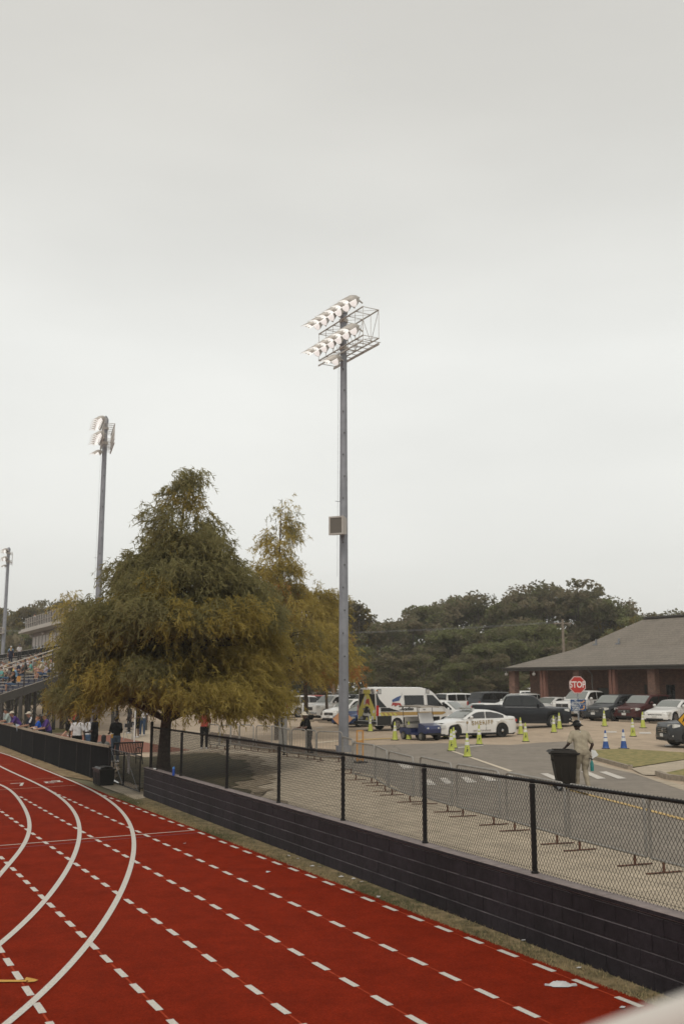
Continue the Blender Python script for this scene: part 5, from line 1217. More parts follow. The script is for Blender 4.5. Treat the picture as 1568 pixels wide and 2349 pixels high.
mb=MB(); mb.box((xr-.03,0,2.34),(.03,.7,.24)); mb.build('route_panel',ylw,t)
for s in (-1,1):
    mb=MB(); mb.box((xr-.04,s*.60,2.44),(.06,.26,.14)); mb.box((xr-.04,s*.66,2.26),(.06,.14,.14)); mb.build('beacon_frame',M_galv,t)
    mb=MB(); mb.box((xr-.045,s*.26,1.30),(.03,.22,.10)); mb.build('door_handle',M_chrome,t)
    mb=MB(); mb.plate([(xr-.02,s*.30,1.62),(xr-.02,s*.62,1.62),(xr-.02,s*.56,2.08),(xr-.02,s*.30,2.08)],.002,(-1,0,0)); 
mb=MB(); mb.box((xr-.16,0,.50),(.38,1.9,.14)); mb.box((xr-.30,0,.42),(.2,1.4,.06)); mb.build('rear_step',M_under,t)
mb=MB(); mb.ball((xr+.1,.3,2.68),.07,8); mb.tube([(xr+.1,.3,2.6),(xr+.1,.3,2.7)],.04,6); mb.build('roof_antenna',M_under,t)
place(t,4.15,64.0,34)
# ------------------------------------------------------------ golf cart
t=thing('golf_cart','blue golf cart with grey seats and a striped canopy in front of the ambulance','golf cart')
bc=mat('blue cart body',(.020,.032,.105),.3,var=.08,coat=.4); seatm=mat('grey vinyl seat',(.36,.34,.31),.6,var=.08)
mb=MB()
def slab(pts,y0,y1): 
    n=len(pts); mb.add([(x,y0,z) for x,z in pts]+[(x,y1,z) for x,z in pts],[tuple(range(n-1,-1,-1)),tuple(range(n,2*n))]+[(i,(i+1)%n,n+(i+1)%n,n+i) for i in range(n)])
slab([(1.22,.38),(1.25,.62),(1.12,.80),(.62,.93),(.55,.90),(.50,.38)],-.52,.52); slab([(.55,.28),(.55,.40),(-.3,.40),(-.3,.28)],-.56,.56); slab([(-.15,.28),(-.1,.62),(-1.1,.66),(-1.22,.5),(-1.15,.3)],-.56,.56)
mb.build('body',bc,t,30)
mb=MB(); mb.box((-.35,0,.74),(.52,1.05,.16)); mb.box((-.66,0,1.02),(.12,1.08,.46)); mb.box((-1.0,0,.74),(.42,1.0,.14)); mb.build('seat',seatm,t)
mb=MB()
for s in (-1,1):
    mb.tube([(.62,s*.50,.85),(.42,s*.52,1.78)],.018,6); mb.tube([(-.80,s*.52,.6),(-.86,s*.54,1.78)],.018,6)
mb.tube([(-.58,-.54,.95),(-.58,.54,.95)],.02,6); mb.build('canopy_frame',M_under,t)
mb=MB(); P=[]
for i,x in enumerate(np.linspace(-1.15,.95,6)):
    for j,y_ in enumerate(np.linspace(-.62,.62,5)): P.append((x,y_,1.82+.05*math.sin(math.pi*i/5)+.03*math.sin(math.pi*j/4)))
nP=len(P); mb.add(P+[(a,b,c-.07) for a,b,c in P],[(i*5+j,(i+1)*5+j,(i+1)*5+j+1,i*5+j+1) for i in range(5) for j in range(4)]+[(nP+i*5+j,nP+i*5+j+1,nP+(i+1)*5+j+1,nP+(i+1)*5+j) for i in range(5) for j in range(4)]+[(j,j+1,nP+j+1,nP+j) for j in range(4)]+[(25+j+1,25+j,nP+25+j,nP+25+j+1) for j in range(4)]+[((i+1)*5,i*5,nP+i*5,nP+(i+1)*5) for i in range(5)]+[(i*5+4,(i+1)*5+4,nP+(i+1)*5+4,nP+i*5+4) for i in range(5)])
mb.build('canopy',mat('tan canopy vinyl',(.40,.36,.31),.6,var=.1),t,30)
mb=MB()
for y_ in (-.45,-.15,.15,.45): mb.bar((-1.15,y_,1.885),(.95,y_,1.885),.05,.01)
for s in (-1,1): mb.bar((-1.16,s*.625,1.80),(.96,s*.625,1.80),.012,.03)
mb.build('canopy_stripe',mat('dark canopy stripe',(.07,.06,.05),.6),t)
mb=MB(); mb.plate([(.64,-.48,.92),(.64,.48,.92),(.45,.48,1.50),(.45,-.48,1.50)],.006,(1,0,.3)); mb.build('windshield',mat('clear acrylic sheet',(.52,.51,.49),.12,var=.03,spec=.8),t)
mb=MB(); mb.tube([(.60,.25,.8),(.28,.25,1.05)],.015,6); mb.tube([(.28+.02*math.cos(a)*0+.0,.25+.16*math.cos(a),1.05+.14*math.sin(a)) for a in np.linspace(0,2*math.pi,13)],.012,5); mb.build('steering_wheel',M_under,t)
for s in (-1,1):
    mb=MB(); mb.ball((1.22,s*.36,.66),(.03,.07,.06),8); mb.build('headlight',M_head,t)
    for x in (.85,-.80): make_wheel(t,x,s*.50,.225,s,M_rim)
mb=MB(); mb.box((1.25,0,.36),(.08,.95,.1)); mb.build('bumper',M_under,t)
place(t,4.0,52.2,-58); t.scale=(.92,)*3
# ------------------------------------------------------------ signs and posts
def stud(mb,p,z1,w=.05): mb.box((p[0],p[1],(p[2]+z1)/2),(w,w*.55,z1-p[2]))
sp_=atd(1326,1650,45.0); base=(sp_[0],45.0,g(sp_[0],45)); D=45.0
t=thing('stop_sign','red octagonal stop sign with two blue plates below it on one steel post','stop sign',base,R(4))
zc=atd(1324,1571,D)[2]-base[2]; Rr=(37/2)*D/F*1.0/math.cos(R(22.5))*1.02
mb=MB(); mb.box((0,0,(zc+.3)/2),(.055,.03,zc+.3)); 
for k in range(22): mb.box((0,-.016,.25+k*.12),(.02,.004,.03),mi=1)
mb.build('post',[M_galv,M_under],t)
oc=lambda r,off: [(r*math.cos(R(22.5+45*k)),off,zc+r*math.sin(R(22.5+45*k))) for k in range(8)]
mb=MB(); mb.plate(oc(Rr,-.030),.006,(0,-1,0)); mb.build('sign_border',mat('sign white edge',(.55,.40,.38),.5,var=.04),t)
mb=MB(); mb.plate(oc(Rr*.90,-.037),.003,(0,-1,0)); mb.build('sign_face',mat('stop red',(.42,.025,.018),.45,var=.05),t)
put_text('lettering','STOP',Rr*.94,mat('sign white',(.68,.62,.60),.5),t,(0,-.043,zc),(1,0,0),(0,0,1),bold=.010,sx=.80)
navy=mat('sign blue',(.018,.060,.165),.5,var=.05); orr=mat('sign orange arrow',(.60,.33,.13),.5)
wv=35*D/F
def zz(v): return atd(1326,v,D)[2]-base[2]
def blue(z1,z0,lines,size,ar):
    mb=MB(); mb.box((0,-.025,(z0+z1)/2),(wv,.01,z1-z0)); mb.build('blue_plate',navy,t)
    for i,(tx,zc_) in enumerate(lines): 
        put_text('lettering',tx,size,M_plate,t,(-wv*.15,-.033,zc_),(1,0,0),(0,0,1),bold=.002,sx=.8)
    mb=MB(); 
    x=wv*.40; zb_=z0+.045
    pts=[(x-.20,zb_),(x-.06,zb_),(x,zb_+.06),(x,z1-.10),(x+.035,z1-.10),(x-.02,z1-.03),(x-.08,z1-.11),(x-.045,z1-.11),(x-.045,zb_+.07),(x-.08,zb_+.04),(x-.17,zb_+.04)]
    mb.plate([(a,-.031,b) for a,b in pts],.003,(0,-1,0)); mb.build('arrow',orr,t)
z1,z0=zz(1604.5),zz(1614.5); blue(z1,z0,[('ALL',z1-(z1-z0)*.28),('DELIVERIES',z1-(z1-z0)*.74)],(z1-z0)*.52,1)
z1,z0=zz(1615.8),zz(1630.5); blue(z1,z0,[('BASEBALL  &',z1-(z1-z0)*.19),('SOFTBALL',z1-(z1-z0)*.51),('COMPLEX',z1-(z1-z0)*.82)],(z1-z0)*.34,1)
# yellow warning sign at the right edge
D=30.0; p=atd(1586,1652,D); t=thing('warning_sign','yellow diamond warning sign cut off by the right edge','road sign',(p[0],D,0),R(3)); rr_=34.5*D/F; zc=p[2]
mb=MB(); mb.tube([(0,.03,0),(0,.03,zc+.3)],.03,8); mb.build('post',M_galv,t)
mb=MB(); mb.plate([(-rr_,-.0,zc),(0,0,zc-rr_),(rr_,0,zc),(0,0,zc+rr_)],.006,(0,-1,0)); mb.build('sign_border',M_under,t)
q=rr_*.93; mb=MB(); mb.plate([(-q,-.009,zc),(0,-.009,zc-q),(q,-.009,zc),(0,-.009,zc+q)],.003,(0,-1,0)); mb.build('sign_face',mat('sign amber yellow',(.56,.29,.012),.5,var=.04),t)
put_text('lettering','AHEAD',.18,M_under,t,(0,-.014,zc),(1,0,0),(0,0,1),bold=.006)
# orange diamond sign seen behind the pole
D=47.0; p=atd(785.5,1649,D); t=thing('roadwork_sign','orange diamond sign standing behind the tall light pole','road sign',(p[0],D,0)); rr_=22.5*D/F; zc=p[2]
mb=MB(); mb.plate([(-rr_,0,zc),(0,0,zc-rr_),(rr_,0,zc),(0,0,zc+rr_)],.006,(0,-1,0)); mb.build('sign_face',mat('faded orange sign',(.52,.27,.14),.55,var=.12,scale=4),t)
mb=MB(); mb.tube([(0,.05,.02),(0,.03,zc)],.02,6); mb.bar((-.35,0,.02),(.35,0,.02),.04,.03); mb.bar((0,-.35,.02),(0,.4,.02),.04,.03); mb.build('stand',M_under,t)
# orange post pair
D=37.0; p=atd(822,1675,D); t=thing('orange_barrier','narrow orange barrier frame behind the steel barricades right of the tall pole','barrier',(p[0]+.05,D,0),R(20)); om=mat('orange plastic',(.50,.25,.07),.5,var=.08)
zt=p[2]; mb=MB()
for x in (-.115,.115): mb.bar((x,0,0),(x,0,zt),.045,.05)
mb.bar((-.115,0,zt-.02),(.115,0,zt-.02),.05,.05); mb.bar((-.115,0,zt-.40),(.115,0,zt-.40),.05,.07); mb.bar((-.115,0,.12),(.115,0,.12),.05,.05); mb.build('frame',om,t); mb=MB(); mb.box((0,0,.03),(.45,.5,.06),top=.9); mb.build('foot',M_under,t)
# grey board and leaning black post by the golden cypress trunk
D=44.0; p=atd(649,1660,D); t=thing('board_sign','grey board standing right of the golden cypress trunk','sign',(p[0],D,0),R(-8)); mb=MB(); w=.36; zt=atd(649,1643,D)[2]
mb.box((0,0,zt/2+.1),(w,.04,zt-.2)); mb.build('board',mat('grey board',(.22,.21,.19),.7,var=.1),t); mb=MB(); mb.bar((-w*.3,-.03,0),(-w*.3,-.03,.3),.04,.04); mb.bar((w*.3,-.03,0),(w*.3,-.03,.3),.04,.04); mb.build('leg',M_galv,t)
D=41.0; p=atd(647,1690,D); mb=MB(); a=atd(645.5,1647,D); mb.tube([(a[0],D,a[2]),(a[0]+.12,D+.02,0)],.028,8); mb.tube([(a[0]+.12,D+.02,0),(a[0]+.12,D+.02,.04)],.09,10); tag(mb.build('bollard',M_black,None,40),'thin leaning black post in front of the grey board','post')
# lantern pole and utility pole
D=95.0; p=atd(766,1478,D); t=thing('lamp_post','slim weathered pole with a small box lamp just left of the tall floodlight pole','lamp post',(p[0],D,g(p[0],D))); z=p[2]-g(p[0],D)
wd=mat('weathered wood pole',(.20,.165,.13),.9,var=.2,scale=6,bump=.3)
mb=MB(); mb.tube([(-.1,0,0),(0,0,z-.4)],[.15,.11],8); mb.build('pole',wd,t,40); mb=MB(); mb.box((-.05,0,z),(.75,.4,.55)); mb.build('lamp_head',mat('pale lamp case',(.45,.43,.40),.5),t); mb=MB(); mb.box((-.05,-.21,z),(.3,.02,.3)); mb.build('lamp_glass',M_under,t)
D=100.0; p=atd(1289,1421,D); t=thing('utility_pole','bare wooden utility pole rising behind the brick building roof','utility pole',(p[0],D,g(p[0],D))); z=p[2]-g(p[0],D)
mb=MB(); mb.tube([(0,0,0),(0,0,z)],[.17,.12],8); mb.build('pole',wd,t,40); mb=MB(); mb.bar((-.9,0,z-.4),(.9,0,z-.4),.1,.12); mb.build('crossarm',wd,t)
for x in (-.8,0,.8):
    mb=MB(); mb.lathe([(.05,0),(.07,.08),(.04,.16)],8,(x,0,z-.34)); mb.build('insulator',M_galv,t)
mb=MB(); a=np.array([p[0],D,p[2]-.3])
for dz,k_ in ((0,0),(.1,.8)):
    for side_,E in ((0,np.array([-60,118,p[2]+1.2])),):
        pts=[a+(E-a)*f+np.array([k_*.0,0,dz-3.2*4*f*(1-f)*.5]) for f in np.linspace(0,1,14)]; mb.tube(pts,.012,4)
tag(mb.build('power_line',M_pole),'pair of thin overhead wires crossing in front of the woodland','cable')
# ------------------------------------------------------------ brick building
brick=bpy.data.materials.new('red brick'); brick.use_nodes=True; T_=brick.node_tree; b=T_.nodes['Principled BSDF']; b.inputs['Roughness'].default_value=.9
co=T_.nodes.new('ShaderNodeTexCoord'); br=T_.nodes.new('ShaderNodeTexBrick'); mp_=T_.nodes.new('ShaderNodeMapping'); mp_.inputs['Rotation'].default_value=(R(90),0,0)
sx_=T_.nodes.new('ShaderNodeSeparateXYZ'); cx_=T_.nodes.new('ShaderNodeCombineXYZ'); ad=T_.nodes.new('ShaderNodeMath'); T_.links.new(co.outputs['Object'],sx_.inputs[0]); T_.links.new(sx_.outputs['X'],ad.inputs[0]); T_.links.new(sx_.outputs['Y'],ad.inputs[1]); T_.links.new(ad.outputs[0],cx_.inputs['X']); T_.links.new(sx_.outputs['Z'],cx_.inputs['Y']); T_.links.new(cx_.outputs[0],br.inputs['Vector'])
br.inputs['Color1'].default_value=(.19,.098,.070,1); br.inputs['Color2'].default_value=(.125,.066,.05,1); br.inputs['Mortar'].default_value=(.24,.17,.13,1); br.inputs['Scale'].default_value=1.0; br.inputs['Brick Width'].default_value=.22; br.inputs['Row Height'].default_value=.075; br.inputs['Mortar Size'].default_value=.008
nn_=T_.nodes.new('ShaderNodeTexNoise'); nn_.inputs['Scale'].default_value=3.5; T_.links.new(co.outputs['Object'],nn_.inputs['Vector']); mx_=T_.nodes.new('ShaderNodeMapRange'); mx_.inputs['To Min'].default_value=.65; mx_.inputs['To Max'].default_value=1.35; T_.links.new(nn_.outputs['Fac'],mx_.inputs['Value']); v_=T_.nodes.new('ShaderNodeVectorMath'); v_.operation='SCALE'; T_.links.new(br.outputs['Color'],v_.inputs[0]); T_.links.new(mx_.outputs[0],v_.inputs['Scale']); T_.links.new(v_.outputs[0],b.inputs['Base Color'])
shing=mat('grey brown shingles',(.20,.175,.145),.95,var=.16,scale=7,bump=.7,bscale=9,stain=.12); T2=shing.node_tree; b2_=T2.nodes['Principled BSDF']; c2_=T2.nodes.new('ShaderNodeTexCoord'); w2_=T2.nodes.new('ShaderNodeTexWave'); w2_.wave_type='BANDS'; w2_.bands_direction='Z'; w2_.wave_profile='SAW'; w2_.inputs['Scale'].default_value=1.9; w2_.inputs['Distortion'].default_value=.5; w2_.inputs['Detail Scale'].default_value=6; T2.links.new(c2_.outputs['Object'],w2_.inputs['Vector'])
m2_=T2.nodes.new('ShaderNodeMapRange'); m2_.inputs['To Min'].default_value=.84; m2_.inputs['To Max'].default_value=1.1; T2.links.new(w2_.outputs['Fac'],m2_.inputs['Value']); v2_=T2.nodes.new('ShaderNodeVectorMath'); v2_.operation='SCALE'; T2.links.new(b2_.inputs['Base Color'].links[0].from_socket,v2_.inputs[0]); T2.links.new(m2_.outputs[0],v2_.inputs['Scale']); T2.links.new(v2_.outputs[0],b2_.inputs['Base Color'])
fas=mat('dark fascia',(.05,.045,.038),.6,var=.1)
K0=np.array([12.8,80.0]); f_=np.array([4.1,-6.0]); f_/=np.linalg.norm(f_); n_=np.array([-f_[1],f_[0]])
rzb=math.atan2(f_[1],f_[0]); gb=.42
bt=thing('brick_building','long low brick building with a hipped shingle roof and columned porch at the right','building',(K0[0],K0[1],gb),rzb)
# local x runs along the front towards the right of the picture, local y runs back
EZ=4.08-gb; LB=46.0; DB=15.6; MI_=3.9; MZ=5.50-gb; RZ=7.86-gb
mb=MB(); A=[(0,0,EZ),(LB,0,EZ),(LB,DB,EZ),(0,DB,EZ)]; M1=[(MI_,MI_,MZ),(LB-MI_,MI_,MZ),(LB-MI_,DB-MI_,MZ),(MI_,DB-MI_,MZ)]; R1=[(DB/2,DB/2,RZ),(LB-DB/2,DB/2,RZ)]
V=A+M1+R1; mb.add(V,[(0,1,5,4),(1,2,6,5),(2,3,7,6),(3,0,4,7),(4,5,9,8),(5,6,9),(6,7,8,9),(7,4,8)])
mb.build('roof',shing,bt)
mb=MB(); mb.bar((DB/2-.1,DB/2,RZ+.03),(LB-DB/2,DB/2,RZ+.03),.5,.10)
for k in range(60): 
    x=DB/2+.2+k*.5
    if x<LB-DB/2: mb.box((x,DB/2,RZ+.10),(.22,.34,.06))
mb.build('ridge_cap',fas,bt)
mb=MB(); mb.bar((0,-.03,EZ-.13),(LB,-.03,EZ-.13),.05,.24); mb.bar((-.03,0,EZ-.13),(-.03,DB,EZ-.13),.05,.24); mb.bar((-.02,-.10,EZ-.03),(LB,-.10,EZ-.03),.13,.10); mb.build('gutter',fas,bt)
mb=MB(); mb.box((LB/2,DB/2,EZ-.12),(LB-.12,DB-.12,.04)); mb.build('soffit',mat('porch ceiling',(.13,.11,.09),.8),bt)
def along(u,off): # local x where the picture column u meets the line at depth off behind the front
    k=float(ray(u,1590)[0]/ray(u,1590)[1]); P0=K0+n_*off; return float((k*P0[1]-P0[0])/(f_[0]-k*f_[1]))
for (ua,ub) in ((1168,1186),(1270,1277),(1284,1291),(1291+8,1300+10),(1433,1441),(1448,1457),(1589,1618),(1722,1742)):
    pass
cols_=[(1155,1190)]
def col(u0,u1,off=.35,w=None):
    a=along(u0,off);b=along(u1,off); w_=w or max(.3,b-a); mb=MB(); mb.box((a+w_/2,off+.25,(EZ-.25)/2-.1),(w_,.5,EZ-.05)); mb.box((a+w_/2,off+.25,.05),(w_+.08,.58,.3)); mb.build('column',brick,bt)
kb=K(1.88,1900,2250)
for x0,x1 in ((255,300),(735,776),(1297,1346)): col(kb(x0,0)[0],kb(x1,0)[0],w=.60 if x0>300 else .62)
for x0 in (485,508,1003,1030): 
    a=along(kb(x0,0)[0],.35); mb=MB(); mb.box((a+.14,.5,(EZ-.25)/2-.1),(.24,.3,EZ-.05)); mb.build('column',mat('red painted post',(.20,.095,.07),.8,var=.1),bt)
WX=along(kb(412,0)[0],2.6)
def wallbox(x0,x1,z0,z1,y=2.6): mb.box(((x0+x1)/2,y+.1,(z0+z1)/2),(x1-x0,.2,z1-z0))
dx0,dx1=along(kb(915,0)[0],2.6),along(kb(1000,0)[0],2.6); w0,w1=along(kb(1432,0)[0],2.6),along(kb(1500,0)[0],2.6); v0,v1=along(kb(1268,0)[0],2.6),along(kb(1290,0)[0],2.6)
mb=MB(); T=EZ-.15
wallbox(WX,dx0,-.6,T); wallbox(dx0,dx1,2.15,T); wallbox(dx1,v0,-.6,T)
for a,b_ in ((v0,v1),(w0,w1)): wallbox(a,b_,-.6,1.0); wallbox(a,b_,2.35,T)
wallbox(v1,w0,-.6,T); wallbox(w1,LB-1,-.6,T); mb.box((WX+.1,(2.6+DB-2)/2,(T-.6)/2),(.2,DB-4.6-.4,T+.6)); mb.build('wall',brick,bt)
mb=MB(); mb.box(((dx0+dx1)/2,2.72,1.07),(dx1-dx0-.1,.06,2.1)); dr=mb.build('door',mat('grey door',(.10,.095,.085),.6),bt); mb=MB(); mb.ball((dx1-.25,2.66,1.0),.045,8); mb.build('handle',M_galv,dr)
for a,b_ in ((v0,v1),(w0,w1)):
    mb=MB(); mb.box(((a+b_)/2,2.75,1.68),(b_-a,.03,1.35)); wn=mb.build('window',M_glass,bt)
    mb=MB(); 
    for x in (a+.03,b_-.03,(a+b_)/2): mb.box((x,2.68,1.68),(.06,.06,1.35))
    mb.box(((a+b_)/2,2.675,1.68),(b_-a,.05,.05)); mb.build('frame',fas,wn); mb=MB(); mb.box(((a+b_)/2,2.57,.97),(b_-a+.2,.14,.07)); mb.build('sill',M_kerb,wn)
mb=MB(); mb.box((LB/2,1.4,-.12),(LB,3.2,.2)); mb.build('porch_floor',M_walk,bt)
for (x,y) in ((920,650),(1093,662)):
    a=along(kb(x,0)[0],4.5)
    z=MZ+(RZ-MZ)*.12; mb=MB(); mb.box((a,4.5,z+.05),(.4,.3,.1)); mb.tube([(a,4.5,z),(a+.05,4.5,z+.45)],.08,8); mb.build('roof_vent',M_galv,bt)
for x in (232,440):
    a=along(kb(x,0)[0],.1); mb=MB(); mb.ball((a,.15,EZ-.5),(.16,.12,.13),8); mb.bar((a,.15,EZ-.4),(a,.15,EZ-.2),.05,.05); mb.build('porch_lamp',mat('pale lamp case',(.45,.43,.40)),bt,40)
for a in (along(kb(850,0)[0],-.12),):
    mb=MB(); mb.tube([(a,-.1,EZ-.2),(a,.3,EZ-.6),(a,.3,0)],.05,8); mb.build('downpipe',fas,bt,40)
# ------------------------------------------------------------ people
SK=[mat('light skin',(.47,.27,.19),.6,var=.05,scale=9),mat('tan skin',(.33,.18,.12),.6,var=.05,scale=9),mat('brown skin',(.115,.060,.040),.6,var=.06,scale=9),mat('dark skin',(.050,.028,.020),.6,var=.06,scale=9)]
CM={}
def cloth(name,c):
    if name not in CM: CM[name]=mat(name+' cloth',c,.9,var=.10,scale=14,bump=.25,bscale=22,spec=.2)
    return CM[name]
CC=dict(white=(.58,.57,.57),purple=(.075,.040,.17),navy=(.018,.022,.045),black=(.010,.010,.010),khaki=(.35,.305,.225),khakid=(.32,.275,.205),jean=(.045,.070,.12),denim=(.06,.10,.17),grey=(.15,.145,.135),red=(.33,.06,.05),teal=(.13,.34,.31),sky=(.20,.32,.46),yellow=(.55,.45,.16),blue=(.02,.09,.42),mint=(.33,.40,.38),plaid=(.46,.44,.50),cream=(.52,.47,.38),pink=(.50,.28,.27),slate=(.06,.08,.11),brown=(.12,.075,.05),char=(.035,.034,.033),orange=(.5,.22,.05))
HC=dict(black=(.010,.008,.007),brown=(.05,.03,.018),dark=(.022,.014,.010),blond=(.36,.24,.11),grey=(.30,.28,.26),red=(.22,.08,.03))
def hairm(k): return mat(k+' hair',HC[k],.7,var=.2,scale=30,bump=.4)
def V3(a): return Vector(a)
def caps(mb,p0,r0,p1,r1,n=10):
    mb.tube([p0,p1],[r0,r1],n); mb.ball(p0,r0,n); mb.ball(p1,r1,n)
POSES={}
BASE=dict(pel=(0,0,.95),neck=(0,.0,1.47),head=(0,.02,1.62),yaw=0,
  kneeL=(-.10,.03,.50),kneeR=(.10,.03,.50),ankL=(-.11,0,.08),ankR=(.11,0,.08),
  elL=(-.27,-.03,1.13),elR=(.27,-.03,1.13),wrL=(-.29,.06,.88),wrR=(.29,.06,.88),sh=.185,w=1.0)
def pose(**k): d=dict(BASE); d.update(k); return d
PD=dict(
 stand=pose(),
 standphone=pose(elL=(-.24,.10,1.15),elR=(.24,.10,1.15),wrL=(-.08,.33,1.30),wrR=(.08,.33,1.30)),
 standhold=pose(elL=(-.25,.02,1.12),elR=(.25,.02,1.12),wrL=(-.14,.27,1.08),wrR=(.14,.27,1.08)),
 stride=pose(kneeL=(-.10,.20,.52),ankL=(-.10,.30,.10),kneeR=(.10,-.02,.50),ankR=(.10,-.32,.14),elL=(-.26,-.10,1.14),wrL=(-.27,-.05,.90),elR=(.26,.05,1.14),wrR=(.26,.22,.95)),
 push=pose(w=1.12,sh=.21,pel=(0,-.02,.94),neck=(.0,.09,1.46),head=(-.02,.17,1.60),kneeL=(-.10,.10,.52),ankL=(-.12,.06,.09),kneeR=(.09,.02,.49),ankR=(.07,-.17,.09),elL=(-.32,.08,1.14),wrL=(-.30,.33,1.03),elR=(.32,.0,1.13),wrR=(.26,.10,.90)),
 lean=pose(pel=(0,-.02,.93),neck=(0,.31,1.36),head=(0,.42,1.49),kneeL=(-.10,.02,.50),ankL=(-.12,-.10,.08),kneeR=(.10,.08,.50),ankR=(.12,.02,.08),elL=(-.24,.42,1.04),wrL=(-.10,.66,1.04),elR=(.24,.42,1.04),wrR=(.10,.68,1.03)),
 leanup=pose(pel=(0,.0,.94),neck=(0,.16,1.43),head=(0,.23,1.58),ankL=(-.12,-.08,.08),elL=(-.25,.28,1.08),wrL=(-.12,.54,1.04),elR=(.25,.28,1.08),wrR=(.14,.56,1.04)),
 sit=pose(pel=(0,0,.50),neck=(0,.07,1.00),head=(0,.11,1.15),kneeL=(-.12,.43,.50),ankL=(-.13,.46,.08),kneeR=(.12,.43,.50),ankR=(.13,.46,.08),elL=(-.25,.10,.72),wrL=(-.10,.33,.62),elR=(.25,.10,.72),wrR=(.10,.33,.62)),
 sitfwd=pose(pel=(0,0,.50),neck=(0,.22,.94),head=(0,.32,1.06),kneeL=(-.15,.43,.52),ankL=(-.14,.42,.08),kneeR=(.15,.43,.52),ankR=(.14,.48,.08),elL=(-.22,.34,.66),wrL=(-.06,.52,.64),elR=(.22,.34,.66),wrR=(.05,.54,.63)),
 sitback=pose(pel=(0,0,.50),neck=(0,-.05,1.00),head=(0,-.03,1.15),kneeL=(-.11,.42,.52),ankL=(-.12,.55,.10),kneeR=(.11,.44,.55),ankR=(.02,.62,.20),elL=(-.27,-.06,.74),wrL=(-.22,.14,.62),elR=(.25,.05,.72),wrR=(.12,.26,.66)),
 sitlook=pose(pel=(0,0,.50),neck=(0,.03,1.00),head=(.01,.06,1.15),yaw=.7,kneeL=(-.12,.43,.50),ankL=(-.13,.46,.08),kneeR=(.12,.43,.50),ankR=(.13,.40,.08),elL=(-.25,.08,.72),wrL=(-.12,.32,.62),elR=(.25,.10,.78),wrR=(.07,.28,.98)))
def hand(mb,w,el,s,curl=.5):
    """palm, thumb and four separate bent fingers of unequal length"""
    w=V3(w); d=(w-V3(el)).normalized(); side=Vector((1,0,0)) if abs(d.x)<.8 else Vector((0,1,0)); side=(side-d*side.dot(d)).normalized(); nrm=d.cross(side)
    if nrm.z>0: nrm=-nrm
    mb.tube([w,w+d*.045,w+d*.085],[.024,.036,.032],8)
    for i,(o,L) in enumerate(((-.028,.062),(-.009,.072),(.010,.068),(.028,.052))):
        a=w+d*.083+side*o; b=a+(d*(1-curl*.3)+nrm*curl*.5).normalized()*L*.5; c=b+(d*(1-curl)+nrm*curl).normalized()*L*.5
        mb.tube([a,b,c],[.0088,.0082,.006],6)
    a=w+d*.02-side*s*-.030; b=a+(d*.7+side*s*.6+nrm*.25).normalized()*.035; c=b+(d*.95+side*s*.1+nrm*.3).normalized()*.028
    mb.tube([a,b,c],[.0115,.010,.007],6)
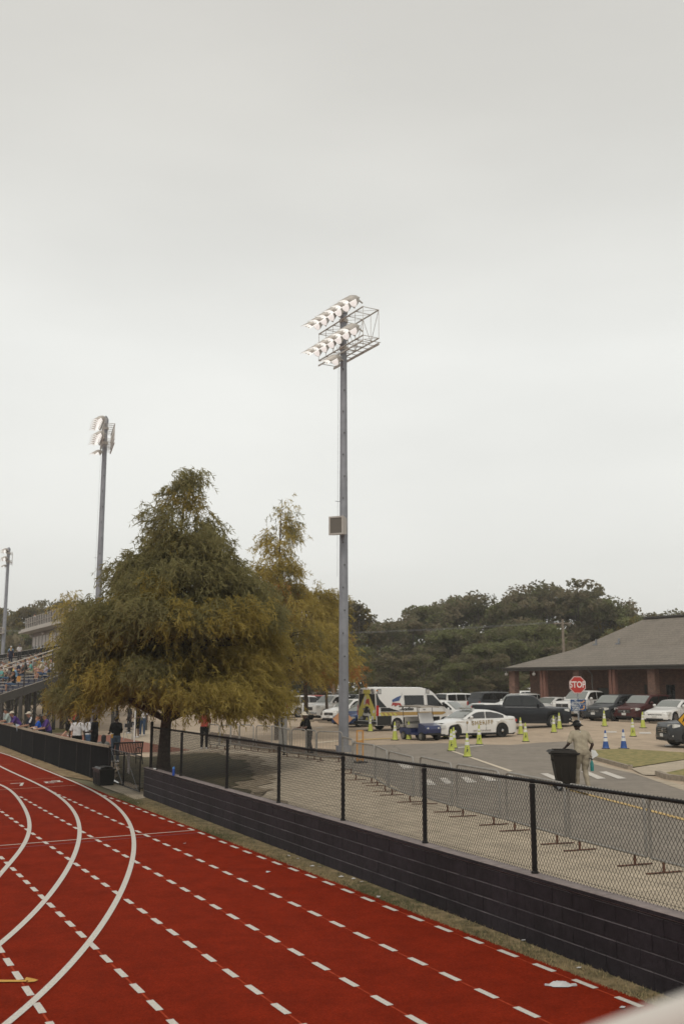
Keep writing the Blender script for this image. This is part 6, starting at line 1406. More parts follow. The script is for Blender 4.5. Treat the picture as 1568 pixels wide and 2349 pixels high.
def make_pose(key,res):
    p=PD[key]; W_=p['w']; mb=MB(); seg=[]
    pel=V3(p['pel']);nk=V3(p['neck']);hd=V3(p['head']); up_=(nk-pel).normalized(); yaw=p['yaw']
    fw=Vector((-math.sin(yaw),math.cos(yaw),0)); rt=Vector((1,0,0)); bf=rt.cross(up_)*-1; bf=Vector((0,1,0))
    def C(a,ra,b,rb,reg): caps(mb,tuple(a),ra,tuple(b),rb); seg.append((np.array(a),np.array(b),ra,rb,reg))
    Lt=(nk-pel).length
    for s in (-1,1):
        C(pel+rt*.065*s*W_,.108*W_,pel+up_*Lt*.38+rt*.055*s*W_,.098*W_,'shirt'); C(pel+up_*Lt*.38+rt*.055*s*W_,.098*W_,pel+up_*Lt*.74+rt*.075*s*W_,.105*W_,'shirt')
        sh=nk-up_*.065+rt*p['sh']*s*.92; C(pel+up_*Lt*.74+rt*.06*s,.10*W_,sh,.062*W_,'shirt'); C(nk-up_*.03+rt*.03*s,.06,sh,.058*W_,'shirt')
        K_='L' if s<0 else 'R'; el=V3(p['el'+K_]); wr=V3(p['wr'+K_]); mid=sh+(el-sh)*.75
        C(sh,.056*W_,mid,.048*W_,'shirt'); C(mid,.044,el,.040,'skin'); C(el,.041,wr,.026,'skin')
        hp=pel+rt*.095*s*W_-Vector((0,0,.03)); kn=V3(p['knee'+K_]); an=V3(p['ank'+K_]); m2=hp+(kn-hp)*.6
        C(hp,.098*W_,m2,.080*W_,'pants'); C(m2,.080*W_,kn,.060,'pantslow'); C(kn,.060,kn+(an-kn)*.4,.058,'calf'); C(kn+(an-kn)*.4,.058,an,.040,'calf')
        tf=Vector((0.03*s,1,0)).normalized(); C(an-Vector((0,0,.035))-tf*.04,.042,an-Vector((0,0,.045))+tf*.13,.034,'shoe')
    C(nk-Vector((0,0,.02)),.056,hd-Vector((0,0,.06)),.050,'skin')
    C(hd-Vector((0,0,.02)),.080,hd+Vector((0,0,.035)),.083,'skin'); C(hd-fw*.03,.084,hd-fw*.03+Vector((0,0,.03)),.082,'skin'); C(hd+fw*.015-Vector((0,0,.03)),.066,hd+fw*.05-Vector((0,0,.075)),.040,'skin')
    C(hd+fw*.088+Vector((0,0,.005)),.012,hd+fw*.108-Vector((0,0,.022)),.017,'skin')
    r2=Vector((fw.y,-fw.x,0))
    for s in (-1,1): C(hd+r2*.086*s-fw*.01+Vector((0,0,.012)),.016,hd+r2*.086*s-fw*.012-Vector((0,0,.018)),.012,'skin')
    me=bpy.data.meshes.new('b'); me.from_pydata(mb.v,[],mb.f); o=bpy.data.objects.new('b',me); COL.objects.link(o)
    m=o.modifiers.new('r','REMESH'); m.mode='VOXEL'; m.voxel_size=res; m2=o.modifiers.new('s','SMOOTH'); m2.iterations=3; m2.factor=.5
    dg=bpy.context.evaluated_depsgraph_get(); e_=o.evaluated_get(dg).to_mesh()
    V=np.array([v.co[:] for v in e_.vertices]); Nn=np.array([v.normal[:] for v in e_.vertices]); Fq=[tuple(f.vertices) for f in e_.polygons]
    bpy.data.objects.remove(o)
    cen=np.array([V[list(f)].mean(0) for f in Fq]); best=np.full(len(cen),1e9); reg=np.zeros(len(cen),int); names=['shirt','skin','pants','pantslow','calf','shoe']
    for (a,b,ra,rb,rg) in seg:
        ab=b-a; t=np.clip(((cen-a)@ab)/max(1e-9,ab@ab),0,1); dist=np.linalg.norm(cen-(a+t[:,None]*ab),axis=1)-(ra+(rb-ra)*t)
        k=dist<best; best[k]=dist[k]; reg[k]=names.index(rg)
    # split torso from trousers at the waist
    hb=np.array(pel+up_*Lt*.10); rel=(cen-hb)@np.array(up_); k=(reg==0)&(rel<0); reg[k]=2
    hm=MB()
    for s,K_ in ((-1,'L'),(1,'R')): hand(hm,p['wr'+K_],p['el'+K_],s)
    for s in (-1,1): hm.ball(tuple(hd+fw*.076+r2*.033*s+Vector((0,0,.016))),(.012,.012,.007),6,1)
    caps_=hd+fw*.083-Vector((0,0,.048)); hm.ball(tuple(caps_),(.022,.010,.006),6,2)
    me=bpy.data.meshes.new('person'); b0=len(V); me.from_pydata([tuple(v) for v in V]+hm.v,[],Fq+[tuple(b0+i for i in f) for f in hm.f]); me.polygons.foreach_set('material_index',[0]*len(Fq)+hm.m)
    me.polygons.foreach_set('use_smooth',[True]*len(me.polygons)); me.update()
    for m_ in (SK[0],M_under,mat('lips',(.25,.09,.07),.6)): me.materials.append(m_)
    def ext(sel,off,nm,dm):
        ids=np.where(sel)[0]; used=sorted({v for i in ids for v in Fq[i]}); mp={v:i for i,v in enumerate(used)}; rs=np.random.RandomState(4)
        vv=V[used]+Nn[used]*(off+.004*np.sin(V[used][:,2:3]*38+V[used][:,0:1]*21)); mm=bpy.data.meshes.new(nm); mm.from_pydata([tuple(v) for v in vv],[],[tuple(mp[v] for v in Fq[i]) for i in ids]); mm.polygons.foreach_set('use_smooth',[True]*len(ids)); mm.update(); mm.materials.append(dm); return mm
    d=dict(body=me,shirt=ext(reg==0,.014,'shirt',SK[0]),longtr=ext((reg==2)|(reg==3)|(reg==4),.013,'trousers',SK[0]),shorts=ext((reg==2)|(reg==3),.014,'shorts',SK[0]),shoe=ext(reg==5,.006,'shoes',SK[0]),hd=hd,fw=fw,r2=r2,nk=nk)
    def dome(r,zc,cut,nm,back=.0,n=14):
        P=[];Fs=[];m_=7; O=hd-fw*back+Vector((0,0,zc))
        for i in range(m_+1):
            a=math.pi*cut*i/m_
            for k in range(n):
                t=2*math.pi*k/n; q=O+r2*(r*math.sin(a)*math.cos(t))+fw*(r*1.13*math.sin(a)*math.sin(t))+Vector((0,0,r*math.cos(a)*1.05)); P.append(q)
        for i in range(m_):
            for k in range(n): k2=(k+1)%n; Fs.append((i*n+k,(i+1)*n+k,(i+1)*n+k2,i*n+k2))
        return P,Fs
    def mk(nm,parts):
        q=MB()
        for P,Fs,mi in parts: q.add(P,Fs,mi)
        mm=bpy.data.meshes.new(nm); mm.from_pydata(q.v,[],q.f); mm.polygons.foreach_set('use_smooth',[True]*len(q.f)); mm.update(); mm.materials.append(SK[0]); return mm
    P,Fs=dome(.098,.028,.52,'hair',.018); 
    # hairline: lift the front, drop the back
    P2=[]
    for q in P:
        f=(q-hd).dot(fw); zz_=q.z
        if f>.03: zz_=max(zz_,hd.z+.055)
        P2.append(Vector((q.x,q.y,zz_-(.045 if f<-.03 and q.z<hd.z+.04 else 0))))
    d['short']=mk('hair',[(P2,Fs,0)])
    P3=[];
    for q in P2:
        f=(q-hd).dot(fw); P3.append(Vector((q.x,q.y,q.z)) if f>-.0 or q.z>hd.z+.02 else q+Vector((0,0,-.20))-fw*.02)
    d['long']=mk('hair',[(P3,Fs,0)])
    P,Fs=dome(.103,.040,.46,'cap',.01); n=7; PB=[];
    for i in range(3):
        for k in range(n):
            a=math.pi*(.12+.76*k/(n-1)); rr=.098+.045*i*math.sin(a); PB.append(hd+r2*(rr*math.cos(a)*.95)+fw*(rr*math.sin(a)*1.10+.01)+Vector((0,0,.052-.010*i)))
    FB_=[(i*n+k,i*n+k+1,(i+1)*n+k+1,(i+1)*n+k) for i in range(2) for k in range(n-1)]; PB2=[q-Vector((0,0,.006)) for q in PB]
    d['cap']=mk('cap',[(P,Fs,0),(PB,FB_,0),(PB2,[f[::-1] for f in FB_],0)])
    P,Fs=dome(.106,.036,.47,'hat',.0); n=16; PB=[]
    for i in range(3):
        for k in range(n): a=2*math.pi*k/n; rr=.104+.035*i; PB.append(hd+r2*rr*math.cos(a)+fw*rr*1.1*math.sin(a)+Vector((0,0,.05-.022*i)))
    FB_=[(i*n+k,i*n+(k+1)%n,(i+1)*n+(k+1)%n,(i+1)*n+k) for i in range(2) for k in range(n)]
    d['hat']=mk('hat',[(P,Fs,0),(PB,FB_,0),([q-Vector((0,0,.005)) for q in PB],[f[::-1] for f in FB_],0)])
    q=MB(); q.tube([tuple(nk+Vector((.062*math.cos(a),.055*math.sin(a)-.0,.0+.012*math.sin(a)))) for a in np.linspace(0,2*math.pi,13)],.017,6,caps=False); mm=bpy.data.meshes.new('collar'); mm.from_pydata(q.v,[],q.f); mm.polygons.foreach_set('use_smooth',[True]*len(q.f)); mm.materials.append(SK[0]); d['collar']=mm
    return d
def person(key,label,loc,rz,skin=0,shirt='white',legs='jean',shorts=False,hair='brown',hairk='short',hat=None,hatk='cap',shoes='white',group=None,res=.018,sc=1.0,collar=None):
    k2=(key,res)
    if k2 not in POSES: POSES[k2]=make_pose(key,res)
    d=POSES[k2]
    t=bpy.data.objects.new('person',d['body']); COL.objects.link(t); t.location=tuple(float(a) for a in loc); t.rotation_euler=(0,0,rz); t.scale=(sc,)*3; tag(t,label,'person',group)
    t.material_slots[0].link='OBJECT'; t.material_slots[0].material=SK[skin]
    def add(nm,me,m):
        o=link(nm,me,t); o.material_slots[0].link='OBJECT'; o.material_slots[0].material=m; return o
    add('shirt',d['shirt'],cloth(shirt,CC[shirt])); add('shorts' if shorts else 'trousers',d['shorts'] if shorts else d['longtr'],cloth(legs,CC[legs])); add('shoes',d['shoe'],cloth(shoes,CC[shoes]))
    if hair: add('hair',d[hairk],hairm(hair))
    if hat: add('cap' if hatk=='cap' else 'hat',d[hatk],cloth(hat,CC[hat]))
    if collar: add('collar',d['collar'],cloth(collar,CC[collar]))
    return t
def face(dx,dy): return math.atan2(dy,dx)-math.pi/2     # rotation that turns local +y to (dx,dy)
# worker with the bin
wp=ground(1336,1812); wp=(wp[0],wp[1],wp[2]+.004)
t=person('push','man in khaki work clothes and black bucket hat pushing the wheeled bin',wp,R(14),skin=3,shirt='khaki',legs='khakid',hair='black',hat='black',hatk='hat',shoes='white',res=.013,sc=1.05,collar='white')
bd=POSES[('push',.013)]['hd']
mb=MB(); P=[]
for i in range(10): a=2*math.pi*i/10+.3; r=.028 if i%2 else .014; P.append((bd.x+.05+r*math.cos(a),bd.y-.105,bd.z+.095+r*math.sin(a)))
mb.plate(P,.01,(0,-1,0)); mb.build('hat_badge',cloth('white',CC['white']),t)
# wheeled bin
bp=at(1300,1800,0.0); t=thing('wheeled_bin','tall dark brown wheeled bin with a closed lid pushed by the man in khaki','wheeled bin',(float(atd(1291,1760,27.6)[0]),27.6,.01),R(-4)); t.scale=(.82,.88,.96)
bm_=mat('dark brown bin plastic',(.016,.013,.010),.6,var=.15,scale=6,spec=.2)
mb=MB(); P=[]
for (z,x0,x1,yh) in ((.12,-.20,.30,.24),(.22,-.23,.32,.27),(.60,-.31,.36,.31),(.98,-.37,.40,.34)):
    P+= [(x0,-yh,z),(x1,-yh,z),(x1,yh,z),(x0,yh,z)]
Fs=[(3,2,1,0)]
for i in range(3):
    for k in range(4): k2=(k+1)%4; Fs.append((i*4+k,i*4+k2,(i+1)*4+k2,(i+1)*4+k))
mb.add(P,Fs); mb.box((.01,0,.985),(.86,.74,.05)); mb.box((-.10,-.30,.60),(.05,.05,.55)); mb.box((.16,-.30,.60),(.05,.05,.55)); mb.box((-.345,0,.82),(.06,.4,.06)); mb.build('bin_body',bm_,t)
mb=MB(); P=[(-.50,-.40,1.03),(.44,-.40,1.01),(.44,.40,1.01),(-.50,.40,1.03),(-.42,-.34,1.085),(.36,-.34,1.10),(.36,.34,1.10),(-.42,.34,1.085)]; mb.add(P,[(3,2,1,0),(4,5,6,7),(0,1,5,4),(1,2,6,5),(2,3,7,6),(3,0,4,7)]); mb.box((-.03,-.2,1.10),(.6,.05,.02)); mb.box((-.03,.2,1.10),(.6,.05,.02)); mb.build('lid',bm_,t)
mb=MB(); mb.tube([(.42,-.28,.97),(.50,-.28,1.0),(.50,.28,1.0),(.42,.28,.97)],.018,8); mb.build('handle',bm_,t)
for s in (-1,1):
    mb=MB(); mb.lathe([(.04,-.03),(.125,-.03),(.125,.03),(.04,.03)],16,(-.20,s*.30,.125),ax='y'); w_=mb.build('wheel',M_tyre,t,40); mb=MB(); mb.lathe([(.07,-.033),(.07,.033)],12,(-.20,s*.30,.125),ax='y'); mb.build('hub',M_galv,w_)
mb=MB(); mb.tube([(-.20,-.3,.125),(-.20,.3,.125)],.015,6); mb.build('axle',M_under,t)
q=(wp[0]+.30,wp[1]-.10,.86)
mb=MB(); mb.plate([(0,0,0),(.17,0,.10),(.10,.02,.22),(-.02,.0,.24)],.004,(0,-1,0)); tag(mb.build('paper_sheet',M_plate,loc=(q[0]-.04,q[1],q[2]-.04)),'folded white paper held at the right hip of the man in khaki','paper')
t=thing('spray_bottle','teal bottle hanging at the right thigh of the man in khaki','bottle',(q[0]-.05,q[1]+.02,.50)); tl_=mat('teal plastic',(.02,.19,.18),.4,var=.1)
mb=MB(); mb.lathe([(.045,0),(.048,.02),(.048,.20),(.025,.26),(.018,.28)],12); mb.build('bottle_body',tl_,t,40); mb=MB(); mb.box((0,0,.31),(.04,.03,.05)); mb.box((-.05,0,.33),(.07,.02,.02)); mb.build('nozzle',M_under,t)
# man leaning on a barricade, white hat
p=atd(694,1700,41.2); person('leanup','man in white brimmed hat and black shirt leaning on a barricade',(p[0]+.25,41.3,g(p[0],41.2)+.02),face(-.85,-.5),skin=2,shirt='black',legs='char',hair='black',hat='cream',hatk='hat',shoes='black',res=.016,sc=.98)
p=ground(468,1719); person('standphone','person in a red shirt and dark trousers holding a phone under the big cypress',p,R(6),skin=2,shirt='red',legs='black',hair='black',shoes='white',res=.016,sc=1.03)
# people at the windscreened fence
def onfence(u,back):
    r=ray(u,1690); k=r[0]/r[1]; P0=FL0+EN*back; e_=-ED; s=(k*P0[1]-P0[0])/(e_[0]-k*e_[1]); return P0+e_*s
fl=face(-EN[0],-EN[1])
def fence_person(u,key,label,sc=1.0,back=.42,turn=0,**kw):
    p=onfence(u,back); z=.64-(1.02 if key=='lean' else 1.02)*sc+.03; return person(key,label,(p[0],p[1],z),fl+turn,group='people leaning on the dark fence',sc=sc,**kw)
fence_person(113,'leanup','stout man in a purple polo shirt and camouflage cap leaning on the dark fence',skin=1,shirt='purple',legs='navy',hair='dark',hat='grey',sc=1.10,back=.50)
t=fence_person(75,'leanup','man in navy shirt with white shoulder stripe and tan cap at the dark fence',skin=1,shirt='navy',legs='char',hair='grey',hat='cream',sc=1.08,back=.45)
hd_=POSES[('leanup',.018)]
mb=MB(); 
for s in (1,-1):
    P=[]
    for f in np.linspace(0,1,6): P.append((s*(.10+.10*f),.10+.02*f,1.40-.0*f-.22*max(0,f-.5)*1.6))
    mb.tube([(s*.07,.12,1.455),(s*.13,.13,1.445),(s*.20,.13,1.40),(s*.245,.18,1.30),(s*.262,.22,1.20)],[.022,.03,.036,.046,.045],8)
mb.build('sleeve_stripe',cloth('white',CC['white']),t,60)
fence_person(45,'lean','man in a bright purple shirt and tan cap bent over the dark fence',skin=1,shirt='purple',legs='char',hair='dark',hat='cream',sc=1.12,back=.46)
fence_person(36,'lean','dark haired person in purple half hidden between two leaning men',skin=2,shirt='purple',legs='black',hair='black',sc=1.05,back=.9)
fence_person(21,'leanup','man in a pale floral shirt leaning on the dark fence at the left edge',skin=1,shirt='mint',legs='khaki',hair='black',sc=1.08,back=.45)
fence_person(12,'leanup','brown haired woman at the far left end of the dark fence',skin=0,shirt='white',legs='jean',hair='brown',hairk='long',sc=1.06,back=.6)
fence_person(100,'leanup','dark haired woman in black behind the man in the camouflage cap',skin=2,shirt='black',legs='black',hair='black',hairk='long',sc=.94,back=.75)
fence_person(92,'leanup','child in a bright blue shirt with red hair at the dark fence',skin=0,shirt='blue',legs='navy',hair='red',sc=.80,back=.42)
for (u,l,sz,dz,s0) in ((64,'white folded programme in the hand of the man with the camouflage cap','',-.02,.12),(35,'pale blue leaflet held over the dark fence between the leaning men','',0,.10)):
    pp=onfence(u+ (16 if u>50 else 4),-.12); mb=MB(); mb.plate([(0,0,0),(.20,.02,-.06),(.30,.03,-.50),(.12,.0,-.46)],.004,(EN[0]*-1,EN[1]*-1,0)); tag(mb.build('programme',M_plate if u>50 else mat('pale blue paper',(.38,.45,.52),.6),loc=(pp[0]-.1,pp[1],.78),rz=R(0)),l,'paper')
# people behind that fence
def gp1(u,y,key,label,ang,dz=0,**kw):
    p=atd(u,1690,y); return person(key,label,(p[0],y,g(p[0],y)+.015+dz),ang,**kw)
gp1(177,42.3,'stand','man in a white polo shirt seen from behind beyond the dark fence',R(8),skin=3,shirt='white',legs='black',hair='black',sc=1.06,collar='white')
gp1(201,43.6,'standhold','person in a white shirt and blue jeans facing the man in black',R(-60),skin=3,shirt='white',legs='denim',hair='black',sc=1.03)
gp1(217,42.6,'standhold','person all in black handing over a paper beyond the dark fence',R(80),skin=3,shirt='black',legs='black',hair='black',sc=1.08)
gp1(238,39.9,'sit','person in a grey shirt sitting with their back to the track next to the bench',R(10),skin=3,shirt='grey',legs='char',hair='black',hairk='long',sc=1.0,dz=-.08)
gp1(266,41.6,'standhold','person in a black top and dark jeans standing by the bench with an orange cup',R(40),skin=3,shirt='black',legs='slate',hair='black',sc=1.07)
gp1(154,57.5,'stride','walker with bare legs in shorts crossing the lawn beyond the dark fence',R(-80),skin=0,shirt='char',legs='black',shorts=True,hair='brown')
gp1(170,59.5,'stride','second walker in dark shorts behind the man in the white polo',R(-70),skin=2,shirt='red',legs='black',shorts=True,hair='black')
gp1(314,57.0,'standhold','person in black shorts by the white post under the cypress branches',R(150),skin=2,shirt='black',legs='black',shorts=True,hair='black')
gp1(326,58.5,'stand','person in a white shirt by the white post under the cypress branches',R(180),skin=2,shirt='white',legs='jean',hair='black')
gp1(296,61,'stand','person in dark clothes on the pale paving left of the white post',R(120),skin=3,shirt='char',legs='black',hair='black')
mb=MB(); p=atd(308.5,1690,52.5); z0=g(p[0],52.5); mb.box((0,0,1.1),(.07,.07,2.2)); mb.bar((0,0,2.1),(.9,.3,2.25),.06,.06); tag(mb.build('tent_leg',M_plate,loc=(p[0],52.5,z0)),'slim white metal post on the pale paving behind the bench','post')
for u,y in ((294,55),(300,57)):
    p=atd(u,1690,y); t=thing('folding_chair','thin framed folding chair on the pale paving beyond the bench','chair',(p[0],y,g(p[0],y)+.012),R(RS.uniform(100,200)),'folding chairs beyond the bench')
    for s in (-1,1):
        mb=MB(); mb.tube([(s*.22,.22,0),(s*.22,-.22,.90)],.011,5); mb.tube([(s*.22,-.2,0),(s*.22,.2,.45)],.011,5); mb.build('side_frame',M_galv,t)
    mb=MB(); mb.box((0,.02,.45),(.42,.38,.02)); mb.build('seat',M_under,t); mb=MB(); mb.box((0,-.19,.78),(.42,.02,.2)); mb.build('backrest',M_under,t)
# orange cup
p=atd(256,1712,41.2); t=thing('drink_cup','orange and yellow cup held by the person standing by the bench','cup',(p[0],41.25,.66)); mb=MB(); mb.lathe([(.03,0),(.05,.16)],12); mb.build('cup_body',mat('orange cup',(.50,.25,.03),.5),t,40); mb=MB(); mb.lathe([(.052,.16),(.052,.175)],12); mb.build('lid',M_plate,t)
# bench with slatted back
D=39.6; pa=atd(258,1700,D);pb=atd(326,1700,D+.8); zc=g(pa[0],D); t=thing('park_bench','black slatted metal bench with its back to the track','bench',((pa[0]+pb[0])/2,D+.4,zc+.01),math.atan2(.8,pb[0]-pa[0])); Wb=float(np.hypot(pb[0]-pa[0],.8))
mb=MB(); mb.tube([(-Wb/2,-.12,.90),(Wb/2,-.12,.90)],.028,8); mb.tube([(-Wb/2,-.02,.46),(Wb/2,-.02,.46)],.022,8)
n=int(Wb/.075)
for k in range(n+1):
    x=-Wb/2+.04+(Wb-.08)*k/n; mb.bar((x,-.12,.90),(x,-.03,.46),.034,.008)
mb.build('backrest',M_black,t); mb=MB()
for k in range(n+1): x=-Wb/2+.04+(Wb-.08)*k/n; mb.bar((x,-.02,.45),(x,.42,.43),.034,.008)
mb.tube([(-Wb/2,.43,.42),(Wb/2,.43,.42)],.02,8); mb.build('seat',M_black,t)
for s in (-1,1):
    mb=MB(); x=s*(Wb/2-.02); mb.tube([(x,-.16,0),(x,-.03,.44),(x,-.13,.92)],.025,8); mb.tube([(x,.42,0),(x,.42,.62),(x,.30,.67),(x,-.09,.66)],.022,8); mb.tube([(x,-.1,.25),(x,.42,.25)],.014,6); mb.build('arm_frame',M_black,t,50)
# ------------------------------------------------------------ bleachers
BO=np.array([-20.64,60.0]); BE=np.array([-.458,.889]); BR=np.array([.889,.458]); SL=.337
def bz(s): return 2.06+SL*s
def bpt(s,t_,z): p=BO+BR*s+BE*t_; return (p[0],p[1],z)
alum=mat('worn aluminium plank',(.43,.40,.35),.5,metal=.3,var=.12,scale=3); navyp=mat('dark blue riser',(.045,.055,.10),.6,var=.15,scale=2); dst=mat('dark bleacher steel',(.045,.042,.036),.6,var=.15)
s0,s1=.10,9.6; LEN=68.0; org=bpt(0,0,0); bt_=thing('bleachers','aluminium bleachers on dark steel columns at the left edge, filled with spectators','bleachers',(org[0],org[1],0))
rows_s=np.arange(s0,s1,.61)
for s in rows_s:
    mb=MB(); z=bz(s)
    mb.bar(bpt(s+.12,.05,z+.0),bpt(s+.12,LEN,z+.0),.26,.045); mb.build_=None; child(mb.build('foot_plank',alum,bt_),bt_)
    mb=MB(); mb.bar(bpt(s+.47,.05,z+.43),bpt(s+.47,LEN,z+.43),.25,.045); 
    child(mb.build('seat_plank',alum,bt_),bt_)
    mb=MB(); mb.bar(bpt(s+.30,.06,z+.10),bpt(s+.30,LEN,z+.10),.02,.17)
    for k in range(0,int(LEN/1.8)): mb.bar(bpt(s+.44,.3+k*1.8,z-.0),bpt(s+.44,.3+k*1.8,z+.40),.05,.05)
    child(mb.build('riser',navyp,bt_),bt_)
mb=MB(); mb.bar(bpt(s0,-.02,bz(s0)-.25),bpt(s1+.4,-.02,bz(s1+.4)-.25),.08,.48); child(mb.build('stringer',dst,bt_),bt_)
mb=MB(); mb.bar(bpt(s0,-.03,bz(s0)+.01),bpt(s1+.4,-.03,bz(s1+.4)+.01),.09,.03)
for dz in (1.68,1.45): mb.tube([bpt(s0,-.05,bz(s0)+dz),bpt(s1+.4,-.05,bz(s1+.4)+dz)],.032,8)
child(mb.build('handrail',alum,bt_),bt_)
for s in np.arange(.12,9.9,1.6):
    mb=MB(); mb.tube([bpt(s,-.05,bz(s)-.3),bpt(s,-.05,bz(s)+1.68)],.04,8); child(mb.build('rail_post',dst,bt_,40),bt_)
mb=MB()
for dz in (1.07,.55): mb.tube([bpt(s1+.35,.0,bz(s1)+dz),bpt(s1+.35,LEN,bz(s1)+dz)],.024,6)
child(mb.build('back_rail',alum,bt_),bt_)
mb=MB(); 
for k in range(34): mb.tube([bpt(s1+.36,k*2.0,bz(s1)-.2),bpt(s1+.36,k*2.0,bz(s1)+1.07)],.03,6)
child(mb.build('back_posts',dst,bt_),bt_)
mb=MB(); mb.bar(bpt(s1+.40,0,bz(s1)+.5),bpt(s1+.40,LEN,bz(s1)+.5),.01,1.05); child(mb.build('back_screen',M_screen,bt_),bt_)
mb=MB(); mb.tube([bpt(s0-.1,.0,bz(s0)+1.05),bpt(s0-.1,LEN,bz(s0)+1.05)],.024,6); mb.tube([bpt(s0-.1,.0,bz(s0)+.5),bpt(s0-.1,LEN,bz(s0)+.5)],.024,6)
for k in range(34): mb.tube([bpt(s0-.1,k*2.0,bz(s0)-.2),bpt(s0-.1,k*2.0,bz(s0)+1.05)],.025,6)
child(mb.build('front_rail',dst,bt_),bt_)
for tt in (0.0,7,14,22,30,40,50,62):
    for s in (.5,1.6,3.2,5.0,7.2,9.3):
        mb=MB(); a=bpt(s,tt+.03,0); mb.box((a[0],a[1],(bz(s)-.45+g(a[0],a[1]))/2),(.19,.19,bz(s)-.45-g(a[0],a[1]))); child(mb.build('column',dst,bt_),bt_)
    mb=MB(); mb.bar(bpt(s0,tt+.03,bz(s0)-.30),bpt(s1,tt+.03,bz(s1)-.30),.1,.18)
    for a_,b_ in ((.5,1.6),(1.6,3.2),(3.2,5.0)): mb.tube([bpt(a_,tt+.03,bz(a_)-.4),bpt(b_,tt+.03,.2)],.02,5); mb.tube([bpt(b_,tt+.03,bz(b_)-.4),bpt(a_,tt+.03,.2)],.02,5)
    child(mb.build('cross_frame',dst,bt_),bt_)
# press box
zk=lambda z: 2.8+(z-2.8)*1.2
pbx=thing('press_box','pale grey press box with white shades and a railed roof deck above the bleachers','press box',(*bpt(9,30,0)[:2],0)); wallm=mat('pale ribbed metal siding',(.30,.285,.25),.6,var=.06)
def pbar(mb,s,t0,t1,z0,z1,th=.12):
    z0,z1=zk(z0),zk(z1); mb.bar(bpt(s,t0,(z0+z1)/2),bpt(s,t1,(z0+z1)/2),th,z1-z0)
t0,t1=21.6,48.0; sf=10.7; zf=4.7
mb=MB(); pbar(mb,sf,t0,t1,zf,5.35); pbar(mb,sf,t0,t1,6.95,7.25); 
for t_ in np.arange(t0,t1+.01,1.76): pbar(mb,sf,t_-.12,t_+.12,5.35,6.95)
for s_,ta,tb in ((sf+1.5,t1,t1),): mb.bar(bpt(sf+.06,t1-.06,zk((zf+7.25)/2)),bpt(sf+3,t1-.06,zk((zf+7.25)/2)),.12,(7.25-zf)*1.2)
mb.bar(bpt(sf+.06,t0+.06,zk((zf+7.25)/2)),bpt(sf+3,t0+.06,zk((zf+7.25)/2)),.12,(7.25-zf)*1.2); pbar(mb,sf+3,t0,t1,zf,7.25)
for t_ in np.arange(t0,t1,.3): mb.bar(bpt(sf-.07,t_,zk(5.3)),bpt(sf-.07,t_,zk(zf)),.03,.03,); mb.bar(bpt(sf-.07,t_,zk(7.25)),bpt(sf-.07,t_,zk(6.98)),.03,.03)
child(mb.build('wall',wallm,pbx),pbx)
for i,t_ in enumerate(np.arange(t0,t1-1,1.76)):
    mb=MB(); pbar(mb,sf+.02,t_+.1,t_+1.66,5.37,6.1,.03); w_=child(mb.build('window',M_glass,pbx),pbx)
    mb=MB(); pbar(mb,sf+.0,t_+.1,t_+1.66,6.1,6.93,.03); child(mb.build('window_shade',mat('pale shade',(.55,.53,.49),.7,var=.03),pbx),pbx)
mb=MB(); mb.bar(bpt(sf+1.2,t0-.6,zk(7.36)),bpt(sf+1.2,t1+.9,zk(7.36)),5.2,.22); mb.bar(bpt(sf+1.2,t0-.5,zk(7.53)),bpt(sf+1.2,t1+.6,zk(7.53)),4.8,.2); child(mb.build('roof',mat('pale fascia',(.42,.39,.34),.6,var=.08),pbx),pbx)
mb=MB()
for z in (7.65,8.1,8.55): mb.tube([bpt(sf-.8,t0-.3,zk(z)),bpt(sf-.8,t1+.3,zk(z)),bpt(sf+3,t1+.3,zk(z))],.03,6)
for t_ in np.arange(t0,t1+.4,1.2): mb.tube([bpt(sf-.8,t_,zk(7.55)),bpt(sf-.9,t_,zk(8.58))],.03,6)
child(mb.build('deck_railing',alum,pbx),pbx)
mb=MB(); pbar(mb,sf-.76,t0-.2,t1+.2,7.62,8.5,.012); child(mb.build('deck_mesh',mat('grey railing mesh cloth',(.17,.16,.145),.8,var=.35,scale=1.4),pbx),pbx)
for t_ in (t1-.4,t1-7): 
    mb=MB(); q=bpt(sf-.25,t_,zk(7.05)); mb.ball(q,(.22,.22,.16),8); child(mb.build('wall_speaker',mat('pale lamp case',(.45,.43,.40)),pbx,40),pbx)
def deck(u,v,label,**kw):
    r=ray(u,v); k=r[0]/r[1]; P0=BO+BR*(sf+.1); s=(k*P0[1]-P0[0])/(BE[0]-k*BE[1]); q=bpt(sf+.1,s,zk(8.55)-1.15); person('standhold',label,q,face(-BR[0],-BR[1]),res=.026,group='people on the press box roof',**kw)
deck(81,1400,'person in a white shirt leaning at the left end of the press box roof rail',skin=0,shirt='white',hair='brown'); deck(106,1400,'person in black at the middle of the press box roof rail',skin=1,shirt='black',hair='black',hat='char'); deck(121,1400,'person in dark clothes next to the camera on the press box roof',skin=1,shirt='char',hair='black')
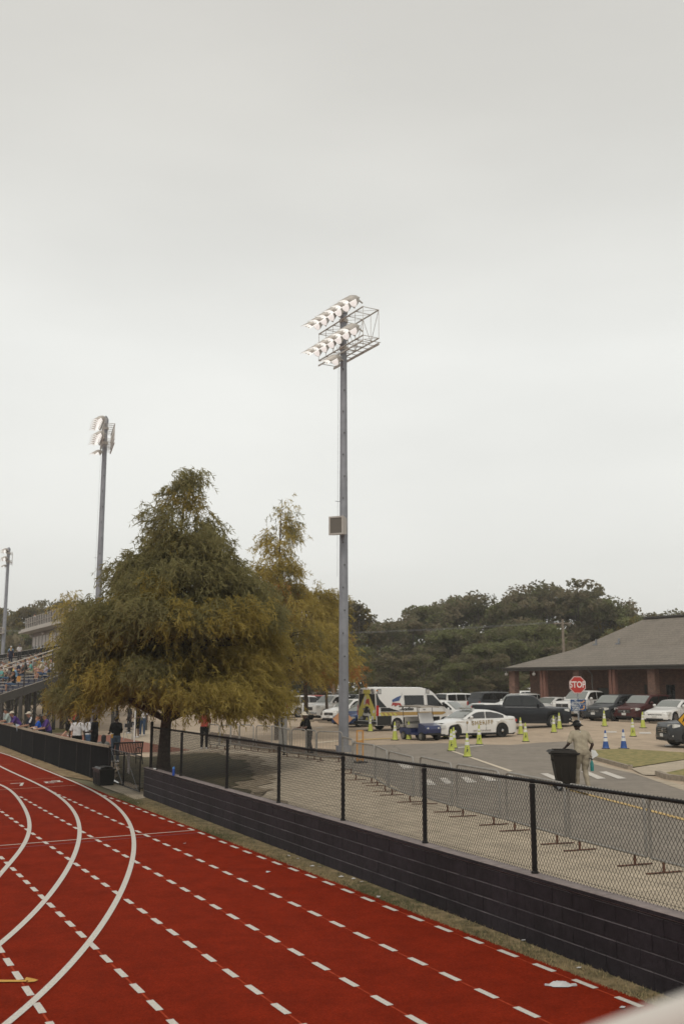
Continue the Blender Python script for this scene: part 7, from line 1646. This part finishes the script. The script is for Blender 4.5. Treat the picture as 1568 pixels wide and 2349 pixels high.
# spectators: head position in the photograph picks the row and seat
kb_=K(6.03,0,2500)
def seatpos(u,v,hh):
    # ray meets the sloping surface hh above the treads
    r=ray(u,v); n=np.array([-SL*BR[0],-SL*BR[1],1.0]); P0=np.array([BO[0],BO[1],2.06+hh]); C0=np.array([0,0,CH]); t=((P0-C0)@n)/(r@n); q=C0+r*t; s=(q[:2]-BO)@BR; t_=(q[:2]-BO)@BE; return s,t_
crowd=[(40,890,'sitfwd','spectator in black with a blue phone at the left edge',3,'black','black','black',None),
(175,890,'sit','spectator in a grey cap near the left edge',1,'char','khaki','grey','grey'),(245,930,'sitfwd','woman in a pale straw hat in the lower rows',1,'cream','khaki','brown','cream'),
(255,985,'sitlook','woman with dark curly hair and a grey top, white bag on her lap',2,'grey','denim','dark',None),(80,990,'sit','person in a teal shirt at the left edge of the crowd',1,'teal','jean','brown',None),
(20,1030,'sitback','person in a turquoise shirt cut by the left edge',1,'teal','brown','dark',None),(385,850,'sit','grey haired spectator in a white top',0,'white','khaki','grey',None),
(375,910,'sit','bald man in a pale yellow shirt',0,'yellow','khaki','grey',None),(430,880,'sitfwd','man in a navy shirt beside the bald man in yellow',1,'navy','char','dark',None),
(485,855,'sit','balding man in a dark navy jacket',0,'navy','char','grey',None),(585,830,'sitfwd','fair haired person in a white shirt leaning forward',0,'white','char','brown',None),
(640,760,'sit','man in a white shirt with reddish face in the middle rows',0,'white','khaki','grey',None),(690,770,'sit','grey haired man in a pale lilac shirt',0,'plaid','khaki','grey',None),
(740,780,'sitlook','woman in a turquoise top resting her chin on her hand',0,'teal','pink','dark',None),(860,780,'sitback','woman with long brown hair and bare legs',0,'brown','denim','brown',None),
(800,690,'sit','dark haired spectator in grey in the top rows',1,'grey','char','black',None),(715,690,'sit','spectator in bright blue in the top rows',3,'blue','navy','black',None),
(905,675,'sit','man with brown hair in a pale blue shirt near the top',0,'sky','khaki','brown',None),(925,620,'sit','spectator in a dark cap at the top left of the press box windows',3,'char','char','black','black'),
(945,700,'sit','balding man in a yellow shirt near the top',1,'yellow','khaki','dark',None),(985,680,'sit','dark curly haired person behind the man in yellow',2,'slate','char','black',None),
(1000,640,'sitlook','long dark haired woman in black at the top row',1,'black','char','black',None),(1110,690,'sit','man in a navy jacket on the right of the top rows',1,'navy','char','dark',None),
(1000,780,'sitlook','girl in a white top with bare legs beside the handrail post',0,'white','pink','brown',None),(1060,790,'sitfwd','fair haired girl in pink shorts beside the handrail post',0,'cream','pink','blond',None),
(1235,820,'sitback','man in a white checked shirt reclining behind the handrail',1,'plaid','denim','grey',None),(500,1100,'sitlook','woman in a black T-shirt sitting by the orange tote bag',1,'black','denim','dark',None),
(560,770,'sit','dark haired spectator with a phone below the standing man in white',1,'slate','char','black',None),(480,810,'sit','spectator with dark hair low behind the bald men',2,'char','char','black',None),
(1290,760,'sit','spectator in white beside the cypress branches',0,'white','jean','brown',None),(1200,680,'sit','spectator in white at the top beside the branches',0,'white','jean','brown',None),
(130,905,'sit','spectator with auburn hair in the left rows',0,'white','jean','red',None),(310,960,'sit','spectator in dark clothes between straw hat and yellow shirt',1,'char','char','dark',None),
(1330,700,'sit','spectator half hidden by the cypress branches in the top row',1,'slate','char','black',None),(780,830,'sit','spectator in teal with pale bag in the middle rows',0,'teal','khaki','brown',None)]
for (x,y,key,l,sk,sh,lg,hr,hat) in crowd:
    u,v=kb_(x,y-20); s,t_=seatpos(u,v,1.30); i=int(np.clip(round((s-.15-rows_s[0])/.61),0,len(rows_s)-1)); s=rows_s[i]
    # keep the seat on the line of sight
    r=ray(u,v); k=r[0]/r[1]; P0=BO+BR*(s+.52); t_=(k*P0[1]-P0[0])/(BE[0]-k*BE[1]); t_=max(.6,min(t_,LEN-1))
    q=bpt(s+.52,t_,bz(s)+.02)
    person(key,l,q,face(-BR[0],-BR[1])+RS.uniform(-.25,.25),skin=sk,shirt=sh,legs=lg,shorts=(lg in('pink','denim')),hair=hr,hairk='long' if 'woman' in l or 'girl' in l else 'short',hat=hat,group='spectators on the bleachers',res=.028)
rs=np.random.RandomState(31); xs_=[(60,860),(110,840),(330,880),(530,800),(610,800),(660,830),(760,740),(830,740),(880,720),(690,830),(960,760),(1040,740),(1080,760),(150,960),(30,960),(210,860),(560,900),(440,950),(1150,720),(910,760)]
for (x,y) in xs_:
    u,v=kb_(x,y-20); s,t_=seatpos(u,v,1.30); i=int(np.clip(round((s-.15-rows_s[0])/.61),0,len(rows_s)-1)); s=rows_s[i]
    r=ray(u,v); k=r[0]/r[1]; P0=BO+BR*(s+.52); t_=(k*P0[1]-P0[0])/(BE[0]-k*BE[1]); t_=max(.6,min(t_+rs.uniform(-.2,.6),LEN-1)); q=bpt(s+.52,t_,bz(s)+.02)
    person(['sit','sitfwd','sitback'][rs.randint(3)],'spectator packed among others on the bleachers, mostly hidden behind the rows in front',q,face(-BR[0],-BR[1])+rs.uniform(-.3,.3),skin=int(rs.choice([0,1,1,2])),shirt=str(rs.choice(['white','char','grey','sky','slate','cream','plaid'])),legs=str(rs.choice(['khaki','char','jean'])),hair=str(rs.choice(['brown','dark','grey','blond'])),group='spectators packed among others',res=.028)
for (x,y,l,sk,sh,lg,hat,ky,hr) in ((270,590,'man in a blue T-shirt and white cap standing on the top row',1,'sky','char','white','stand','brown'),(475,610,'man in a white shirt and dark cap standing on the top row',1,'white','char','slate','standhold','brown'),(265,720,'blonde woman in a patterned dress standing with her back turned',1,'navy','navy',None,'stand','blond')):
    u,v=kb_(x,y); s_=rows_s[-1]-(0 if y<700 else 1.2); r=ray(u,v); k=r[0]/r[1]; P0=BO+BR*(s_+.15); t_=(k*P0[1]-P0[0])/(BE[0]-k*BE[1]); q=bpt(s_+.15,t_,bz(s_)+.02)
    person(ky,l,q,face(.3,-1) if 'back' not in l else face(-.2,1),skin=sk,shirt=sh,legs=lg,hair=hr,hairk='long' if 'woman' in l else 'short',hat=hat,group='spectators on the bleachers',res=.026,sc=1.03)
u,v=kb_(455,1300); s,t_=seatpos(u,v,.6); s=rows_s[int(np.clip(round((s-.3-rows_s[0])/.61),0,len(rows_s)-1))]; r=ray(u,v);k=r[0]/r[1];P0=BO+BR*(s+.45); t_=(k*P0[1]-P0[0])/(BE[0]-k*BE[1]); q=bpt(s+.45,t_,bz(s)+.46)
t=thing('tote_bag','orange patterned tote bag on a bleacher seat','bag',q,math.atan2(BE[1],BE[0])); mb=MB(); mb.box((0,0,.17),(.46,.16,.34),top=.94); mb.build('bag_body',mat('orange tote fabric',(.50,.24,.05),.8,var=.2,scale=10),t); mb=MB(); mb.tube([(-.1,0,.33),(-.08,0,.46),(.08,0,.46),(.1,0,.33)],.012,6); mb.build('handle',M_under,t)
# ------------------------------------------------------------ far barricades behind the bleachers
for i in range(11):
    x0=ux(5,137)+i*2.15; t=make_barricade((x0,137),(x0+2.0,137.0),'pale barricade in the far row seen under the bleachers'); t['group']='far barricades seen under the bleachers'
# ------------------------------------------------------------ white rail in the near right corner
p1=atd(1378,2349,1.22); p2=atd(1568,2281,1.10); t=thing('near_railing','blurred white handrail in the near right corner','railing',(0,0,0)); r_=.034
d=(p2-p1); p0=p1-d*2.2-np.array([0,0,r_*1.06]); p3=p2+d*6-np.array([0,0,r_*1.06])
wp_=mat('white painted rail',(.70,.66,.60),.5,var=.04)
mb=MB(); mb.tube([p0,p3],r_,14); mb.build('top_rail',wp_,t,60)
for f in (0.02,.75): 
    a=p0+(p3-p0)*f; mb=MB(); mb.tube([(a[0],a[1],a[2]),(a[0],a[1],TZ+.02)],.025,10); mb.build('post',wp_,t,60)
# ------------------------------------------------------------ litter on the track and verge
mb=MB(); c=at(*K(1.742,1834,3500)(710,775),TZ); rs=np.random.RandomState(2); n=14
rim_=[((.13 if k%2 else .10)*math.cos(2*math.pi*k/n)*1.15+rs.uniform(-.02,.02),.075*math.sin(2*math.pi*k/n)+rs.uniform(-.012,.012),.003+rs.uniform(0,.012)) for k in range(n)]; inn=[(x*.5,y*.5,.035+rs.uniform(0,.02)) for x,y,z in rim_]
mb.add(rim_+inn+[(0,0,.045)],[(k,(k+1)%n,n+(k+1)%n,n+k) for k in range(n)]+[(n+k,n+(k+1)%n,2*n) for k in range(n)]); mb.box((.15,.0,.012),(.06,.04,.02),rz=.2); mb.box((-.16,.01,.010),(.05,.03,.015),rz=-.3)
tag(mb.build('paper_napkin',mat('white paper litter',(.52,.52,.52),.8,var=.05),loc=(c[0],c[1],TZ+.004)),'crumpled white paper lying on the red track near the outermost dashes','paper')
lit=[(K(1.742,1834,3500),450,462),(K(1.742,1834,3500),835,655),(K(1.742,1834,3500),1048,677),(K(1.742,1834,3500),1140,932),(K(1.742,1834,3500),1372,776),(K(1.742,1834,3500),1298,743),
(K(1.568,700,3300),712,197),(K(1.568,700,3300),768,216),(K(1.568,700,3300),858,263),(K(1.568,700,3300),905,266),(K(1.568,700,3300),1040,330),(K(1.568,700,3300),1118,343),(K(1.568,700,3300),1168,362),(K(1.568,700,3300),1275,456),(K(1.568,700,3300),60,120),(K(1.568,700,3300),583,300),(K(1.568,700,3300),720,258),(K(2.24,0,2900),1237,700),(K(2.613,0,2750),690,908)]
for i,(kk,x,y) in enumerate(lit):
    c=at(*kk(x,y),TZ); mb=MB(); rs=np.random.RandomState(i); a=.035+.02*rs.uniform(); mb.add([(-a,-.02,.004),(a,-.028,.008),(a*.8,.024,.012),(0,.035,.02),(-a*.9,.02,.004)],[(0,1,2,3,4)])
    tag(mb.build('paper_scrap',mat('white paper litter',(.52,.52,.52)),loc=(c[0],c[1],TZ+.012),rz=rs.uniform(0,6)),'tiny pale scrap of paper on the track or its grass edge','litter','paper scraps along the track edge')
# loose blades and stems on the verge
rs=np.random.RandomState(9); n=26000; s=rs.uniform(-32.5,4,n); o=TRACK_OFF+np.abs(rs.normal(0,.26,n))-.04; wlim=[]
P=np.stack([EN[0]*o+ED[0]*s,EN[1]*o+ED[1]*s],1); rel=(P-WA)@WN; P=P[rel<-.10]; n=len(P)
a=rs.uniform(0,6.28,n); h=rs.uniform(.012,.05,n); d=np.stack([np.cos(a),np.sin(a)],1); w=.004
b0=np.c_[P-d*w,np.full(n,TZ)]; b1=np.c_[P+d*w,np.full(n,TZ)]; tp_=np.c_[P+rs.normal(0,.02,(n,2)),TZ+h]
V=np.stack([b0,b1,tp_],1).reshape(-1,3); clump=(np.sin(P[:,1]*1.9)+np.sin(P[:,0]*3.1+P[:,1]*.7)+rs.normal(0,.8,n))>.3
tag(link('verge_blades',np_mesh('verge_blades',V,np.arange(n*3).reshape(-1,3),[mat('straw blade',(.30,.235,.12),.9,var=.3,scale=9),mat('green blade',(.075,.085,.03),.9,var=.3,scale=9)],clump.astype(int))),kind='stuff')


# ------------------------------------------------------------ haze
hz=bpy.data.materials.new('haze'); hz.use_nodes=True; t_=hz.node_tree; t_.nodes.clear(); o_=t_.nodes.new('ShaderNodeOutputMaterial'); pv=t_.nodes.new('ShaderNodeVolumePrincipled')
pv.inputs['Color'].default_value=(.96,.95,.93,1); pv.inputs['Density'].default_value=.0006; pv.inputs['Anisotropy'].default_value=.25; t_.links.new(pv.outputs[0],o_.inputs['Volume'])
mb=MB(); mb.box((0,130,11.4),(540,352,26.6)); o=mb.build('haze',hz); o['kind']='stuff'
